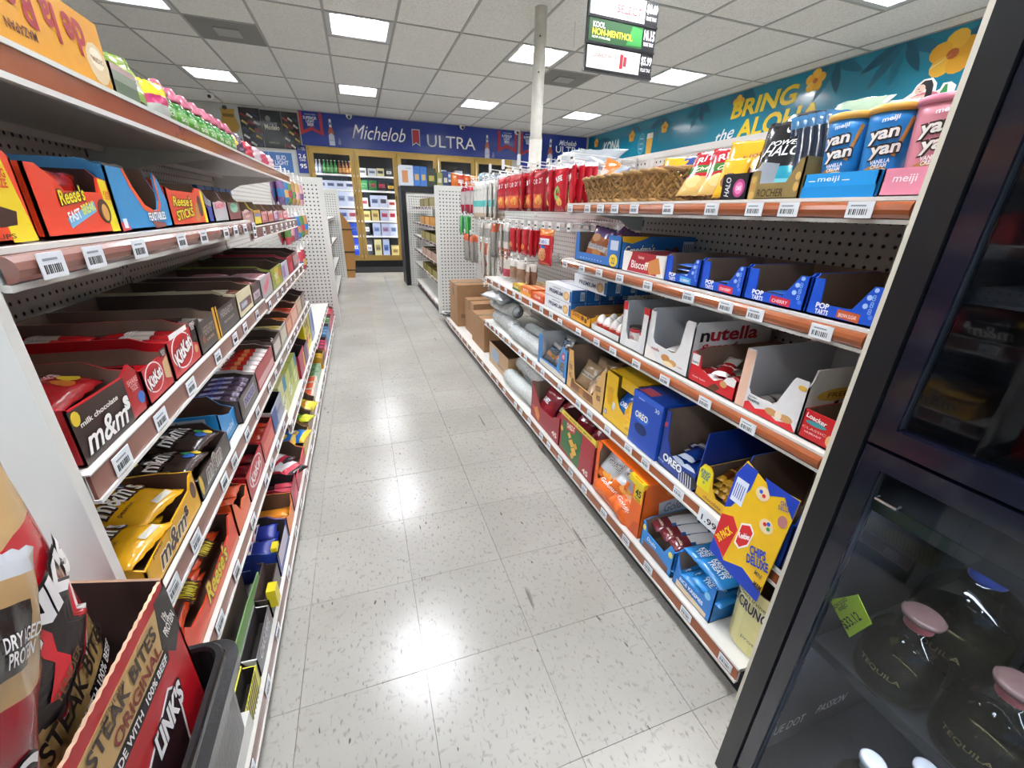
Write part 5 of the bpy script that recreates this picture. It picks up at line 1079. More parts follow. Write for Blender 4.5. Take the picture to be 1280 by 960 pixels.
t = carton('candy_carton', 'sky blue chocolate bar carton with a curved orange-edged window', 'L', .845, 1.055, ZS, .18, .092, .04, '#2585bd', M('#7a5a48', rough=.8), cut=.03, notch=[(0,0),(1,0),(1,.5),(.9,.9),(.82,1),(.80,.5),(.74,.34),(.66,.32),(.5,.42),(.36,.72),(.28,1),(0,1)], back=.10,
    F=([([(.28,1),(.36,.72),(.5,.42),(.66,.32),(.74,.34),(.80,.5),(.82,.98),(.85,.98),(.83,.44),(.76,.26),(.64,.24),(.46,.34),(.32,.68),(.24,1)], '#e0552a'), ([(.56,.14),(.8,.1),(.84,.02),(.6,.0)], '#7a3a2a'), ([(.0,.0),(.14,.02),(.1,.16),(0,.14)], '#c8404a'), (rect(.04,.05,.1,.2), '#dfe6ec')],
       [('FEASTABLES', .68, .22, .36, .15, '#eef2f4', dict(bold=.06, outline='#183a5a', rot=.02))]))
fe = bar_proto('chocolate_bar', 'blue and silver bar', 'chocolate bar', .17, .05, .013, '#3f86ae', [(lambda u, v: .2 < v < .5, '#d0503a'), (lambda u, v: u > .5, '#a9a7a4')], seed=112, nx=6, ny=4)
scatter(fe, t, [(.10, .04+.01*(k % 2), .014+.016*k, FLAT*.12, 0, .02*(k-2)) for k in range(5)], 'silver, blue and orange bar stacked in the sky blue carton', 'bars in the sky blue carton')
t = carton('candy_carton', 'orange wafer stick carton with yellow lettering and a yellow end', 'L', 1.055, 1.285, ZS, .17, .076, .06, '#dc401e', KRAFT, cut=.02, notch=[(0,0),(1,0),(1,.8),(.94,.98),(.8,1),(.7,.86),(.1,.88),(0,.95)], back=.085,
    F=([([(.9,.02),(.99,.02),(.97,.9),(.9,.95)], '#e3cf1e'), ([(.6,.1),(.68,.6),(.78,.55),(.72,.06)], '#b9803a'), (ell(.82,.5,.06,.3,14), '#4a3a2c')], [("Reese's", .34, .62, .5, .26, '#e8d42a', dict(bold=.04, outline='#3a1a10', shear=.2)), ('STICKS', .34, .3, .46, .24, '#e8d42a', dict(bold=.05, outline='#3a1a10', rot=.08))]))
# small packs of the rest of this shelf, one by one
def mini(y0, y1, h, c, zones, nm, txt=None, tc='#f2f0ee', z=None, back=None):
    t = carton('gum_carton', nm, 'L', y0, y1, z, .16, h, h*.72, c, KRAFT, cut=.02, back=back or h*1.15, F=(zones, [(txt, .5, .62, .75, .2, tc, dict(bold=.04, rot=.08))] if txt else []))
    return t
mini(1.29, 1.335, .05, '#2b3f9a', [], 'narrow blue gum carton after the orange wafer stick carton', z=ZS)
mini(1.34, 1.475, .066, '#b9b9bb', [(ell(.5, .62, .35, .15, 14), '#d8a0a8')], 'silver grey gum carton with pink script on the eye level shelf', 'Ice', '#c8506a', ZS)
mini(1.48, 1.625, .068, '#7a3c3a', [(ell(.5, .5, .34, .2, 8), '#9cc9b0')], 'brown-red candy carton with a mint green burst', 'mint', '#3a8a6a', ZS)
Z2 = 1.064
for a in [(1.635, 1.80, .064, '#b99088', [(ell(.4, .6, .3, .2, 12), '#d8b8b0')], 'dusty pink candy carton, first of the farther section', 'sweet', '#8a3a4a'),
          (1.805, 1.93, .066, '#dcc71e', [(rect(.1, .4, .9, .6), '#5a78b0')], 'yellow candy carton with a blue band on the farther section', 'SOUR', '#c8402a'),
          (1.935, 2.07, .06, '#b05a68', [(rect(.1, .2, .6, .5), '#d8908a')], 'rose red candy carton behind the yellow one', 'ring', '#f2d8d8'),
          (2.075, 2.2, .06, '#c88a78', [(rect(.1, .2, .8, .5), '#b5504a')], 'salmon candy carton in the farther section', 'pop', '#f2e8e8'),
          (2.205, 2.33, .06, '#8a4a7a', [(rect(.1, .2, .8, .5), '#c8a0c0')], 'purple candy carton in the farther section', 'gum', '#f2e8f2'),
          (2.335, 2.47, .06, '#b9b0ac', [(rect(.1, .2, .8, .5), '#d0506a')], 'pale grey and pink candy carton in the farther section', 'chew', '#8a2a4a'),
          (2.475, 2.62, .06, '#b83a4a', [(rect(.1, .2, .8, .4), '#e0a0a0')], 'crimson candy carton in the farther section', 'red', '#f2e8e8')]:
    mini(a[0], a[1], a[2], a[3], a[4], a[5], a[6], a[7], Z2)
carton('candy_carton', 'dark red upright carton lid behind the yellow gum carton', 'L', 1.66, 1.95, Z2, .1, .10, .09, '#8a1c2c', KRAFT, cut=.01, inset=.20)
for k in range(5): cbox('gum_box', 'blue upright gum box at the back of the farther section, %s from near end' % ORD[k], 'L', 2.0+.1*k, 2.09+.1*k, Z2, .08, .13, ('#2a6ab8', '#3a7cc4')[k % 2], inset=.22, group='blue gum boxes', cat='gum box')
# ---- top shelf
ZS = 1.284
t = cbox('candy_box', 'long yellow candy box standing upside down on the top left shelf', 'L', .52, .93, ZS, .26, .085, '#d9960c', cat='candy box', inset=.004,
    F=([(ell(.93, .35, .07, .3, 12), '#d9c39a'), (ell(.93, .42, .045, .16, 12), '#efe4c8')], [('de la Rosa', .63, .60, .50, .50, '#a01c2c', dict(rot=PI, bold=.05)), ('MAZAPAN', .52, .24, .13, .12, '#5a2410', dict(rot=PI, bold=.03)), ('ORIGINAL', .93, .4, .08, .08, '#8a5a2a', dict(rot=PI))]))
t = carton('snack_tub', 'clear tray of pickle green snacks beside the yellow candy box', 'L', .94, 1.03, ZS, .14, .045, .045, '#8f9a88', M('#5a6b4a', rough=.4), cut=.01, inset=.006, F=([(rect(0, .0, 1, .5), '#5a6a52'), (rect(0, .8, 1, 1), '#b59a94')], []))
g1 = pouch('snack_bag', 'green and silver snack bag behind the clear tray', 'snack bag', .075, .09, .03, '#7f9a3a', [(lambda u, v: .3 < v < .6, '#c9cdc0'), (lambda u, v: v < .15, '#2a3a2a')], [('MIX', 0, -.02, .4, .1, '#2a2a2a')], seed=120, wr=.35)
LS = Fr((LX, .545, ZS), (0, 0, PI/2))
def lp_(o, y, x, z, rz=0, rx=0, ry=0, first=True, label=None, group=None): return put(o, LS, y-.545, x, z, rz, rx, ry, label, group, first)
lp_(g1, .99, .045, .043, -.3, -.25); lp_(g1, 1.055, .035, .038, -.3, -.25, first=False, label='second green and silver snack bag next to the green bottles')
y1_ = pouch('snack_bag', 'bag with a yellow peak between the snack bags and the green pouches', 'snack bag', .055, .06, .03, '#b9bcb4', [(lambda u, v: v > .62, '#e0cc2a'), (lambda u, v: .34 < v <= .62, '#c03a6a')], seed=121, wr=.3, back='#d0b92a'); lp_(y1_, 1.135, .018, .03, -.4, -.1)
def bottle_pouch(label):
    t = thing('candy_bottle', label, 'candy bottle', (0, 0, 0)); g = M('#2c7420', rough=.2, coat=.5, grain=.04); g2 = M('#3f8a2c', rough=.25, coat=.5); pk_ = M('#b85a74', rough=.35, coat=.3)
    MB().lathe([(.026, 0), (.031, .004), (.032, .02), (.032, .032), (.028, .042), (.018, .048)], g, 16, mats=[g, g, g2, g, g], sx=1, sy=.7).build('bottle_body', t, True)
    MB().lathe([(.018, .048), (.019, .052), (.011, .068), (.008, .074), (.003, .076)], pk_, 14).build('foil_cap', t, True)
    MB().lathe([(.0325, .006), (.0325, .028)], M('#528e2a', rough=.35), 16, sx=1, sy=.7).build('paper_label', t, True)
    lettering(t, 'SOUR', (0, 0, 0), (1, 0, 0), (0, 0, 1), (0, -1, 0), 0, .016, .04, .008, '#e6ecd8', wrap=lambda a, b: .7*math.sqrt(max(0, .0327**2-a*a)), lift=.001); return t
bp_ = bottle_pouch('green candy bottle with a pink foil cap in the row on the top left shelf'); PARK.append(bp_)
bp_['label'] = 'green candy bottle with pink foil cap in the front row'
scatter(bp_, LS, [(1.195+.073*k-.545, .030, .0, 0, 0, .1*(k % 3-1)) for k in range(8)], None, 'green candy bottles')
for k in range(8): lp_(bp_, 1.20+.073*k, .10, 0, 0, first=False, label='green candy bottle in the back row, %s from the near end' % ORD[k], group='green candy bottles, back row')
cl = [('#4a2346', 'purple bag with a yellow disc'), ('#b8283c', 'bright red bag'), ('#c9b4ba', 'pale pink twist bag'), ('#b83a5a', 'pink-red bag'), ('#d0aeb4', 'clear pink bag')]
for k, (c, n_) in enumerate(cl):
    q = pouch('snack_bag', n_+' past the green bottles on the top left shelf', 'snack bag', .13, .065+.02*(k == 0), .04, c, seed=130+k, wr=.4, patches=[(ell(-.2, .1, .14, .2, 12), '#d8b92a')] if k == 0 else ())
    lp_(q, 1.85+.155*k, .045, .034, -.2, -.2)
# ---- third shelf: chocolate cartons, deep trays seen from above
def ctray(nm, y0, y1, z, h, c, hf=None, d=.30, F=((), ()), L=((), ()), bar=None, n=5, lay_=1, inn=None, notch=None, lab=None, side=None, seed=0, top=None, name='chocolate_carton', cat='display carton', cut=.05, inset=.003, long=.15, zt=.02, back=None):
    t = carton(name, nm, 'L', y0, y1, z, d, h, hf or h*.85, c, inn, cat=cat, cut=cut, F=F, L=L, notch=notch, sidecol=side, inset=inset, back=back, gap=.0025)
    if bar:
        w = (y1-y0)-.005; bl = bar['h_']
        p = bar_proto(bar['nm'], 'bar', 'chocolate bar' if 'bar' in bar['nm'] else 'candy pack', (w-.012)/n*.97, bl, bar.get('t', .013), bar['c'], bar.get('zones', ()), bar.get('texts', ()), seed=seed, nx=4, ny=6)
        nlay = lay_; spots = []
        if bar.get('edge'): spots += []
        for row in range(bar.get('rows', 2)):
            spots += lay(n, w, bl, bar.get('z', h*.25), bar.get('t', .013), layers=nlay, y0=.008+row*(bl+.003), seed=seed+row)
        scatter(p, t, spots, bar['lab'], bar['lab']+' group')
    return t
ZS = .834
MMZ = [(lambda u, v: .25 < v < .8 and .1 < u < .9, '#3a221c')]
t = carton('chocolate_carton', 'brown and red share size carton, nearest one on the third left shelf', 'L', .562, .735, ZS, .24, .078, .062, '#a8141e', KRAFT, cut=.06, notch=[(0,0),(1,0),(1,.8),(.9,1),(.75,.86),(.02,.92),(0,.95)], back=.082, inset=.004,
    F=([([(0,0),(.74,0),(.76,.84),(0,.9)], '#33201c'), (ell(.95,.3,.06,.12,14), '#3a6ab8'), (ell(.06,.75,.05,.12,10), '#d8b92a')], [('m&m', .36, .30, .60, .40, '#f2efea', dict(bold=.03, shear=.3, outline='#1c100e', rot=-.02)), ('s', .69, .42, .09, .26, '#f2efea', dict(bold=.09, outline='#1c100e')), ('milk chocolate', .34, .62, .52, .09, '#e9e4dc', dict(bold=.04)), ('SHARE\nSIZE', .88, .62, .18, .24, '#e6a0a0', dict(bold=.03))]),
    L=([(ell(.25,.2,.1,.2,12), '#4a8a3a'), (ell(.4,.35,.09,.2,12), '#c98a5a')], [('SHARE\nSIZE', .62, .55, .4, .4, '#e9b0b0', dict(bold=.04))]))
mm = pouch('candy_pouch', 'red candy pouch with big lettering', 'candy pouch', .16, .14, .035, '#b8141e', [(lambda u, v: .2 < u < .72 and v > .3, '#8e0f1a')], [("m&m's", -.02, .08, .78, .34, '#efece8', dict(bold=.03, shear=.3, outline='#2a1614')), ('SHARE SIZE', .2, -.2, .3, .07, '#f2c8c8')], seed=140, wr=.25, patches=[(ell(.3, -.3, .1, .08, 12), '#d8b92a'), (ell(.1, -.34, .1, .08, 12), '#c86a2a')])
PARK.append(mm); scatter(mm, t, [(.085, .10, .062, FLAT+.08, .06, .12), (.09, .15, .035, FLAT, 0, -.1)], 'red candy pouch lying in the brown and red carton', 'red candy pouches')
KK = [('KitKat', .5, .5, .62, .34, '#f4f0ee', dict(bold=.07, outline='#b8141e', shear=.25, rot=-.1))]
t = ctray('red king size wafer carton, the lower small one beside the brown and red carton', .738, .842, ZS, .068, '#b5121c', F=([(ell(.36, .52, .32, .36, 20), '#e9e4e2'), (ell(.36, .52, .29, .33, 20), '#b5121c'), ([(.72,.3),(.94,.2),(.96,.8),(.74,.7)], '#c9a57a'), (rect(.74, .82, .98, 1), '#2a1614')], [('KitKat', .36, .52, .5, .3, '#f6f2ee', dict(bold=.07, outline='#7a0c14', rot=.2)), ('KING\nSIZE', .86, .9, .16, .14, '#f0e6e4')]), L=([(rect(.35, .55, .98, .98), '#1e1210')], [('KING SIZE', .68, .76, .5, .3, '#efe8e6', dict(bold=.04))]),
    bar=dict(nm='wafer_bar', h_=.13, c='#b0121c', zones=[(lambda u, v: v > .6, '#c9a57a')], lab='red wafer bar in the small red carton', z=.03, t=.014), n=3, seed=141)
t = ctray('red wafer carton with a big white script, taller than its neighbour', .845, .99, ZS, .082, '#bb141e', F=([(ell(.42, .5, .36, .40, 22), '#f2eeec'), (ell(.42, .5, .33, .37, 22), '#bb141e'), ([(.8,.5),(.98,.4),(.98,.98),(.82,.98)], '#1e1210'), (ell(.86,.3,.07,.1,10), '#c99a63'), (rect(.1, .86, .7, .97), '#eceae8')], [('KitKat', .42, .5, .60, .34, '#f6f2ee', dict(bold=.07, outline='#7a0c14', rot=.25)), ('KING\nSIZE', .90, .85, .16, .18, '#f0e6e4')]),
    bar=dict(nm='wafer_bar', h_=.14, c='#b8141e', zones=[(lambda u, v: .3 < v < .6, '#e9dfd6')], texts=[('KitKat', 0, .1, .4, .4, '#f2eeec', dict(rot=PI/2))], lab='red wafer bar in the taller red carton', z=.05, t=.014), n=4, seed=142)
t = ctray('charcoal almond chocolate carton with a gold edge strip', .993, 1.128, ZS, .076, '#3a302c', F=([(rect(.88, 0, 1, 1), '#cf9a1e'), (rect(0, .55, .16, 1), '#17110f'), (ell(.2,.35,.08,.1,10), '#8a5030'), (ell(.6,.3,.1,.05,10), '#7a4a30')], [("HERSHEY'S", .50, .56, .56, .26, '#8f8780', dict(bold=.05)), ('ALMONDS', .5, .3, .4, .08, '#b9a08a')]),
    bar=dict(nm='chocolate_bar', h_=.14, c='#41302a', zones=[(lambda u, v: v < .3, '#8f8780')], lab='brown almond bar in the charcoal carton', z=.045, t=.012), n=4, seed=143)
t = ctray('charcoal milk chocolate carton with silver lettering', 1.131, 1.318, ZS, .074, '#38302d', F=([(rect(.0, .0, .05, 1), '#cf9a1e')], [("HERSHEY'S", .45, .66, .6, .24, '#a29b94', dict(bold=.05)), ('MILK CHOCOLATE', .5, .36, .5, .07, '#b9aca0')]), inn=M('#58463b', rough=.85),
    bar=dict(nm='chocolate_bar', h_=.14, c='#3f2c25', lab='dark bar low in the charcoal carton', z=.01, t=.012), n=5, seed=144)
t = ctray('cream cookies carton with a brown and blue panel', 1.321, 1.50, ZS, .080, '#d2c8a4', F=([(rect(.12, .2, .9, .52), '#6a4a4a'), (rect(.18, .25, .55, .47), '#7a8ca8')], [('COOKIES', .4, .36, .4, .12, '#e9e4da', dict(bold=.04))]), L=([(rect(.0, .45, .9, .85), '#2a2420')], []), inn=M('#58463b', rough=.85),
    bar=dict(nm='chocolate_bar', h_=.13, c='#8a5a4c', zones=[(lambda u, v: .3 < v < .6, '#d9d0b8')], lab='cream and brown bar in the cream carton', z=.045, t=.012), n=5, seed=145)
t = ctray('dark brown carton with a pale label behind the cream carton', 1.503, 1.622, ZS, .074, '#4a3532', F=([(rect(.1, .2, .9, .5), '#b9a8b0')], [('York', .5, .35, .5, .2, '#3a2a4a', dict(bold=.03))]), inn=M('#503e36', rough=.85), bar=dict(nm='chocolate_bar', h_=.13, c='#8a4a4a', lab='maroon bar in the dark brown carton', z=.05, t=.012), n=4, seed=146)
ZB = .822
t = ctray('silver grey carton with pink script on the farther third shelf', 1.64, 1.842, ZB, .086, '#aaa4a6', F=([([(.1,.2),(.5,.3),(.9,.7),(.9,.9),(.4,.6),(.1,.4)], '#c9828c')], [('Skor', .5, .5, .5, .25, '#c8485a', dict(rot=.3, bold=.04))]), inn=M('#503e36', rough=.85), bar=dict(nm='candy_pack', h_=.12, c='#b9868c', lab='pinkish roll in the silver grey carton', z=.06, t=.012), n=5, seed=147)
t = ctray('olive and green mint carton with black lettering panel', 1.846, 2.09, ZB, .092, '#8f9a3a', F=([(rect(.3, .1, .7, .8), '#b9a83a'), (ell(.8,.5,.1,.2,10), '#b85a3a')], [('mint', .4, .5, .3, .3, '#e9e4c8')]), L=([([(.05,.3),(.95,.3),(.85,.95),(.15,.95)], '#211c1c')], [('LIFE SAVERS', .5, .62, .75, .3, '#c9c2c0', dict(bold=.05, arch=.5))]), inn=M('#503e36', rough=.85), bar=dict(nm='candy_pack', h_=.1, c='#6f7a4a', lab='green roll in the olive carton', z=.02, t=.012), n=5, seed=148)
t = ctray('white and violet candy carton behind the olive one', 2.095, 2.28, ZB, .086, '#c9c4cc', F=([(rect(.1, .1, .5, .7), '#8a6aa0')], []), inn=M('#503e36', rough=.85))
t = ctray('crimson candy carton on the farther third shelf', 2.285, 2.46, ZB, .094, '#a81c34', F=([(rect(.3, .1, .8, .5), '#c8485a')], []), inn=M('#503e36', rough=.85))
t = ctray('dark plum carton at the far end of the third shelf', 2.465, 2.66, ZB, .096, '#5a3a3a', F=([(rect(.1, .2, .9, .7), '#a88a8a')], []), inn=M('#423128', rough=.85))
# ---- fourth shelf
ZS = .601
t = carton('chocolate_carton', 'bright yellow peanut candy carton, nearest on the fourth left shelf', 'L', .58, .80, ZS, .24, .075, .052, '#dca312', M('#604334', rough=.85), cut=.05, notch=[(0,0),(1,0),(1,1.0),(.93,.98),(.86,.72),(.1,.62),(0,.6)], back=.08, inset=.002,
    F=([(ell(.92, .6, .05, .22, 12), '#5a3a2a')], [('m&m', .42, .36, .50, .42, '#3a2018', dict(bold=.03, shear=.3, outline='#f2e6c0')), ('s', .71, .44, .07, .26, '#3a2018', dict(bold=.08, outline='#f2e6c0')), ('peanut', .2, .62, .16, .12, '#3a2018')]))
yp = pouch('candy_pouch', 'yellow peanut candy pouch', 'candy pouch', .105, .115, .026, '#dda316', [], [("m&m's", -.02, .14, .80, .36, '#efe9dc', dict(bold=.03, shear=.3, outline='#33201a')), ('peanut', -.22, -.16, .3, .08, '#4a2a14')], seed=150, wr=.2, patches=[(ell(.32, .34, .10, .09, 12), '#2a62b8'), (ell(.30, .18, .09, .08, 12), '#b8282e'), (ell(.40, .08, .08, .07, 12), '#d8742a'), ([(.0,-.42),(.34,-.42),(.34,-.33),(.0,-.33)], '#c9c4b4')])
PARK.append(yp)
scatter(yp, t, [(.15, .075, .062, FLAT+.12, .0, -.25), (.055, .06, .055, FLAT, .05, -.15), (.13, .16, .055, FLAT, 0, -.2), (.05, .16, .05, FLAT, 0, -.4), (.10, .09, .03, FLAT, 0, 0), (.165, .15, .03, FLAT, 0, -.1)], 'yellow peanut candy pouch lying in the yellow carton', 'yellow peanut pouches')
t = carton('chocolate_carton', 'dark brown milk chocolate candy carton behind the yellow one', 'L', .803, 1.01, ZS, .24, .07, .045, '#40352f', M('#423128', rough=.85), cut=.04, back=.075, inset=.002,
    F=([(ell(.06, .4, .04, .3, 12), '#c9a83a')], [('m&m', .45, .45, .5, .5, '#7a726a', dict(bold=.03, shear=.3, outline='#c8c2ba'))]))
bpch = pouch('candy_pouch', 'dark brown candy pouch', 'candy pouch', .10, .11, .026, '#33241f', [], [("m&m's", 0, .12, .80, .36, '#efe9e4', dict(bold=.03, shear=.3, outline='#1c100e'))], seed=151, wr=.25, patches=[(ell(.34, -.2, .10, .09, 12), '#3a9a4a'), (ell(.18, -.3, .1, .09, 12), '#2a62b8'), (ell(.36, -.34, .08, .08, 12), '#d8b92a')])
PARK.append(bpch); scatter(bpch, t, [(.145, .07, .06, FLAT+.1, 0, -.2), (.055, .065, .055, FLAT, .05, -.1), (.14, .165, .055, FLAT, 0, -.25), (.05, .17, .05, FLAT, 0, -.3), (.10, .10, .03, FLAT, 0, 0)], 'dark brown candy pouch lying in the dark brown carton', 'dark brown candy pouches')
t = carton('chocolate_carton', 'cyan blue milk chocolate carton with a grey title band', 'L', 1.013, 1.135, ZS, .26, .085, .05, '#2484c0', M('#604334', rough=.85), cut=.05, notch=[(0,0),(1,0),(1,.62),(.7,.6),(.3,.8),(0,1)], back=.088,
    L=([(rect(.0, .62, .9, .92), '#b9c0c4'), (rect(.0, .0, 1, .2), '#1a5c96')], [('milk chocolate', .5, .77, .7, .2, '#2a2a2e', dict(bold=.03)), ('24', .24, .4, .12, .2, '#dfe9f2', dict(bold=.04)), ('m&ms', .7, .2, .3, .2, '#dfe9f2')]), F=([], [('mini', .5, .3, .5, .2, '#cfe4f4')]))
t = ctray('dark brown snack bar carton with purple and white bars', 1.138, 1.34, ZS, .074, '#4f4340', F=([(rect(.2, .3, .85, .7), '#a9a4a8'), ([(.0,.0),(.08,.0),(.06,1),(0,1)], '#332b28')], [('SNICKERS', .52, .5, .6, .28, '#3a3f8a', dict(bold=.05))]), inn=M('#423128', rough=.85),
    bar=dict(nm='chocolate_bar', h_=.11, c='#4b3a52', zones=[(lambda u, v: .3 < v < .9 and .2 < u < .8, '#a9a6c8')], texts=[('SNICKERS', 0, .1, .5, .6, '#2c3390', dict(rot=PI/2))], lab='purple and silver chocolate bar in the dark brown carton', z=.05, t=.018), n=5, seed=152)
t = ctray('red and white candy carton with red wrapped bars', 1.343, 1.62, ZS-.001, .08, '#a83a40', F=([(rect(.05, .1, .95, .4), '#c99a98')], []), inn=M('#50362e', rough=.85), side='#d9d2cf',
    bar=dict(nm='chocolate_bar', h_=.10, c='#b8201e', zones=[(lambda u, v: v < .3, '#dcd3d0'), (lambda u, v: .5 < v < .6, '#e0804a')], lab='red and white bar in the red and white carton', z=.05, t=.018), n=6, seed=153)
ZB = .60
for a in [(1.64, 1.80, .085, '#5a4a40', '#c9c2b8', 'black brown carton with twisted chrome-edged bars', '#2a1e1a'), (1.803, 1.96, .09, '#a39a8e', '#c9c2b0', 'beige grey candy carton on the farther fourth shelf', '#c8b46a'),
          (1.963, 2.12, .085, '#b5664a', '#d99a78', 'copper orange candy carton on the farther fourth shelf', '#d0763a'), (2.123, 2.33, .09, '#c98a78', '#e0b09a', 'salmon candy carton on the farther fourth shelf', '#b8402a'), (2.333, 2.52, .095, '#a88a6a', '#c9b090', 'tan candy carton on the farther fourth shelf', '#3a2a22'), (2.523, 2.69, .09, '#3e302c', '#8a7a70', 'almost black carton at the far end of the fourth shelf', '#2a1e1a')]:
    ctray(a[5], a[0], a[1], ZB, a[2], a[3], F=([(rect(.1, .2, .9, .7), a[4])], []), inn=M('#4b3930', rough=.85), bar=dict(nm='candy_bar', h_=.12, c=a[6], lab='wrapped bar in the '+a[5], z=a[2]*.55, t=.014), n=4, seed=int(a[0]*100))
# ---- fifth shelf
ZS = .411
t = ctray('orange red peanut butter cup carton with a torn near end', .60, .92, ZS, .085, '#d8401e', hf=.045, F=([([(.0,.0),(1,.0),(1,.2),(0,.1)], '#c86a4a')], [("Reese's", .55, .5, .4, .5, '#d9c42a', dict(bold=.05, shear=.2, outline='#7a1c0c'))]), inn=M('#604134', rough=.85), notch=[(0,0),(1,0),(1,.9),(.92,1),(.85,.62),(.3,.5),(.12,.62),(.06,.9),(0,.6)])
ro = pouch('candy_pack', 'orange cup pack', 'candy pack', .08, .155, .022, '#dd4a1e', [], [("Reese's", .08, .1, .5, .5, '#e0cc2a', dict(rot=PI/2, bold=.04, shear=.2, outline='#4a1c10'))], seed=160, wr=.12, patches=[(ell(-.1, .36, .35, .1, 12), '#3a2018'), (ell(0, .35, .15, .06, 12), '#c98c3a'), ([(.26,-.4),(.4,-.4),(.4,.3),(.26,.3)], '#3a1a12')])
PARK.append(ro); scatter(ro, t, [(.10, .06, .052, FLAT, 0, -PI/2+.1), (.22, .07, .048, FLAT, 0, -PI/2-.08), (.10, .15, .048, FLAT, 0, -PI/2+.05), (.22, .155, .045, FLAT, 0, -PI/2), (.12, .07, .025, FLAT, 0, -PI/2), (.18, .15, .022, FLAT, 0, -PI/2), (.19, .11, .074, FLAT+.05, 0, -PI/2+.15)], 'orange peanut butter cup pack in the orange red carton', 'orange cup packs')
t = ctray('orange torn carton with a lone orange pack, mostly empty', .925, 1.05, ZS, .09, '#e0602a', inn=M('#604134', rough=.85), notch=[(0,0),(1,0),(1,.7),(.8,.5),(.6,.6),(.4,.4),(.2,.8),(0,1)], bar=dict(nm='candy_pack', h_=.13, c='#e0552a', zones=[(lambda u, v: v > .6, '#e8e0d0')], lab='orange pack in the torn orange carton', z=.06, t=.016, rows=1), n=2, seed=161)
t = ctray('dark red wafer carton on the fifth left shelf', 1.053, 1.24, ZS, .085, '#b01822', F=([(ell(.5, .5, .4, .4, 20), '#d9c2c0'), (ell(.5, .5, .36, .35, 20), '#b01822')], [('KitKat', .5, .5, .6, .35, '#e9dedc', dict(bold=.06, rot=.1))]), inn=M('#33201c', rough=.85), bar=dict(nm='wafer_bar', h_=.13, c='#7a121c', zones=[(lambda u, v: .4 < v < .6, '#c9b4b0')], lab='dark red wafer bar in the dark red carton', z=.04, t=.016), n=3, seed=162)
t = ctray('red candy carton with orange lettering behind the dark red one', 1.243, 1.42, ZS, .085, '#b8282a', inn=M('#4a1c16', rough=.85), F=([(rect(.1,.2,.9,.6), '#cf6a5a')], []), bar=dict(nm='candy_pack', h_=.12, c='#b8301e', zones=[(lambda u, v: .3 < v < .5, '#d98a3a')], lab='red pack in the red candy carton', z=.05, t=.016), n=4, seed=163)
t = ctray('white-grey carton with a navy stripe on the fifth left shelf', 1.423, 1.62, ZS, .095, '#9aa2b4', side='#c9c8c6', inn=M('#1c1a1e', rough=.85), F=([(rect(.0,.1,.4,.8), '#2a4a8c')], [('Peppermint', .6, .5, .5, .2, '#2a3a6a')]))
ZB = .346
for k, a in enumerate([(1.64, 1.80, .15, '#cfcf8a', '#3f8ab0', 'pale yellow upright card box with blue corner'), (1.803, 1.97, .14, '#c2c86a', '#7a9a3a', 'lime yellow upright card box'), (1.973, 2.12, .14, '#b9c46a', '#2f8a9a', 'yellow-green upright card box with teal top'),
          (2.123, 2.33, .13, '#a31440', '#d8b92a', 'magenta candy carton with a yellow tag'), (2.333, 2.50, .11, '#4a2a5a', '#c98aa8', 'purple candy carton behind the magenta one')]):
    if k < 3: cbox('card_box', a[5]+' on the farther fifth shelf', 'L', a[0], a[1], ZB, .06, a[2], a[3], cat='box', F=([(rect(.6, .6, 1, 1), a[4]), (ell(.4, .4, .25, .2, 12), '#e4e6c0')], [('sours', .4, .42, .5, .14, '#4a6a2a', dict(rot=.3))]))
    else: ctray(a[5], a[0], a[1], ZB, a[2], a[3], F=([(rect(.75, .0, .9, .7), a[4])], []), inn=M('#3e322e', rough=.85))
t = cbox('candy_carton', 'big yellow sour candy carton with red and purple marks near the partition', 'L', 2.52, 2.80, ZB, .24, .21, '#dfcc14', cat='candy carton', F=([(ell(.3,.3,.12,.1,10), '#b8342a'), (ell(.6,.7,.1,.12,10), '#5a2a7a'), (ell(.7,.25,.12,.08,10), '#b8342a'), (ell(.3,.72,.1,.08,10), '#5a2a7a')], [('SOUR', .5, .5, .6, .15, '#7a5a10', dict(bold=.05, rot=.1))]), T=([(rect(0,0,1,1), '#6a5a48'), (ell(.5,.5,.2,.2,8), '#2a2018')], []))
cbox('candy_carton', 'grey-blue carton standing past the big yellow one', 'L', 2.83, 3.02, .335, .2, .18, '#8fa0b4', cat='candy carton', F=([(rect(.5,.2,.9,.9), '#3a4a9a')], []), T=([(rect(0,0,1,1), '#4a4048')], []))
# ---- base deck
ZS = .117; BI = -.018+.003
def bt(nm, y0, y1, h, c, **k): return ctray(nm, y0, y1, ZS, h, c, inset=BI, **k)
bt('yellow and black striped candy carton on the base deck nearest the camera', .50, .775, .062, d=.03, c= '#cfc23a', F=([([(.04*k+.02*(j % 2), .0+.0*j), (.04*k+.012+.02*(j % 2), 0), (.04*k+.05, 1), (.04*k+.038, 1)], '#2a261c') for k in range(23) for j in (0,)], []), inn=M('#2a241e', rough=.85))
bt('grey steel look candy carton with a white flap on the base deck', .78, .935, .066, d=.034, c= '#6f6c70', F=([], [('CARAMEL', .5, .55, .7, .4, '#c9c6ca', dict(shear=.3, bold=.04))]), inn=M('#2a2220', rough=.85), side='#d2d0d0')
t = bt('dark carton with a yellow corner flap, empty brown inside', .94, 1.075, .075, d=.036, c='#4a3c38', inn=M('#4a3830', rough=.85), )
MB().box(.0, -.018, .035, .032, .004, .09, mat_card('#d9c41e')).build('corner_flap', t)
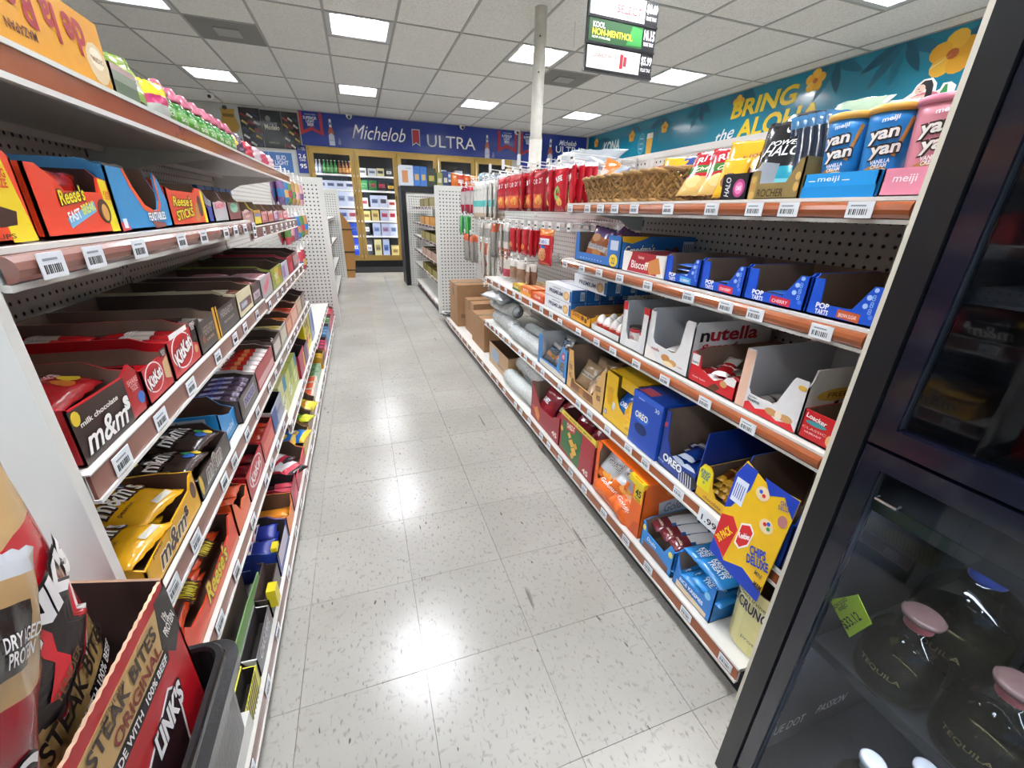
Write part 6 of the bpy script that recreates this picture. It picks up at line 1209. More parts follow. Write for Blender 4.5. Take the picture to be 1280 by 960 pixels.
t = bt('royal blue crunch bar carton', 1.08, 1.25, .10, '#243a8a', F=([(rect(.1,.2,.9,.7), '#b9b4c4')], []), hf=.06, inn=M('#3a2e2a', rough=.85), notch=[(0,0),(1,0),(1,.8),(.9,.5),(.1,.5),(0,.9)])
MB().box(.0, -.004, .095, .03, .012, .108, mat_card('#d9c41e')).build('corner_flap', t)
cr = pouch('candy_pack', 'royal blue crunch pack', 'candy pack', .072, .18, .022, '#1c2c84', [], [('CRUNCH', 0, -.12, .34, .46, '#d83a3a', dict(rot=PI/2, bold=.06, outline='#eceaf0'))], seed=172, wr=.1, patches=[(ell(.0, .30, .3, .12, 12), '#3a2420'), (ell(.05, .31, .2, .08, 12), '#c9a67a')])
PARK.append(cr); scatter(cr, t, [(.045, .11, .075, FLAT, 0, .05), (.12, .11, .075, FLAT, 0, .03), (.045, .11, .045, FLAT, 0, 0), (.12, .11, .045, FLAT, 0, 0)], 'royal blue crunch pack lying in the royal blue carton', 'royal blue packs')
bt('orange butter candy carton on the base deck', 1.255, 1.38, .095, '#d8741a', inn=M('#6a4a34', rough=.85), notch=[(0,0),(1,0),(1,.95),(.85,.6),(.4,.5),(0,.8)], bar=dict(nm='candy_pack', h_=.13, c='#d98a2a', lab='orange-yellow pack in the orange carton on the base deck', z=.03, t=.014), n=2, seed=173)
bt('black and pink candy carton on the base deck', 1.385, 1.50, .10, '#a02440', inn=M('#1a1416', rough=.85), F=([(rect(.3,.1,.9,.5), '#d8506a')], []), bar=dict(nm='candy_pack', h_=.12, c='#3a1c22', zones=[(lambda u, v: v < .5, '#c8485a')], lab='black and pink pack in the black and pink carton', z=.05, t=.014, rows=1), n=3, seed=174)
ZS = .117
def bagtray(nm, y0, y1, h, c, bc, zones, blab, seed, n=5, patches=(), sz=.11, inn=None):
    t = bt(nm, y0, y1, h, c, hf=h*.6, inn=inn or M('#5a4838', rough=.85)); w = y1-y0
    p = pouch('candy_bag', blab, 'candy bag', sz, sz*1.15, .03, bc, zones, seed=seed, wr=.35, patches=patches); PARK.append(p)
    r = random.Random(seed); scatter(p, t, [(w*(.3+.4*r.random()), .05+.045*k, h*.62+.008*(k % 2), FLAT+r.uniform(-.1, .35), r.uniform(-.2, .2), r.uniform(-.8, .8)) for k in range(n)], blab, blab+' group')
bagtray('red tray of crumpled red and white candy bags on the base deck', 1.505, 1.745, .10, '#c83a44', '#c8324a', [(lambda u, v: .3 < v < .65, '#d9d3d6'), (lambda u, v: v < .2, '#2a2428')], 'crumpled red and white candy bag in the red tray', 180)
bagtray('amber tray of blue and yellow candy bags', 1.75, 1.95, .09, '#c9a02a', '#1f6cb4', [(lambda u, v: v < .2, '#d8b41e')], 'blue candy bag with yellow picture in the amber tray', 181, patches=[(ell(0, 0, .25, .2, 12), '#e0c03a'), (ell(.1, .1, .12, .12, 12), '#e9e4d8')])
bagtray('brown tray of lime yellow candy bags', 1.955, 2.11, .10, '#8a6a4a', '#c9cc2a', [(lambda u, v: .3 < v < .5, '#6a9a3a')], 'lime yellow candy bag in the brown tray', 182)
bagtray('brown tray of yellow candy bags past the lime ones', 2.115, 2.30, .10, '#9a7a52', '#d2c43a', [(lambda u, v: .3 < v < .5, '#c98a2a')], 'yellow candy bag in the brown tray past the lime ones', 183)
for k in range(3): cbox('candy_pack', 'white fruit print pack lying flat on the base deck, %s from near end' % ORD[k], 'L', 2.31+.105*k, 2.41+.105*k, ZS, .20, .06, '#d8d0c4', group='fruit print packs', cat='candy pack', inset=BI+.01, T=([(rect(.08, .05, .92, .3), '#d0562a'), (ell(.35, .5, .2, .1, 10), '#3a8a4a'), (ell(.7, .6, .2, .1, 10), '#d8702a'), (rect(.08, .8, .92, .95), '#c8402a')], []))
for k in range(3): cbox('candy_pack', 'flat pale green pack on the base deck, %s from near end' % ORD[k], 'L', 2.64+.085*k, 2.72+.085*k, ZS, .22, .05, '#8fa88a', group='pale green packs', cat='candy pack', inset=BI+.01, T=([(rect(.1, .1, .9, .35), '#4a7a4a'), (rect(.1, .6, .9, .7), '#d0d6c8')], []))
bt('mustard carton with a black and silver oval on top', 2.905, 3.09, .09, '#c9951e', F=([(rect(.1,.2,.9,.8), '#2a2420')], []), inn=M('#6a543c', rough=.85), bar=dict(nm='candy_pack', h_=.14, c='#c9a02a', zones=[(lambda u, v: .3 < v < .6, '#3a3634')], lab='mustard pack in the mustard carton', z=.05, t=.016), n=3, seed=184)
bt('crimson pink candy carton on the far base deck', 3.10, 3.40, .10, '#b02450', F=([(rect(.2,.3,.8,.7), '#d8809a')], [('Nerds', .5, .5, .5, .3, '#f2dce2', dict(bold=.05))]), inn=M('#4a3a36', rough=.85), bar=dict(nm='candy_pack', h_=.13, c='#b8305a', lab='crimson pack in the crimson carton', z=.06, t=.016), n=4, seed=185)
bt('blue candy carton on the far base deck', 3.41, 3.78, .11, '#3a82b0', F=([(rect(.2,.3,.8,.7), '#6aa8cc')], []), inn=M('#4a443e', rough=.85), bar=dict(nm='candy_pack', h_=.13, c='#5a88b4', zones=[(lambda u, v: .4 < v < .7, '#c9d4dc')], lab='blue pack in the blue carton', z=.07, t=.016), n=4, seed=186)
bt('pink and green candy carton near the partition', 3.79, 4.10, .11, '#c0627a', F=([], []), inn=M('#7a6a60', rough=.85), bar=dict(nm='candy_pack', h_=.13, c='#5aa05a', zones=[(lambda u, v: .4 < v < .7, '#d9e0d0')], lab='green pack in the pink carton', z=.07, t=.016), n=4, seed=187)
bt('red and white candy carton against the partition', 4.11, 4.45, .12, '#b83a4c', F=([], []), inn=M('#6a4a44', rough=.85), bar=dict(nm='candy_pack', h_=.13, c='#c83a4a', zones=[(lambda u, v: .4 < v < .7, '#e6dcdc')], lab='red and white pack in the red and white carton', z=.08, t=.016), n=4, seed=188)
# hanging blister packs beyond the second section, on hooks
HKL = MB().tube([(0, 0, 0), (.29, 0, .008), (.298, 0, .02)], .0025, WIRE, 5).box(.303, -.016, .006, .306, .016, .038, M('#eceae2', rough=.3, grain=0)).tube([(0, 0, .026), (.30, 0, .034)], .002, WIRE, 5).mesh('peg_hook')
cols = [('#7a5a8a', 'violet'), ('#b88a5a', 'tan'), ('#c8485a', 'rose'), ('#3a7ab8', 'blue'), ('#c9a86a', 'straw'), ('#b03a4a', 'red'), ('#5a8a4a', 'green'), ('#d9a0a8', 'pale pink')]
kk = 0
for zi, z in enumerate((1.30, 1.08, .86)):
    for yi, y in enumerate((2.92, 3.08, 3.26, 3.46, 3.70, 3.95)):
        tag(link('peg_hook', HKL, None, (-.683, y, z)), 'white wire peg hook on the left, %s of the %s row' % (('first', 'second', 'third', 'fourth', 'fifth', 'last')[yi], ('top', 'middle', 'bottom')[zi]), 'peg hook', 'left peg hooks')
        c, nm = cols[(yi*3+zi*2) % 8]; c2, nm2 = cols[(yi+zi*3+3) % 8]
        if z < .9 and yi > 3: continue
        p = hbag('bag', .11, .17, .03, c, [(lambda u, v: .3 < v < .55, c2), (lambda u, v: v > .85, '#dcd9d2')], seed=200+kk, wr=.3, nx=6, ny=8); kk += 1
        F0 = Fr((0, 0, 0), (0, 0, 0)); zt_ = ('top', 'middle', 'bottom')[zi]; pl = ('first', 'second', 'third', 'fourth', 'fifth', 'last')[yi]
        scatter(p, F0, [(-.40-.03*q_, y, z-.08, 0, 0, PI/2+.15*(q_-1)) for q_ in range(2)], '%s hanging candy bag, %s hook of the %s row on the left' % (nm, pl, zt_), '%s bags %s hook %s row' % (nm, pl, zt_), ph=['front', 'rear'])

# ================================================================ NEAR LEFT: end shelf with meat snack cartons
t = thing('end_shelf', 'white end shelf at the lower left carrying the black bin', 'shelf', (-.62, .02, .405))
MB().box(0, 0, 0, .385, .48, .012, WHITE).box(.385, 0, -.02, .389, .48, .012, WHITE).build('shelf_board', t)
MB().prism([(.02, .47, 0), (.02, .47, -.12), (.06, .47, -.12), (.36, .47, -.02), (.36, .47, 0)], (0, .004, 0), WHITE).build('shelf_bracket', t)
t = thing('plastic_bin', 'black plastic bin with rounded corners holding the meat snack carton', 'bin', (-.225, .50, .419))
BP = M('#17181a', rough=.32, coat=.3, grain=.05, bump=.15, scale=150)
def rr(x0, y0, x1, y1, r, n=6):
    out = []
    for cx, cy, a0 in ((x1-r, y0+r, -PI/2), (x1-r, y1-r, 0), (x0+r, y1-r, PI/2), (x0+r, y0+r, PI)):
        for k in range(n+1): a = a0+PI/2*k/n; out.append((cx+r*math.cos(a), cy+r*math.sin(a)))
    return out
mb = MB(); H = .161
def ring(o, z): return [(a, b, z) for a, b in o]
lv = [(rr(-.21, -.47, -.006, -.006, .025), 0), (rr(-.215, -.475, 0, 0, .03), H-.004), (rr(-.213, -.473, -.002, -.002, .03), H), (rr(-.207, -.467, -.008, -.008, .025), H), (rr(-.205, -.465, -.010, -.010, .024), H-.005), (rr(-.203, -.46, -.013, -.012, .022), .004)]
for a in range(len(lv)-1):
    A, B = ring(*lv[a]), ring(*lv[a+1]); n = len(A)
    for k in range(n): mb.poly([A[k], A[(k+1) % n], B[(k+1) % n], B[k]], BP)
mb.poly(list(reversed(ring(*lv[0]))), BP); mb.poly(ring(*lv[-1]), BP); mb.build('bin_shell', t)
mb = MB(); A, B, C_ = ring(rr(-.218, -.478, .012, .006, .034), H-.034), ring(rr(-.218, -.478, .014, .008, .034), H-.012), ring(rr(-.216, -.476, .001, .001, .031), H-.010)
for k in range(len(A)): mb.poly([A[k], A[(k+1) % len(A)], B[(k+1) % len(A)], B[k]], BP); mb.poly([B[k], B[(k+1) % len(A)], C_[(k+1) % len(A)], C_[k]], BP)
mb.build('outer_rim', t)
# the carton: local x runs along +Y, front faces the aisle
w, d, h = .34, .125, .285
t = carton('meat_snack_carton', 'red and tan meat snack carton standing in the black bin', 'L', 0, 1, 0, d, h, h, '#b0101c', M('#3c2620', rough=.85), cut=.01, loc=(-.25, .118, .452), rot=(0, 0, PI/2), x=None, gap=.33, F=((), ()))
for o in list(t.children): bpy.data.objects.remove(o)
TAN = '#bd9a63'
mb = MB(); o_, i_ = mat_card('#b0101c'), M('#3c2620', rough=.85, grain=.08, scale=30)
mb.box(0, 0, 0, w, d, .003, o_, top=i_)
zig = []; n = 60
for k in range(n+1): zig.append((w*k/n, h-(.0016 if k % 2 else 0)))
mb.prism([(0, 0, 0)]+[(w, 0, 0)]+[(a, 0, b) for a, b in reversed(zig)], (0, .0035, 0), o_, i_, M('#c8a58a', rough=.8))
mb.prism([(w, 0, 0), (w, d, 0), (w, d, h+.035), (w, 0, h)], (-.0035, 0, 0), o_, i_, M('#8a6a55', rough=.8)).prism([(0, 0, 0), (0, 0, h), (0, d, h+.02), (0, d, 0)], (.0035, 0, 0), o_, i_).prism([(0, d, 0), (w, d, 0), (w, d, h+.035), (0, d, h+.035)], (0, -.0035, 0), o_, i_)
mb.build('carton_body', t)
fr = Frame((0, 0, 0), (1, 0, 0), (0, 0, 1), (0, -1, 0), w, h)
Z = lambda z: (z-.452)/h
Yf = lambda y: (y-.118)/w
decorate(t, fr, [([(0, Z(.668)), (1, Z(.668)), (1, Z(.722)), (Yf(.40), Z(.722)), (0, Z(.716))], TAN), ([(Yf(.415), Z(.675)), (Yf(.435), Z(.648)), (1, Z(.665)), (1, Z(.728)), (Yf(.43), Z(.728))], '#2b2826'),
    ([(0, Z(.655)), (Yf(.42), Z(.655)), (Yf(.425), Z(.672)), (0, Z(.672))], '#141213'), ([(Yf(.31), Z(.53)), (Yf(.31), Z(.60)), (Yf(.40), Z(.635)), (Yf(.415), Z(.618)), (Yf(.40), Z(.53))], '#e4dfdd'), ([(Yf(.314), Z(.53)), (Yf(.314), Z(.598)), (Yf(.40), Z(.631)), (Yf(.411), Z(.618)), (Yf(.396), Z(.53))], '#2a1216')],
    [('STEAK BITES', Yf(.352), Z(.7065), .37, .066, '#3a2a22', dict(bold=.05)), ('ORIGINAL', Yf(.365), Z(.684), .28, .055, '#7a2a1c', dict(bold=.05)), ('MADE WITH  100% BEEF', Yf(.355), Z(.6635), .36, .035, '#eae6e2', dict(bold=.04)), ('19g\nPROTEIN', Yf(.4385), Z(.694), .075, .10, '#e4e0da', dict(bold=.05, rot=.2)),
     ("LINK'S", Yf(.385), Z(.608), .20, .11, '#ece8e6', dict(bold=.08, outline='#141213', shear=.2)), ('TENDER', Yf(.335), Z(.7165), .12, .018, '#6a4a2a')])
# bags standing in it
def jerky(label, loc, rot, seed):
    H_ = .30; W_ = .19
    zn = [(lambda u, v: v > .80 and int(v*30) % 2, '#a07c4a'), (lambda u, v: v > .80, '#bf9c68'), (lambda u, v: .20 < v-.10*(u-.5) < .40, TAN), (lambda u, v: .14 < v-.10*(u-.5) <= .20 and u > .3, '#161415')]
    p = pouch('meat_snack_bag', label, 'snack bag', W_, H_, .05, '#b5101e', zn, [
        ('STEAK BITES', .12, -.185, .62, .085, '#241a16', dict(bold=.05, rot=.14)), ('TENDER', .08, -.115, .25, .03, '#6a4a2a', dict(rot=.14)), ('MADE WITH 100% BEEF', .16, -.285, .56, .04, '#efeae6', dict(bold=.05, rot=.14)),
        ("LINK'S", .15, .10, .66, .115, '#efecea', dict(bold=.09, outline='#151214', rot=.22, shear=.15)), ('JACK', -.25, .10, .3, .09, '#efecea', dict(bold=.09, outline='#151214', rot=.22, shear=.15))],
        seed=seed, wr=.12, nx=20, ny=30, patches=[([(-.32,.10),(.02,.22),(.12,.17),(.26,.13),(.40,.05),(.33,-.02),(.42,-.07),(.26,-.17),(-.02,-.22),(-.32,-.14)], '#d9d4d2'), ([(-.30,.09),(.02,.20),(.12,.15),(.25,.11),(.37,.05),(.30,-.02),(.38,-.07),(.24,-.155),(-.02,-.20),(-.30,-.12)], '#b5101e'), ([(-.28,.08),(.02,.185),(.12,.135),(.24,.10),(.33,.05),(.26,-.02),(.34,-.07),(.22,-.14),(-.02,-.185),(-.28,-.11)], '#1d191b'),
                                     ([(.02,.03),(.10,.05),(.13,.01),(.10,-.04),(.14,-.09),(.10,-.13),(-.02,-.13),(-.06,-.11),(.06,-.10),(.07,-.05),(.03,-.01)], '#c81e2c')], crimp=.05)
    p.location = loc; p.rotation_euler = rot; return p
jerky('tall red and tan meat snack bag standing in the carton, its top tilted back', (-.296, .322, .795), (-.02, .0, PI/2+.02), 301)
q = pouch('meat_snack_bag', 'dark red meat snack bag with a black panel, nearest the camera at the left edge', 'snack bag', .12, .20, .04, '#8e1020', [(lambda u, v: .56 < v < .90, '#a8875a'), (lambda u, v: .64 < v < .84 and u < .80, '#141214'), (lambda u, v: v >= .90, '#b9bdc2')], [('DRY AGED\nPROTEIN', .18, .20, .3, .10, '#e6e2de', dict(bold=.04)), ('S', .2, -.2, .16, .12, '#e6e2de', dict(bold=.06, outline='#141214'))], seed=302, wr=.2, nx=18, ny=24)
q.location = (-.252, .238, .838); q.rotation_euler = (.0, .55, PI/2)
q = pouch('meat_snack_bag', 'crinkled pinkish red meat snack bag low at the left corner', 'snack bag', .12, .16, .04, '#a01a2c', [(lambda u, v: .4 < v < .5, '#c86a78')], seed=303, wr=.45, nx=16, ny=20)
q.location = (-.268, .225, .665); q.rotation_euler = (.0, .6, PI/2-.1)
# green board and the cartons behind it
t = thing('divider_card', 'pale green card divider standing on the base deck beside the striped carton', 'card', (-.353, .50, .117))
MB().prism([(0, 0, 0), (0, .50, 0), (0, .525, .01), (0, .52, .093), (0, .40, .106), (0, 0, .108)], (.003, 0, 0), mat_card('#7fa56a')).build('card_sheet', t)
MB().prism([(.0034, 0, 0), (.0034, .34, 0), (.0034, .33, .045), (.0034, 0, .06)], (.0006, 0, 0), mat_card('#2e7a2c')).build('dark_green_band', t)
carton('brown_carton', 'plain brown open carton behind the green card', 'L', .56, .80, .117, .22, .14, .13, '#6a5546', M('#4a3a30', rough=.85), inset=.045, cut=.01)
carton('brown_carton', 'plain brown open carton behind the green card, farther one', 'L', .805, 1.03, .117, .22, .12, .11, '#5f4c3f', M('#43342b', rough=.85), inset=.06, cut=.01)

# ================================================================ BLACK DISPLAY CASE, near right
KX = .635
t = thing('display_case', 'tall black glass-fronted display case at the right picture edge', 'display case', (KX, -.72, 0))
BK = M('#101216', rough=.38, coat=.2, grain=.04, scale=30); NV = M('#0c1120', rough=.22, coat=.6, grain=.03); INN = M('#3a3b40', rough=.45, grain=.03)
W_ = 1.07; HT = 2.1; DD = .56
MB().box(0, 0, 0, .036, .02, HT, BK).box(0, W_-.034, 0, .036, W_, HT, BK).box(0, .02, HT-.08, .036, W_-.034, HT, BK).box(0, .02, 0, .036, W_-.034, .055, BK).build('outer_frame', t)
MB().box(.036, W_-.03, 0, DD, W_-.002, HT, INN).box(.036, 0, 0, DD, .02, HT, INN).box(DD-.02, .02, 0, DD, W_-.03, HT, INN).box(.036, .02, HT-.03, DD-.02, W_-.03, HT, INN).box(.036, .02, 0, DD-.02, W_-.03, .05, INN).build('cabinet', t)
def door(z0, z1, nm):
    dr_ = MB().box(.006, W_-.062, z0, .030, W_-.036, z1, NV).box(.006, .022, z0, .030, .05, z1, NV).box(.006, .05, z1-.028, .030, W_-.062, z1, NV).box(.006, .05, z0, .030, W_-.062, z0+.028, NV).build('door', t)
    MB().box(.016, .05, z0+.028, .021, W_-.062, z1-.028, mat_glass('#dde1e4', ior=1.5)).build('pane', dr_)
    MB().box(.012, W_-.0625, z0+.03, .026, W_-.061, z1-.03, M('#2c3038', rough=.3)).build('gasket', dr_)
    MB().tube([(.003, W_-.075, z1-.06), (-.004, W_-.075, z1-.062), (-.004, W_-.10, z1-.062), (.003, W_-.10, z1-.06)], .002, M('#b9bcc0', metal=1, rough=.25, grain=0), 6).build('latch', dr_)
for z_, x_ in ((.738, .075), (.403, .11)):
    MB().box(x_, .04, z_-.009, x_+.012, W_-.06, z_-.003, M('#eaf2ff', rough=.4, grain=0, emit=45)).build('added_light_strip', t)  # added strips, not a known lamp; they brighten the inside of the case
door(.06, .845, 'lower'); door(.850, HT-.085, 'upper')
CG = mat_glass('#c9d2d2', ior=1.5)
for z, x in ((.405, .085), (.74, .05), (1.05, .05), (1.38, .05), (1.7, .05)):
    s_ = MB().box(x, .022, z, DD-.022, W_-.034, z+.008, M('#46474b', rough=.3, coat=.3)).build('shelf', t)
    MB().box(x-.002, .022, z-.006, x, W_-.034, z+.014, M('#3d4046', rough=.2, coat=.6)).build('shelf_edge', s_)
lettering(t, 'BLUE DOT', (0, 0, 0), (1, 0, 0), (0, 0, 1), (0, -1, 0), .135, .112, .115, .030, '#e8ecf6', lift=-(W_-.03)+.0012, bold=0)
lettering(t, 'PASSION', (0, 0, 0), (1, 0, 0), (0, 0, 1), (0, -1, 0), .275, .118, .095, .028, '#e8ecf6', lift=-(W_-.03)+.0012, bold=0, shear=.25)
# lime price card
LC = Vector((.665, .262, .527))
t = thing('price_card', 'lime green hand-written price card inside the display case', 'price card', (0, 0, 0))
c0, c1, c2, c3 = Vector((.665, .291, .561)), Vector((.665, .262, .605)), Vector((.665, .233, .577)), Vector((.665, .249, .527))
U = (c1-c0).normalized(); V = Vector((0, 0, 0))
MB().prism([c3, c2, c1, c0], (.001, 0, 0), M('#b6d23a', rough=.5, grain=0)).build('card_sheet', t)
ax = (c2-c3).normalized(); ay = (c0-c3)-ax*((c0-c3).dot(ax)); ay.normalize()
for s_, u, v, w1, h1 in (('DON JULIO\nANEJO', .031, .036, .034, .013), ('$33.12', .026, .015, .038, .015)):
    lettering(t, s_, c3, ax, ay, (-1, 0, 0), u, v, w1, h1, '#20242a', bold=.03, lift=.0008)
# bottles
BG = mat_glass('#d8d2b4', rough=.04, ior=1.6)
def liquor(label, capc, coll, r, h, seal, liq):
    t = thing('liquor_bottle', label, 'bottle', (0, 0, 0))
    P = [(r*.86, 0), (r*.97, .004), (r, .02), (r, h*.45), (r*.93, h*.60), (r*.72, h*.72), (r*.42, h*.80), (r*.30, h*.84), (r*.30, h*.90)]
    MB().lathe(P, BG, 28).build('glass_body', t, True)
    MB().lathe([(r*.80, .004), (r*.90, .012), (r*.92, h*.40), (r*.90, h*.46)], M(liq, rough=.08, coat=.6, alpha=.55, grain=0), 24).build('spirit', t, True)
    MB().lathe([(r*.34, h*.82), (r*.36, h*.83), (r*.36, h*.915), (r*.34, h*.92)], M(seal, rough=.3, coat=.5, grain=.05), 22).build('seal_band', t, True)
    MB().lathe([(r*.40, h*.918), (r*.43, h*.925), (r*.40, h*.935)], M('#1a1a1c', rough=.2), 22).build('neck_ring', t, True)
    MB().lathe([(r*.46, h*.932), (r*.52, h*.945), (r*.52, h*.985), (r*.42, h), (r*.1, h*1.004)], M(capc, rough=.25, coat=.5, grain=.08), 24).build('stopper', t, True)
    lettering(t, 'TEQUILA', (0, 0, 0), (1, 0, 0), (0, 0, 1), (0, -1, 0), 0, h*.3, r*1.1, r*.2, '#8a7a50', wrap=lambda a, b: math.sqrt(max(0, (r*1.01)**2-a*a)), lift=.001)
    return t
def zrot(o, x, y, z): o.location = (x, y, z); o.rotation_euler = (0, 0, -PI/2); return o
b1 = zrot(liquor('squat clear liquor bottle with a rose wood stopper, farther of the front pair', '#8a6a66', '', .052, .155, '#c86a72', '#17150f'), .775, .222, .414)
dup(b1, (.775, .112, .414), (0, 0, -PI/2), 'squat clear liquor bottle with a rose wood stopper, nearer of the front pair')
dup(b1, (.775, .0, .414), (0, 0, -PI/2), 'squat clear liquor bottle with a rose wood stopper, nearest the camera side')
b2 = zrot(liquor('larger round liquor bottle with a pale stopper and blue collar, farther one behind', '#c9c0b4', '', .066, .235, '#2c3f8a', '#1d1a12'), .895, .215, .414)
dup(b2, (.895, .075, .414), (0, 0, -PI/2), 'larger amber liquor bottle with a blue collar, nearer one behind')
b3 = zrot(liquor('small liquor bottle with a white cap on the lowest shelf of the case', '#c9c8cc', '', .036, .17, '#8fa0a0', '#2a2c2a'), .735, .178, .12)
dup(b3, (.735, .098, .12), (0, 0, -PI/2), 'small liquor bottle with a white cap on the lowest shelf, nearer one'); dup(b3, (.81, .14, .12), (0, 0, -PI/2), 'small liquor bottle with a white cap on the lowest shelf, rear one')
MB().box(0, 0, 0, .3, .3, .068, INN)
t = thing('case_riser', 'black riser step inside the display case under the small bottles', 'riser', (.68, .02, .0505)); MB().box(0, 0, 0, .25, .24, .069, INN).build('riser_block', t)

# ================================================================ FAR END: coolers, banners, mural
t = thing('drinks_cooler', 'wide gold-framed walk-in drinks cooler with five glass doors along the back wall', 'cooler', (-.72, 9.44, 0))
GD = M('#b5924a', rough=.32, metal=.35, coat=.3, grain=.05, scale=10); GD2 = M('#7d6230', rough=.4, metal=.3, grain=.04)
DW = .784; N = 5; TW = DW*N
MB().box(-.015, -.02, .13, TW+.015, .0, .19, GD).box(-.015, -.02, 2.09, TW+.015, .0, 2.155, GD).build('frame_rails', t)
for k in range(N+1): MB().box(k*DW-.03, -.03, .13, k*DW+.03, .0, 2.155, GD).box(k*DW-.006, -.032, .15, k*DW+.006, -.03, 2.13, GD2).build('mullion', t)
MB().box(-.02, -.015, 0, TW+.02, .02, .13, BLACK).build('kick_plate', t)
CI = M('#26282c', rough=.5); MB().box(0, .55, .1, TW, .6, 2.15, CI).box(0, 0.01, 2.11, TW, .6, 2.15, CI).box(0, 0.01, .1, TW, .6, .14, M('#8a8c8e', rough=.4)).box(-.012, .0, .1, 0, .6, 2.15, CI).box(TW, 0, .1, TW+.012, .6, 2.15, CI).build('cooler_lining', t)
LED = M('#eef4ff', rough=.4, grain=0, emit=14)
SHZ = (.19, .605, .895, 1.15, 1.455, 1.72)
for k in range(N):
    x = k*DW+.035; w = DW-.07
    dr_ = MB().box(x, -.028, .19, x+.045, -.004, 2.09, GD).box(x+w-.045, -.028, .19, x+w, -.004, 2.09, GD).box(x+.045, -.028, .19, x+w-.045, -.004, .235, GD).box(x+.045, -.028, 2.045, x+w-.045, -.004, 2.09, GD).build('door', t)
    MB().box(x+.045, -.018, .235, x+w-.045, -.013, 2.045, GL).build('pane', dr_)
    MB().tube([(x+w-.02, -.028, 1.0), (x+w-.02, -.055, 1.02), (x+w-.02, -.055, 1.35), (x+w-.02, -.028, 1.37)], .008, M('#3a3630', rough=.4), 8).build('door_handle', dr_)
    MB().box(x-.03, .03, .2, x-.01, .05, 2.05, LED).build('added_light_strip', t)
    for z in SHZ:
        s_ = MB().box(x-.01, .10, z-.014, x+w+.01, .54, z-.004, M('#c9cbcc', rough=.4, grain=0)).box(x-.01, .095, z-.03, x+w+.01, .10, z+.004, M('#e4e6e6', rough=.35, grain=0)).build('shelf', t)
MB().box(TW-.05, .03, .2, TW-.03, .05, 2.05, LED).build('added_light_strip', t)
X0c, Y0c = -.72+.05, 9.44+.115
def case(x, z, w, h, c, c2, lab, mark='', tc='#2a3a6a', group=None):
    o = cbox('drinks_case', lab, 'R', 0, 1, 0, .22, h, c, cat='drinks case', loc=(x, Y0c, z), rot=(0, 0, 0), w=w, F=([(rect(.15, .35, .85, .7), c2)], [(mark, .5, .52, .5, .2, tc, dict(bold=.04))] if mark else []), group=group)
    return o
def bottles(x, z, n, w, glass, lab_c, label, group):
    """row of long-neck bottles"""
    first = None
    for k in range(n):
        xx = x+w*(k+.5)/n
        if first is None:
            t_ = thing('beer_bottle', label, 'bottle', (xx, Y0c+.05, z), 0, group); g = M(glass, rough=.15, coat=.5)
            MB().lathe([(.028, 0), (.031, .004), (.031, .13), (.026, .15), (.014, .18), (.0125, .225)], g, 12).build('glass_body', t_, True)
            MB().lathe([(.0315, .03), (.0315, .11)], mat_card(lab_c), 12).build('paper_label', t_, True); MB().lathe([(.014, .225), (.0145, .235), (.012, .238)], M('#c9ccd0', rough=.3), 10).build('crown_cap', t_, True); first = t_
        else: dup(first, (xx, Y0c+.05, z), (0, 0, 0))
dn = ('first', 'second', 'third', 'fourth', 'fifth'); sn = ('bottom', 'second', 'third', 'fourth', 'fifth', 'top')
plan = {0: [(0, [('#1f3fb4', '#3a6ad8', .36, .19)]*4, 'royal blue'), (1, [('#2246b0', '#3a62c8', .24, .19)]*4, 'blue'), (2, [('#b9c4dc', '#5a6ab4', .2, .19), ('#c9ccd8', '#b04a5a', .2, .19)]*2, 'pale blue'), (3, [('#c9d2e6', '#8a94b8', .27, .19)]*4, 'tall white and blue'), (4, [('#c4cce0', '#4a5070', .15, .19)]*4, 'low white')],
        1: [(0, [('#3a3c40', '#d4d6da', .34, .13), ('#d6cf9a', '#a89a5a', .34, .14), ('#b4c2e0', '#5a76b8', .34, .13), ('#cfc48a', '#b89a4a', .22, .19)], 'mixed'), (1, [('#2a2c30', '#e0e0e2', .24, .11), ('#b9c6e2', '#7a90c8', .24, .15), ('#b4bed6', '#a07a9a', .24, .19), ('#bcc6dc', '#7a90b8', .24, .15)], 'blue-white'),
            (2, [('#d2c27a', '#a8843a', .18, .14), ('#cfc07c', '#b08a3a', .2, .14), ('#b9c0d4', '#c04a5a', .21, .17), ('#d8d8da', '#c8303c', .21, .15)], 'yellow and red'), (3, [('#d2d6de', '#c84a50', .17, .12), ('#c4cee2', '#6a7aa8', .22, .18), ('#c6cee2', '#4a4040', .22, .16), ('#d8dade', '#c8443c', .15, .16)], 'white and red'),
            (4, [('#3a8a4a', '#6ab46a', .18, .14), ('#2f7a3f', '#b04a3a', .18, .15), ('#2a2c30', '#c83a4a', .18, .15), ('#15171a', '#dcae1e', .15, .16)], 'green and dark'), (5, [('#d4d6d4', '#8a8c90', .13, .14), ('#cdd2da', '#7a86a0', .13, .16), ('#d6cf9a', '#3a3a3a', .14, .14), ('#3a3c40', '#e0e0e0', .14, .13)], 'white')]}
for k, rows in plan.items():
    for si, cs, nm in rows:
        x = X0c+k*DW+.0
        for q_, (c, c2, h, w_) in enumerate(cs):
            w_ = min(w_, .165)
            case(x+.01+q_*.168, SHZ[si]+.002, w_, h, c, c2, '%s drinks case, %s from left, %s shelf, %s cooler door' % (nm, ('1st', '2nd', '3rd', '4th')[q_], sn[si], dn[k]), ('lite', 'ale', 'beer', 'xx')[q_], '#e8eaf0' if si == 0 and k == 0 else '#30385a')
bottles(X0c+.15, SHZ[5]+.002, 4, .26, '#3f8f4f', '#7ab87a', 'green glass beer bottle on the top shelf behind the first cooler door', 'green bottles')
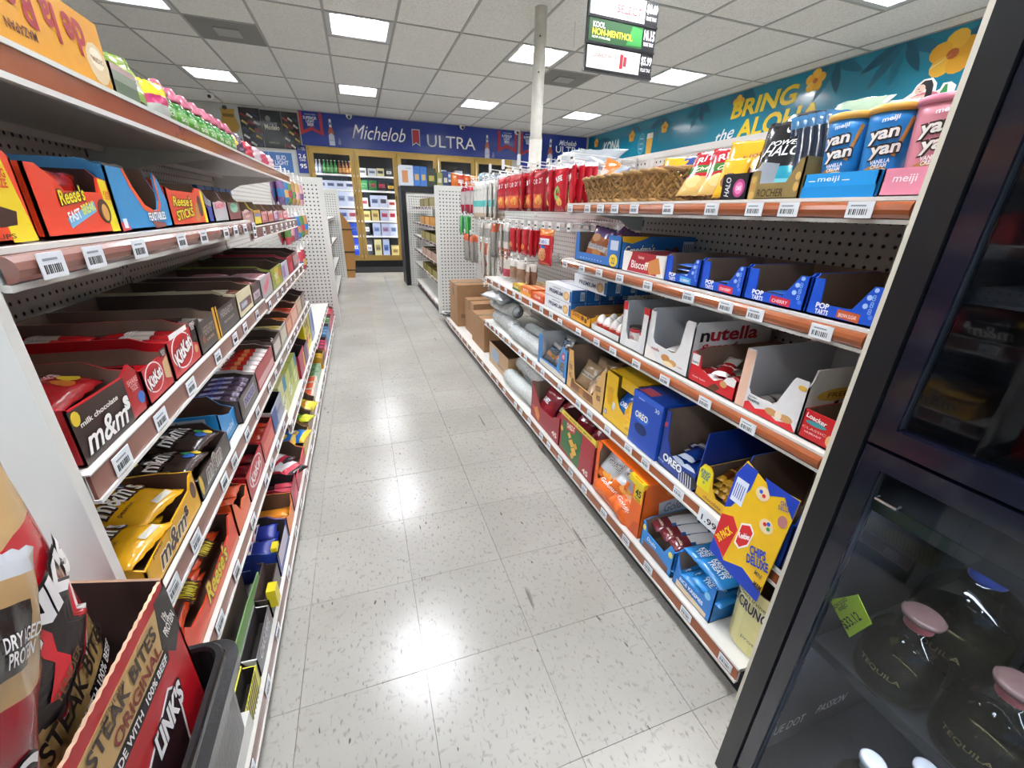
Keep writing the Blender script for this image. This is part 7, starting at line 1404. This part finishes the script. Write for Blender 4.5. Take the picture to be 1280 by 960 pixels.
bottles(X0c+.42, SHZ[5]+.002, 4, .25, '#8a5a3a', '#d8a05a', 'amber glass beer bottle on the top shelf behind the first cooler door', 'amber bottles')
bottles(X0c+.02, SHZ[5]+.002, 2, .12, '#9aa0b4', '#c0c6d4', 'pale glass bottle at the left end of the top shelf behind the first cooler door', 'pale bottles')
for k in (2, 3, 4):
    for si in (4, 5):
        for q_ in range(4):
            c, c2 = (('#5a8ab0', '#c9d4dc'), ('#c8cdd2', '#8a4a4a'), ('#3a4450', '#b9c0c8'), ('#8aa0b0', '#e0e4e6'))[(q_+k) % 4]
            case(X0c+k*DW+.01+q_*.168, SHZ[si]+.002, .155, .15+.03*((q_+k) % 2), c, c2, 'bluish drinks pack, %s from left, %s shelf, %s cooler door' % (('1st', '2nd', '3rd', '4th')[q_], sn[si], dn[k]))
# black rubber mat in front of it
t = tag(MB().box(0, 0, 0, 2.2, .8, .008, M('#17181a', rough=.8, grain=.05)).build('rubber_mat', loc=(-.35, 8.56, .001)), 'black rubber floor mat in front of the drinks cooler', 'mat')

# navy banner over the cooler
def board(name, label, cat, x0, x1, z0, z1, c, y=9.455, rough=.25):
    t = thing(name, label, cat, (x0, y, z0)); MB().box(0, -.004, 0, x1-x0, 0, z1-z0, M(c, rough=rough, coat=.4, grain=.02)).build('banner_sheet', t); return t, Frame((0, -.004, 0), (1, 0, 0), (0, 0, 1), (0, -1, 0), 1, 1), x0, z0
NVY = '#1d3590'
t, fr, x0, z0 = board('wall_banner', 'long navy blue beer banner above the drinks cooler', 'banner', -.80, 3.36, 2.165, 2.70, NVY)
def penn(xa, xb, za, zb, t, fr, x0, z0):
    L = lambda pts: [(a-x0, b-z0) for a, b in pts]; w_ = .05
    decorate(t, fr, [(L([(xa, za), (xa+w_, za), (xa+w_, zb+.07), ((xa+xb)/2, zb+.14), ((xa+xb)/2, zb+.08), (xa, zb)]), '#b02436'), (L([(xb-w_, za), (xb, za), (xb, zb), ((xa+xb)/2, zb+.08), ((xa+xb)/2, zb+.14), (xb-w_, zb+.07)]), '#b02436')],
             [('SUPERIOR\nLIGHT\nBEER', (xa+xb)/2-.01-x0, za-.14-z0, .22, .15, '#ffffff', dict(bold=.02)), ('SINCE 2002', (xa+xb)/2-x0, za-.035-z0, .18, .02, '#c9cede')])
def beer(xc, zc, t, fr, x0, z0, h=.42):
    P = lambda pts: [(xc+a*h-x0, zc+b*h-z0) for a, b in pts]
    decorate(t, fr, [(P([(-.11,-.5),(.11,-.5),(.11,.02),(.05,.2),(.04,.46),(-.04,.46),(-.05,.2),(-.11,.02)]), '#a8583a'), (P([(-.115,-.5),(.115,-.5),(.115,-.12),(0,-.02),(-.115,-.12)]), '#c9d0e2'), (P([(-.05,.2),(.05,.2),(.04,.5),(-.04,.5)]), '#dfe2ea'), (P([(-.03,.28),(.03,.28),(.03,.38),(-.03,.38)]), '#2a2a4a')], [('ULTRA', xc-x0, zc-.3*h-z0, .07, .02, '#3a4a80')])
    lettering(t, '12\nOZ', fr.o, fr.U, fr.V, fr.N, xc+.13-x0, zc-.14-z0, .05, .09, '#c9cede', lift=.003)
penn(-.80, -.42, 2.69, 2.33, t, fr, x0, z0); beer(-.29, 2.40, t, fr, x0, z0); beer(2.69, 2.37, t, fr, x0, z0); penn(2.92, 3.33, 2.68, 2.30, t, fr, x0, z0)
lettering(t, 'Michelob', fr.o, fr.U, fr.V, fr.N, .56-x0, 2.445-z0, .98, .23, '#ffffff', shear=.4, bold=0, lift=.003)
lettering(t, 'ULTRA', fr.o, fr.U, fr.V, fr.N, 1.95-x0, 2.395-z0, .98, .21, '#ffffff', lift=.003, bold=-.0)
decorate(t, fr, [([(1.17-x0, 2.28-z0), (1.245-x0, 2.33-z0), (1.325-x0, 2.28-z0), (1.325-x0, 2.57-z0), (1.17-x0, 2.57-z0)], '#d0d4e0'), ([(1.185-x0, 2.31-z0), (1.245-x0, 2.352-z0), (1.31-x0, 2.31-z0), (1.31-x0, 2.555-z0), (1.185-x0, 2.555-z0)], '#b02a38')], [])
t, fr, x0, z0 = board('wall_banner', 'navy blue beer banner in the back right corner behind the pole', 'banner', 3.42, 4.98, 2.0, 2.70, NVY)
penn(3.42, 3.80, 2.69, 2.25, t, fr, x0, z0); beer(4.11, 2.36, t, fr, x0, z0, .5)
decorate(t, fr, [([(3.80-x0, 2.69-z0), (3.86-x0, 2.69-z0), (3.86-x0, 2.2-z0), (3.80-x0, 2.2-z0)], '#b02436')], [('Michelob', 4.52-x0, 2.56-z0, .42, .10, '#ffffff', dict(shear=.45)), ('ULTRA', 4.56-x0, 2.43-z0, .64, .13, '#ffffff'), ('SUPERIOR LIGHT BEER', 4.55-x0, 2.33-z0, .4, .025, '#c9cede')])
MB_ = tag(MB().box(3.365, 9.44, 2.1, 3.415, 9.458, 2.70, M('#c4bab4', rough=.5)).build('banner_strip'), 'pale vertical strip between the two navy banners', 'trim strip')
t, fr, x0, z0 = board('wall_panel', 'narrow navy panel with white numerals left of the cooler', 'sign', -.92, -.75, 1.70, 2.16, NVY)
decorate(t, fr, [], [('SUPERIOR\nLIGHT BEER', .085, .40, .13, .05, '#c9cede'), ('2.6', .085, .28, .12, .075, '#ffffff', dict(bold=.03)), ('CARBS', .085, .215, .1, .028, '#ffffff'), ('95', .085, .12, .11, .075, '#ffffff', dict(bold=.03))])
# posters left of it
def poster(label, x0, x1, z0, z1, c, pat, tx):
    t, fr, a, b = board('poster', label, 'poster', x0, x1, z0, z1, c); w_, h_ = x1-x0, z1-z0
    decorate(t, Frame((0, -.004, 0), (1, 0, 0), (0, 0, 1), (0, -1, 0), w_, h_), pat, tx); return t
poster('white poster with a large golden bottle top', -2.06, -1.74, 2.06, 2.68, '#b9bcbe', [([(.1,.5),(.2,.8),(.15,.92),(.85,.92),(.8,.8),(.95,.5),(.8,.36),(.2,.36)], '#b9913a'), ([(.22,.8),(.78,.8),(.74,.72),(.26,.72)], '#7a5a1a'), (ell(.4, 1.0-.06, .12, .05, 12), '#3a3e48')], [('odelo', .55, .2, .8, .13, '#3a4450', dict(bold=.05))])
rz_ = [([(.05+.3*k, .1+.18*j), (.3+.3*k, .02+.18*j), (.35+.3*k, .06+.18*j), (.1+.3*k, .15+.18*j)], ('#9a2a3a', '#c9c4c0', '#2a3a5a', '#b9a04a')[(j+k) % 4]) for k in range(3) for j in range(5)]
poster('patterned black, red and white poster left of the black one', -1.735, -1.42, 2.08, 2.67, '#241c20', rz_, [])
poster('black poster with pale beer lettering', -1.415, -1.09, 2.08, 2.66, '#11151c', [(ell(.35,.78,.12,.08,12), '#8a8a7a')], [('Modelo', .5, .56, .72, .14, '#f4efe0', dict(bold=.04)), ('ESPECIAL', .5, .15, .5, .04, '#b9b48a')])
poster('patterned black, red and white poster right of the black one', -1.085, -.82, 2.08, 2.66, '#241c20', rz_, [])
poster('blue poster with red and white lettering in a white frame', -1.80, -.95, 1.66, 2.05, '#c6c9cb', [(rect(.05, .1, .93, .92), '#3a6cae'), (rect(.49, .1, .5, .92), '#a9bcd8')], [('UFC', .26, .58, .34, .3, '#b8283c', dict(bold=.06, shear=.2)), ('BUD\nLIGHT', .72, .6, .26, .4, '#e4e8f2', dict(bold=.04))])
# cameras
def camera_dome(x, y, lab):
    t = thing('security_camera', lab, 'security camera', (x, y, ZC)); MB().lathe([(.05, -.0), (.055, -.02), (.05, -.05), (.03, -.075), (.01, -.085)], M('#dcdcda', rough=.3), 18).build('camera_body', t, True)
    MB().tube([(0, -.03, -.05), (0, -.062, -.06)], .024, M('#111214', rough=.1, coat=.6), 14).build('camera_lens', t, True)
camera_dome(-1.95, 8.75, 'small white security camera at the left below the ceiling'); camera_dome(.05, 9.36, 'small white security camera above the long navy banner, left one'); camera_dome(2.15, 9.36, 'small white security camera above the long navy banner, right one'); camera_dome(3.30, 9.36, 'small white security camera by the pole')
# beer cases on the black framed unit
for k, (x, w_, c, c2, nm, h_) in enumerate([(.66, .19, '#cdd2da', '#c98a5a', 'white beer case with a bottle picture', .27), (.855, .095, '#3a6fb8', '#c9a86a', 'blue beer case, left of two', .265), (.955, .095, '#3a6fb8', '#c9a86a', 'blue beer case, right of two', .265), (1.055, .13, '#34382a', '#a8a04a', 'black and olive beer case', .25)]):
    cbox('beer_case', nm+' on top of the black framed upright', 'R', 0, 1, 0, .3, h_, c, cat='beer case', loc=(x, 6.97, 1.457), rot=(0, 0, 0), w=w_, F=([(rect(.15, .15, .6, .75) if k == 0 else rect(.2, .3, .8, .6), c2)], [('ULTRA' if k == 0 else 'beer', .68 if k == 0 else .5, .85, .4, .06, '#3a4a80')]))
for k, (x, z, c, nm, h_) in enumerate([(1.20, 1.457, '#8a8c4a', 'olive pack', .2), (1.29, 1.457, '#2f3a6a', 'navy bottle pack', .22)]): cbox('drinks_pack', nm+' right of the beer cases', 'R', 0, 1, 0, .25, h_, c, cat='drinks pack', loc=(x, 6.97, z), rot=(0, 0, 0), w=.085, F=([(rect(.2, .3, .8, .6), '#c9c4b0')], []))
t = thing('counter_unit', 'low white counter behind the right pegboard partition', 'counter', (1.425, 6.95, 0)); MB().box(0, 0, 0, .9, .5, 1.44, WHITE).build('counter_body', t); MB().box(-.01, -.01, 1.44, .91, .51, 1.455, WHITE).build('counter_top', t)
for k in range(4):
    q = pouch('snack_bag', ('orange snack bag on the white counter', 'red and white snack bag on the white counter', 'deep orange snack bag on the white counter', 'pale orange snack bag on the white counter')[k], 'snack bag', .12, .22-.02*k, .05, ('#d8702a', '#c8443c', '#c8581e', '#d9925a')[k], [(lambda u, v: .3 < v < .6, '#dcd6d0')] if k % 2 else (), seed=320+k, wr=.3); q.location = (1.48+.10*k, 7.02+.05*(k % 2), 1.56); q.rotation_euler = (-.1, 0, .1)
cbox('box', 'long white box on the white counter', 'R', 0, 1, 0, .2, .1, '#d0d3d4', cat='box', loc=(1.86, 6.99, 1.457), rot=(0, 0, 0), w=.4)
for k in range(4): 
    t_ = thing('drink_can', 'silver-blue can on the long white box, %s from left' % ORD[k], 'drink can', (1.92+.09*k, 7.08, 1.557), 0, 'cans on the white box'); MB().lathe([(.024, 0), (.032, .008), (.032, .11), (.026, .12)], M('#8fa6b8', rough=.25, metal=.6), 14).build('can_body', t_, True)
# far shelf goods
for i, z in enumerate((.11, .38, .58, .785, .965, 1.17)):
    if i == 0: continue
    for k in range(3):
        c = ('#8a7f3a', '#b99a86', '#8f8438', '#c98a2a', '#7d7434')[i-1]; y = 4.9+.42*k
        lowtray('snack_tray', '%s snack tray on the far run, %s shelf, %s from near end' % (('olive', 'pale pink', 'dark olive', 'orange', 'moss green')[i-1], ('first', 'second', 'third', 'fourth', 'fifth')[i-1], ('first', 'second', 'third')[k]), 'R', y, y+.34, z, .22, .09, c, inset=.0, inn=M('#6a6248', rough=.8))
for i, (z, y, c, nm, h_) in enumerate([(1.0, 4.7, '#2a2c30', 'black'), (1.0, 5.4, '#3a3c40', 'charcoal'), (.7, 4.9, '#4a4c50', 'dark grey'), (.7, 5.8, '#2c2e30', 'near black'), (.4, 4.8, '#5a4a4a', 'brown grey'), (.4, 5.6, '#303238', 'slate')] and [(1.0, 4.7, '#2a2c30', 'black', .2), (1.0, 5.4, '#3a3c40', 'charcoal', .2), (.7, 4.9, '#4a4c50', 'dark grey', .2), (.7, 5.8, '#2c2e30', 'near black', .2), (.4, 4.8, '#5a4a4a', 'brown grey', .2), (.4, 5.6, '#303238', 'slate', .2)]):
    carton('hardware_box', '%s open box on the shelving between the left partitions' % nm, 'L', y, y+.3, z, .2, h_, .1, c, cat='box', inset=.005)
for k, (c, nm, z, h_) in enumerate([('#b5563a', 'orange-brown', .112, .18), ('#3a4a9a', 'blue', .292, .12), ('#a8683a', 'tan and orange', .112, .16)]): cbox('snack_box', '%s box low between the left partitions' % nm, 'L', 5.0+.35*(k == 2), 5.32+.35*(k == 2), z, .25, h_, c, cat='box', inset=-.005, F=([(rect(.2, .3, .8, .7), '#c9a86a')], []))
# brown corrugated display with black straps
t = thing('cardboard_display', 'tall brown cardboard panel with two black straps before the cooler', 'cardboard', (-.30, 7.92, 0)); kb_ = M('#a5773f', rough=.8, grain=.06)
MB().prism([(0, 0, 0), (.17, 0, 0), (.205, 0, .3), (.215, 0, .6), (.18, 0, .86), (.06, 0, 1.05), (0, 0, 1.08)], (0, .03, 0), kb_).build('cardboard_sheet', t)
for z in (.42, .78, .12): MB().box(-.002, -.003, z, .21, .033, z+.02, M('#1a1a1c')).build('strap', t)
# clear box and hooks rack near the pole
t = thing('clear_bin', 'small clear plastic bin on top of the hook wall by the pole', 'bin', (1.60, 3.86, 1.353)); cl_ = M('#d4dade', rough=.15, coat=.5, alpha=.45, grain=0)
MB().box(0, -.1, 0, .26, .1, .005, cl_).box(0, -.1, 0, .26, -.096, .15, cl_).box(0, .096, 0, .26, .1, .15, cl_).box(0, -.1, 0, .004, .1, .15, cl_).box(.256, -.1, 0, .26, .1, .15, cl_).build('bin_shell', t)
t = thing('shelving_unit', 'plain shelving backing the right run, seen only over its top', 'shelving', (1.21, 1.0, 0)); MB().box(0, 0, 0, .75, 2.98, .02, BLACK).box(.0, 0, .02, .02, 2.98, 1.34, WHITE).build('unit_back', t); MB().box(.02, 0, 1.33, .72, 2.98, 1.352, WHITE).build('unit_top', t)
for y in (2.6, 2.9, 3.2):
    t = thing('wire_prong', 'white double prong with a tag standing above the top row of bags', 'peg hook', (1.19, y, 1.37), 0, 'prongs above the bags')
    MB().tube([(0, 0, .02), (-.25, 0, .04)], .003, WIRE, 5).tube([(0, 0, -.0), (0, 0, .06)], .003, WIRE, 5).build('prong_wire', t); MB().box(-.26, -.02, .02, -.252, .02, .075, WIRE).build('prong_tag', t)
# foil film roll over the basket, orange bag
q = pouch('foil_bag', 'large crumpled clear foil bag draped over the rail above the wicker basket', 'foil bag', .46, .13, .05, '#9aa2a6', seed=330, wr=.6, nx=18, ny=8); q.location = (1.02, 1.95, 1.365); q.rotation_euler = (-.9, .06, -PI/2+.2)
q = pouch('snack_bag', 'orange and yellow snack bag poking up behind the wicker basket rim', 'snack bag', .12, .12, .04, '#dd7a22', [(lambda u, v: abs(u-.5) < .25 and .3 < v < .7, '#e8dcc8')], seed=331, wr=.3); q.location = (1.02, 1.72, 1.285); q.rotation_euler = (-.2, .3, -PI/2)

# teal mural on the right wall (viewer looks along +X, so u runs towards the camera)
t = thing('wall_mural', 'long teal tropical mural banner along the top of the right wall', 'mural', (5.004, 9.40, 2.0), (0, 0, -PI/2))
MW = 7.6; MB().box(0, -.004, 0, MW, 0, .70, M('#0d7a94', rough=.22, coat=.5, grain=.03, scale=2)).build('banner_sheet', t)
mf = Frame((0, -.004, 0), (1, 0, 0), (0, 0, 1), (0, -1, 0), 1, 1)
Q = lambda y, z: (9.40-y, z-2.0)
r = random.Random(12); pts_ = []
def leaf(cx, cz, ang, L, wd, c): 
    out = []
    for k in range(9):
        s = k/8; out.append((s*L, wd*math.sin(PI*s)**.8*(1-.3*s)))
    out += [(p[0], -p[1]) for p in reversed(out[1:-1])]
    ca, sa = math.cos(ang), math.sin(ang); return [(max(0.01, min(MW-.01, cx+a*ca-b*sa)), max(.005, min(.695, cz+a*sa+b*ca))) for a, b in out], c
pl = []
for (y, z, n, L) in ((3.35, 2.72, 5, .42), (4.0, 2.72, 4, .36), (2.6, 2.7, 4, .4), (5.2, 2.7, 4, .3), (6.0, 2.68, 4, .32), (6.9, 2.66, 5, .34), (7.7, 2.66, 4, .3), (8.7, 2.6, 4, .26), (9.2, 2.4, 4, .22), (6.4, 2.1, 3, .3)):
    for k in range(n): pl.append(leaf(*Q(y, z), -PI*.15-PI*.7*k/max(1, n-1)+r.uniform(-.1, .1), L*r.uniform(.8, 1.1), .055, ('#0b5c74', '#0a5068', '#106a82')[k % 3]))
for i, (p_, c) in enumerate(pl): patch(t, p_, mf.o, mf.U, mf.V, mf.N, c, .0008+.0002*(i % 4), name='printed_leaf')
for (y, z, s) in ((5.26, 2.57, .11), (4.19, 2.585, .13), (2.93, 2.50, .20), (6.78, 2.51, .10), (7.72, 2.50, .11), (9.05, 2.55, .10), (7.1, 2.06, .06)):
    cx, cz = Q(y, z)
    for k in range(5):
        a = 2*PI*k/5+.3; patch(t, [(cx+math.cos(a)*s*.5+math.cos(b)*s*.42*(1 if True else 0), cz+math.sin(a)*s*.5+math.sin(b)*s*.38) for b in [2*PI*j/12 for j in range(12)]], mf.o, mf.U, mf.V, mf.N, ('#e0a22a', '#e8b23a')[k % 2], .002+.0002*k, name='printed_petal')
    patch(t, ell(cx, cz, s*.22, s*.2, 10), mf.o, mf.U, mf.V, mf.N, '#b05a2a', .0034, name='printed_flower_heart'); patch(t, [(cx, cz), (cx-s*.7, cz-s*.35), (cx-s*.68, cz-s*.42)], mf.o, mf.U, mf.V, mf.N, '#e8d8a8', .0038, name='printed_stamen')
def mt(s, y, z, w_, h_, c, **k): a, b = Q(y, z); lettering(t, s, mf.o, mf.U, mf.V, mf.N, a, b, w_, h_, c, lift=.0045, **k)
mt('BRING', 4.86, 2.50, .98, .20, '#e6c62e', bold=.06, rot=.02, shear=.12); mt('ALOHA', 4.62, 2.255, 1.15, .22, '#e6c62e', bold=.06, rot=.02, shear=.12); mt('the', 5.40, 2.22, .34, .15, '#dfe8ea', shear=.4, rot=.15)
mt('KONA', 8.42, 2.42, .62, .20, '#dfe8ea', bold=.06, shear=.1); mt('BIG WAVE', 8.40, 2.20, .70, .13, '#dfe8ea', bold=.05, shear=.1)
a, b = Q(7.15, 2.30); patch(t, [(a-.07, b-.2), (a+.07, b-.2), (a+.09, b+.12), (a-.09, b+.12)], mf.o, mf.U, mf.V, mf.N, '#d8a23a', .004); patch(t, [(a-.09, b+.1), (a+.09, b+.1), (a+.08, b+.18), (a-.08, b+.18)], mf.o, mf.U, mf.V, mf.N, '#ece6d6', .0045)
patch(t, ell(a-.24, b+.04, .10, .17, 18), mf.o, mf.U, mf.V, mf.N, '#5aa6bc', .004); patch(t, ell(a-.24, b+.04, .085, .15, 18), mf.o, mf.U, mf.V, mf.N, '#147a94', .0044)
for k in range(3): mt('WAVE' if k == 1 else '~', 7.39, 2.34+.08*(k-1), .1, .03, '#dfe8ea')
# cut-out board on the gondola top
t = thing('cutout_board', 'small standing cut-out of a dark haired person with a green bottle', 'cut-out sign', (1.192, .762, 1.3705), (0, 0, -PI/2)); t.scale = (.52, .52, .38)
P = [(-.03,0),(.17,0),(.17,.085),(.15,.11),(.125,.11),(.12,.08),(.105,.07),(.10,.12),(.08,.155),(.05,.155),(.03,.13),(.02,.09),(-.01,.06)]
P = [(a, b*.85+.0) for a, b in P]
MB().prism([(a, 0, b) for a, b in P], (0, .004, 0), M('#e8e6e2', rough=.4, grain=0)).build('board_sheet', t)
cf = Frame((0, 0, 0), (1, 0, 0), (0, 0, 1), (0, -1, 0), 1, 1)
decorate(t, cf, [(ell(.07, .035, .055, .032, 18), '#c86a80'), ([(.035,.10),(.055,.125),(.08,.122),(.092,.095),(.098,.03),(.075,.03),(.07,.08)], '#1a1618'), (ell(.048, .085, .018, .024, 16), '#e0c0ae'), ([(.0,.02),(.03,.055),(.07,.055),(.075,.005),(.0,.005)], '#d8b8a6'), ([(.12,.005),(.15,.005),(.148,.05),(.142,.085),(.134,.085),(.124,.05)], '#2f8a4a'), (ell(.042,.088,.004,.002,8), '#241c1c'), (ell(.05,.074,.005,.002,8), '#b04a50')], [])
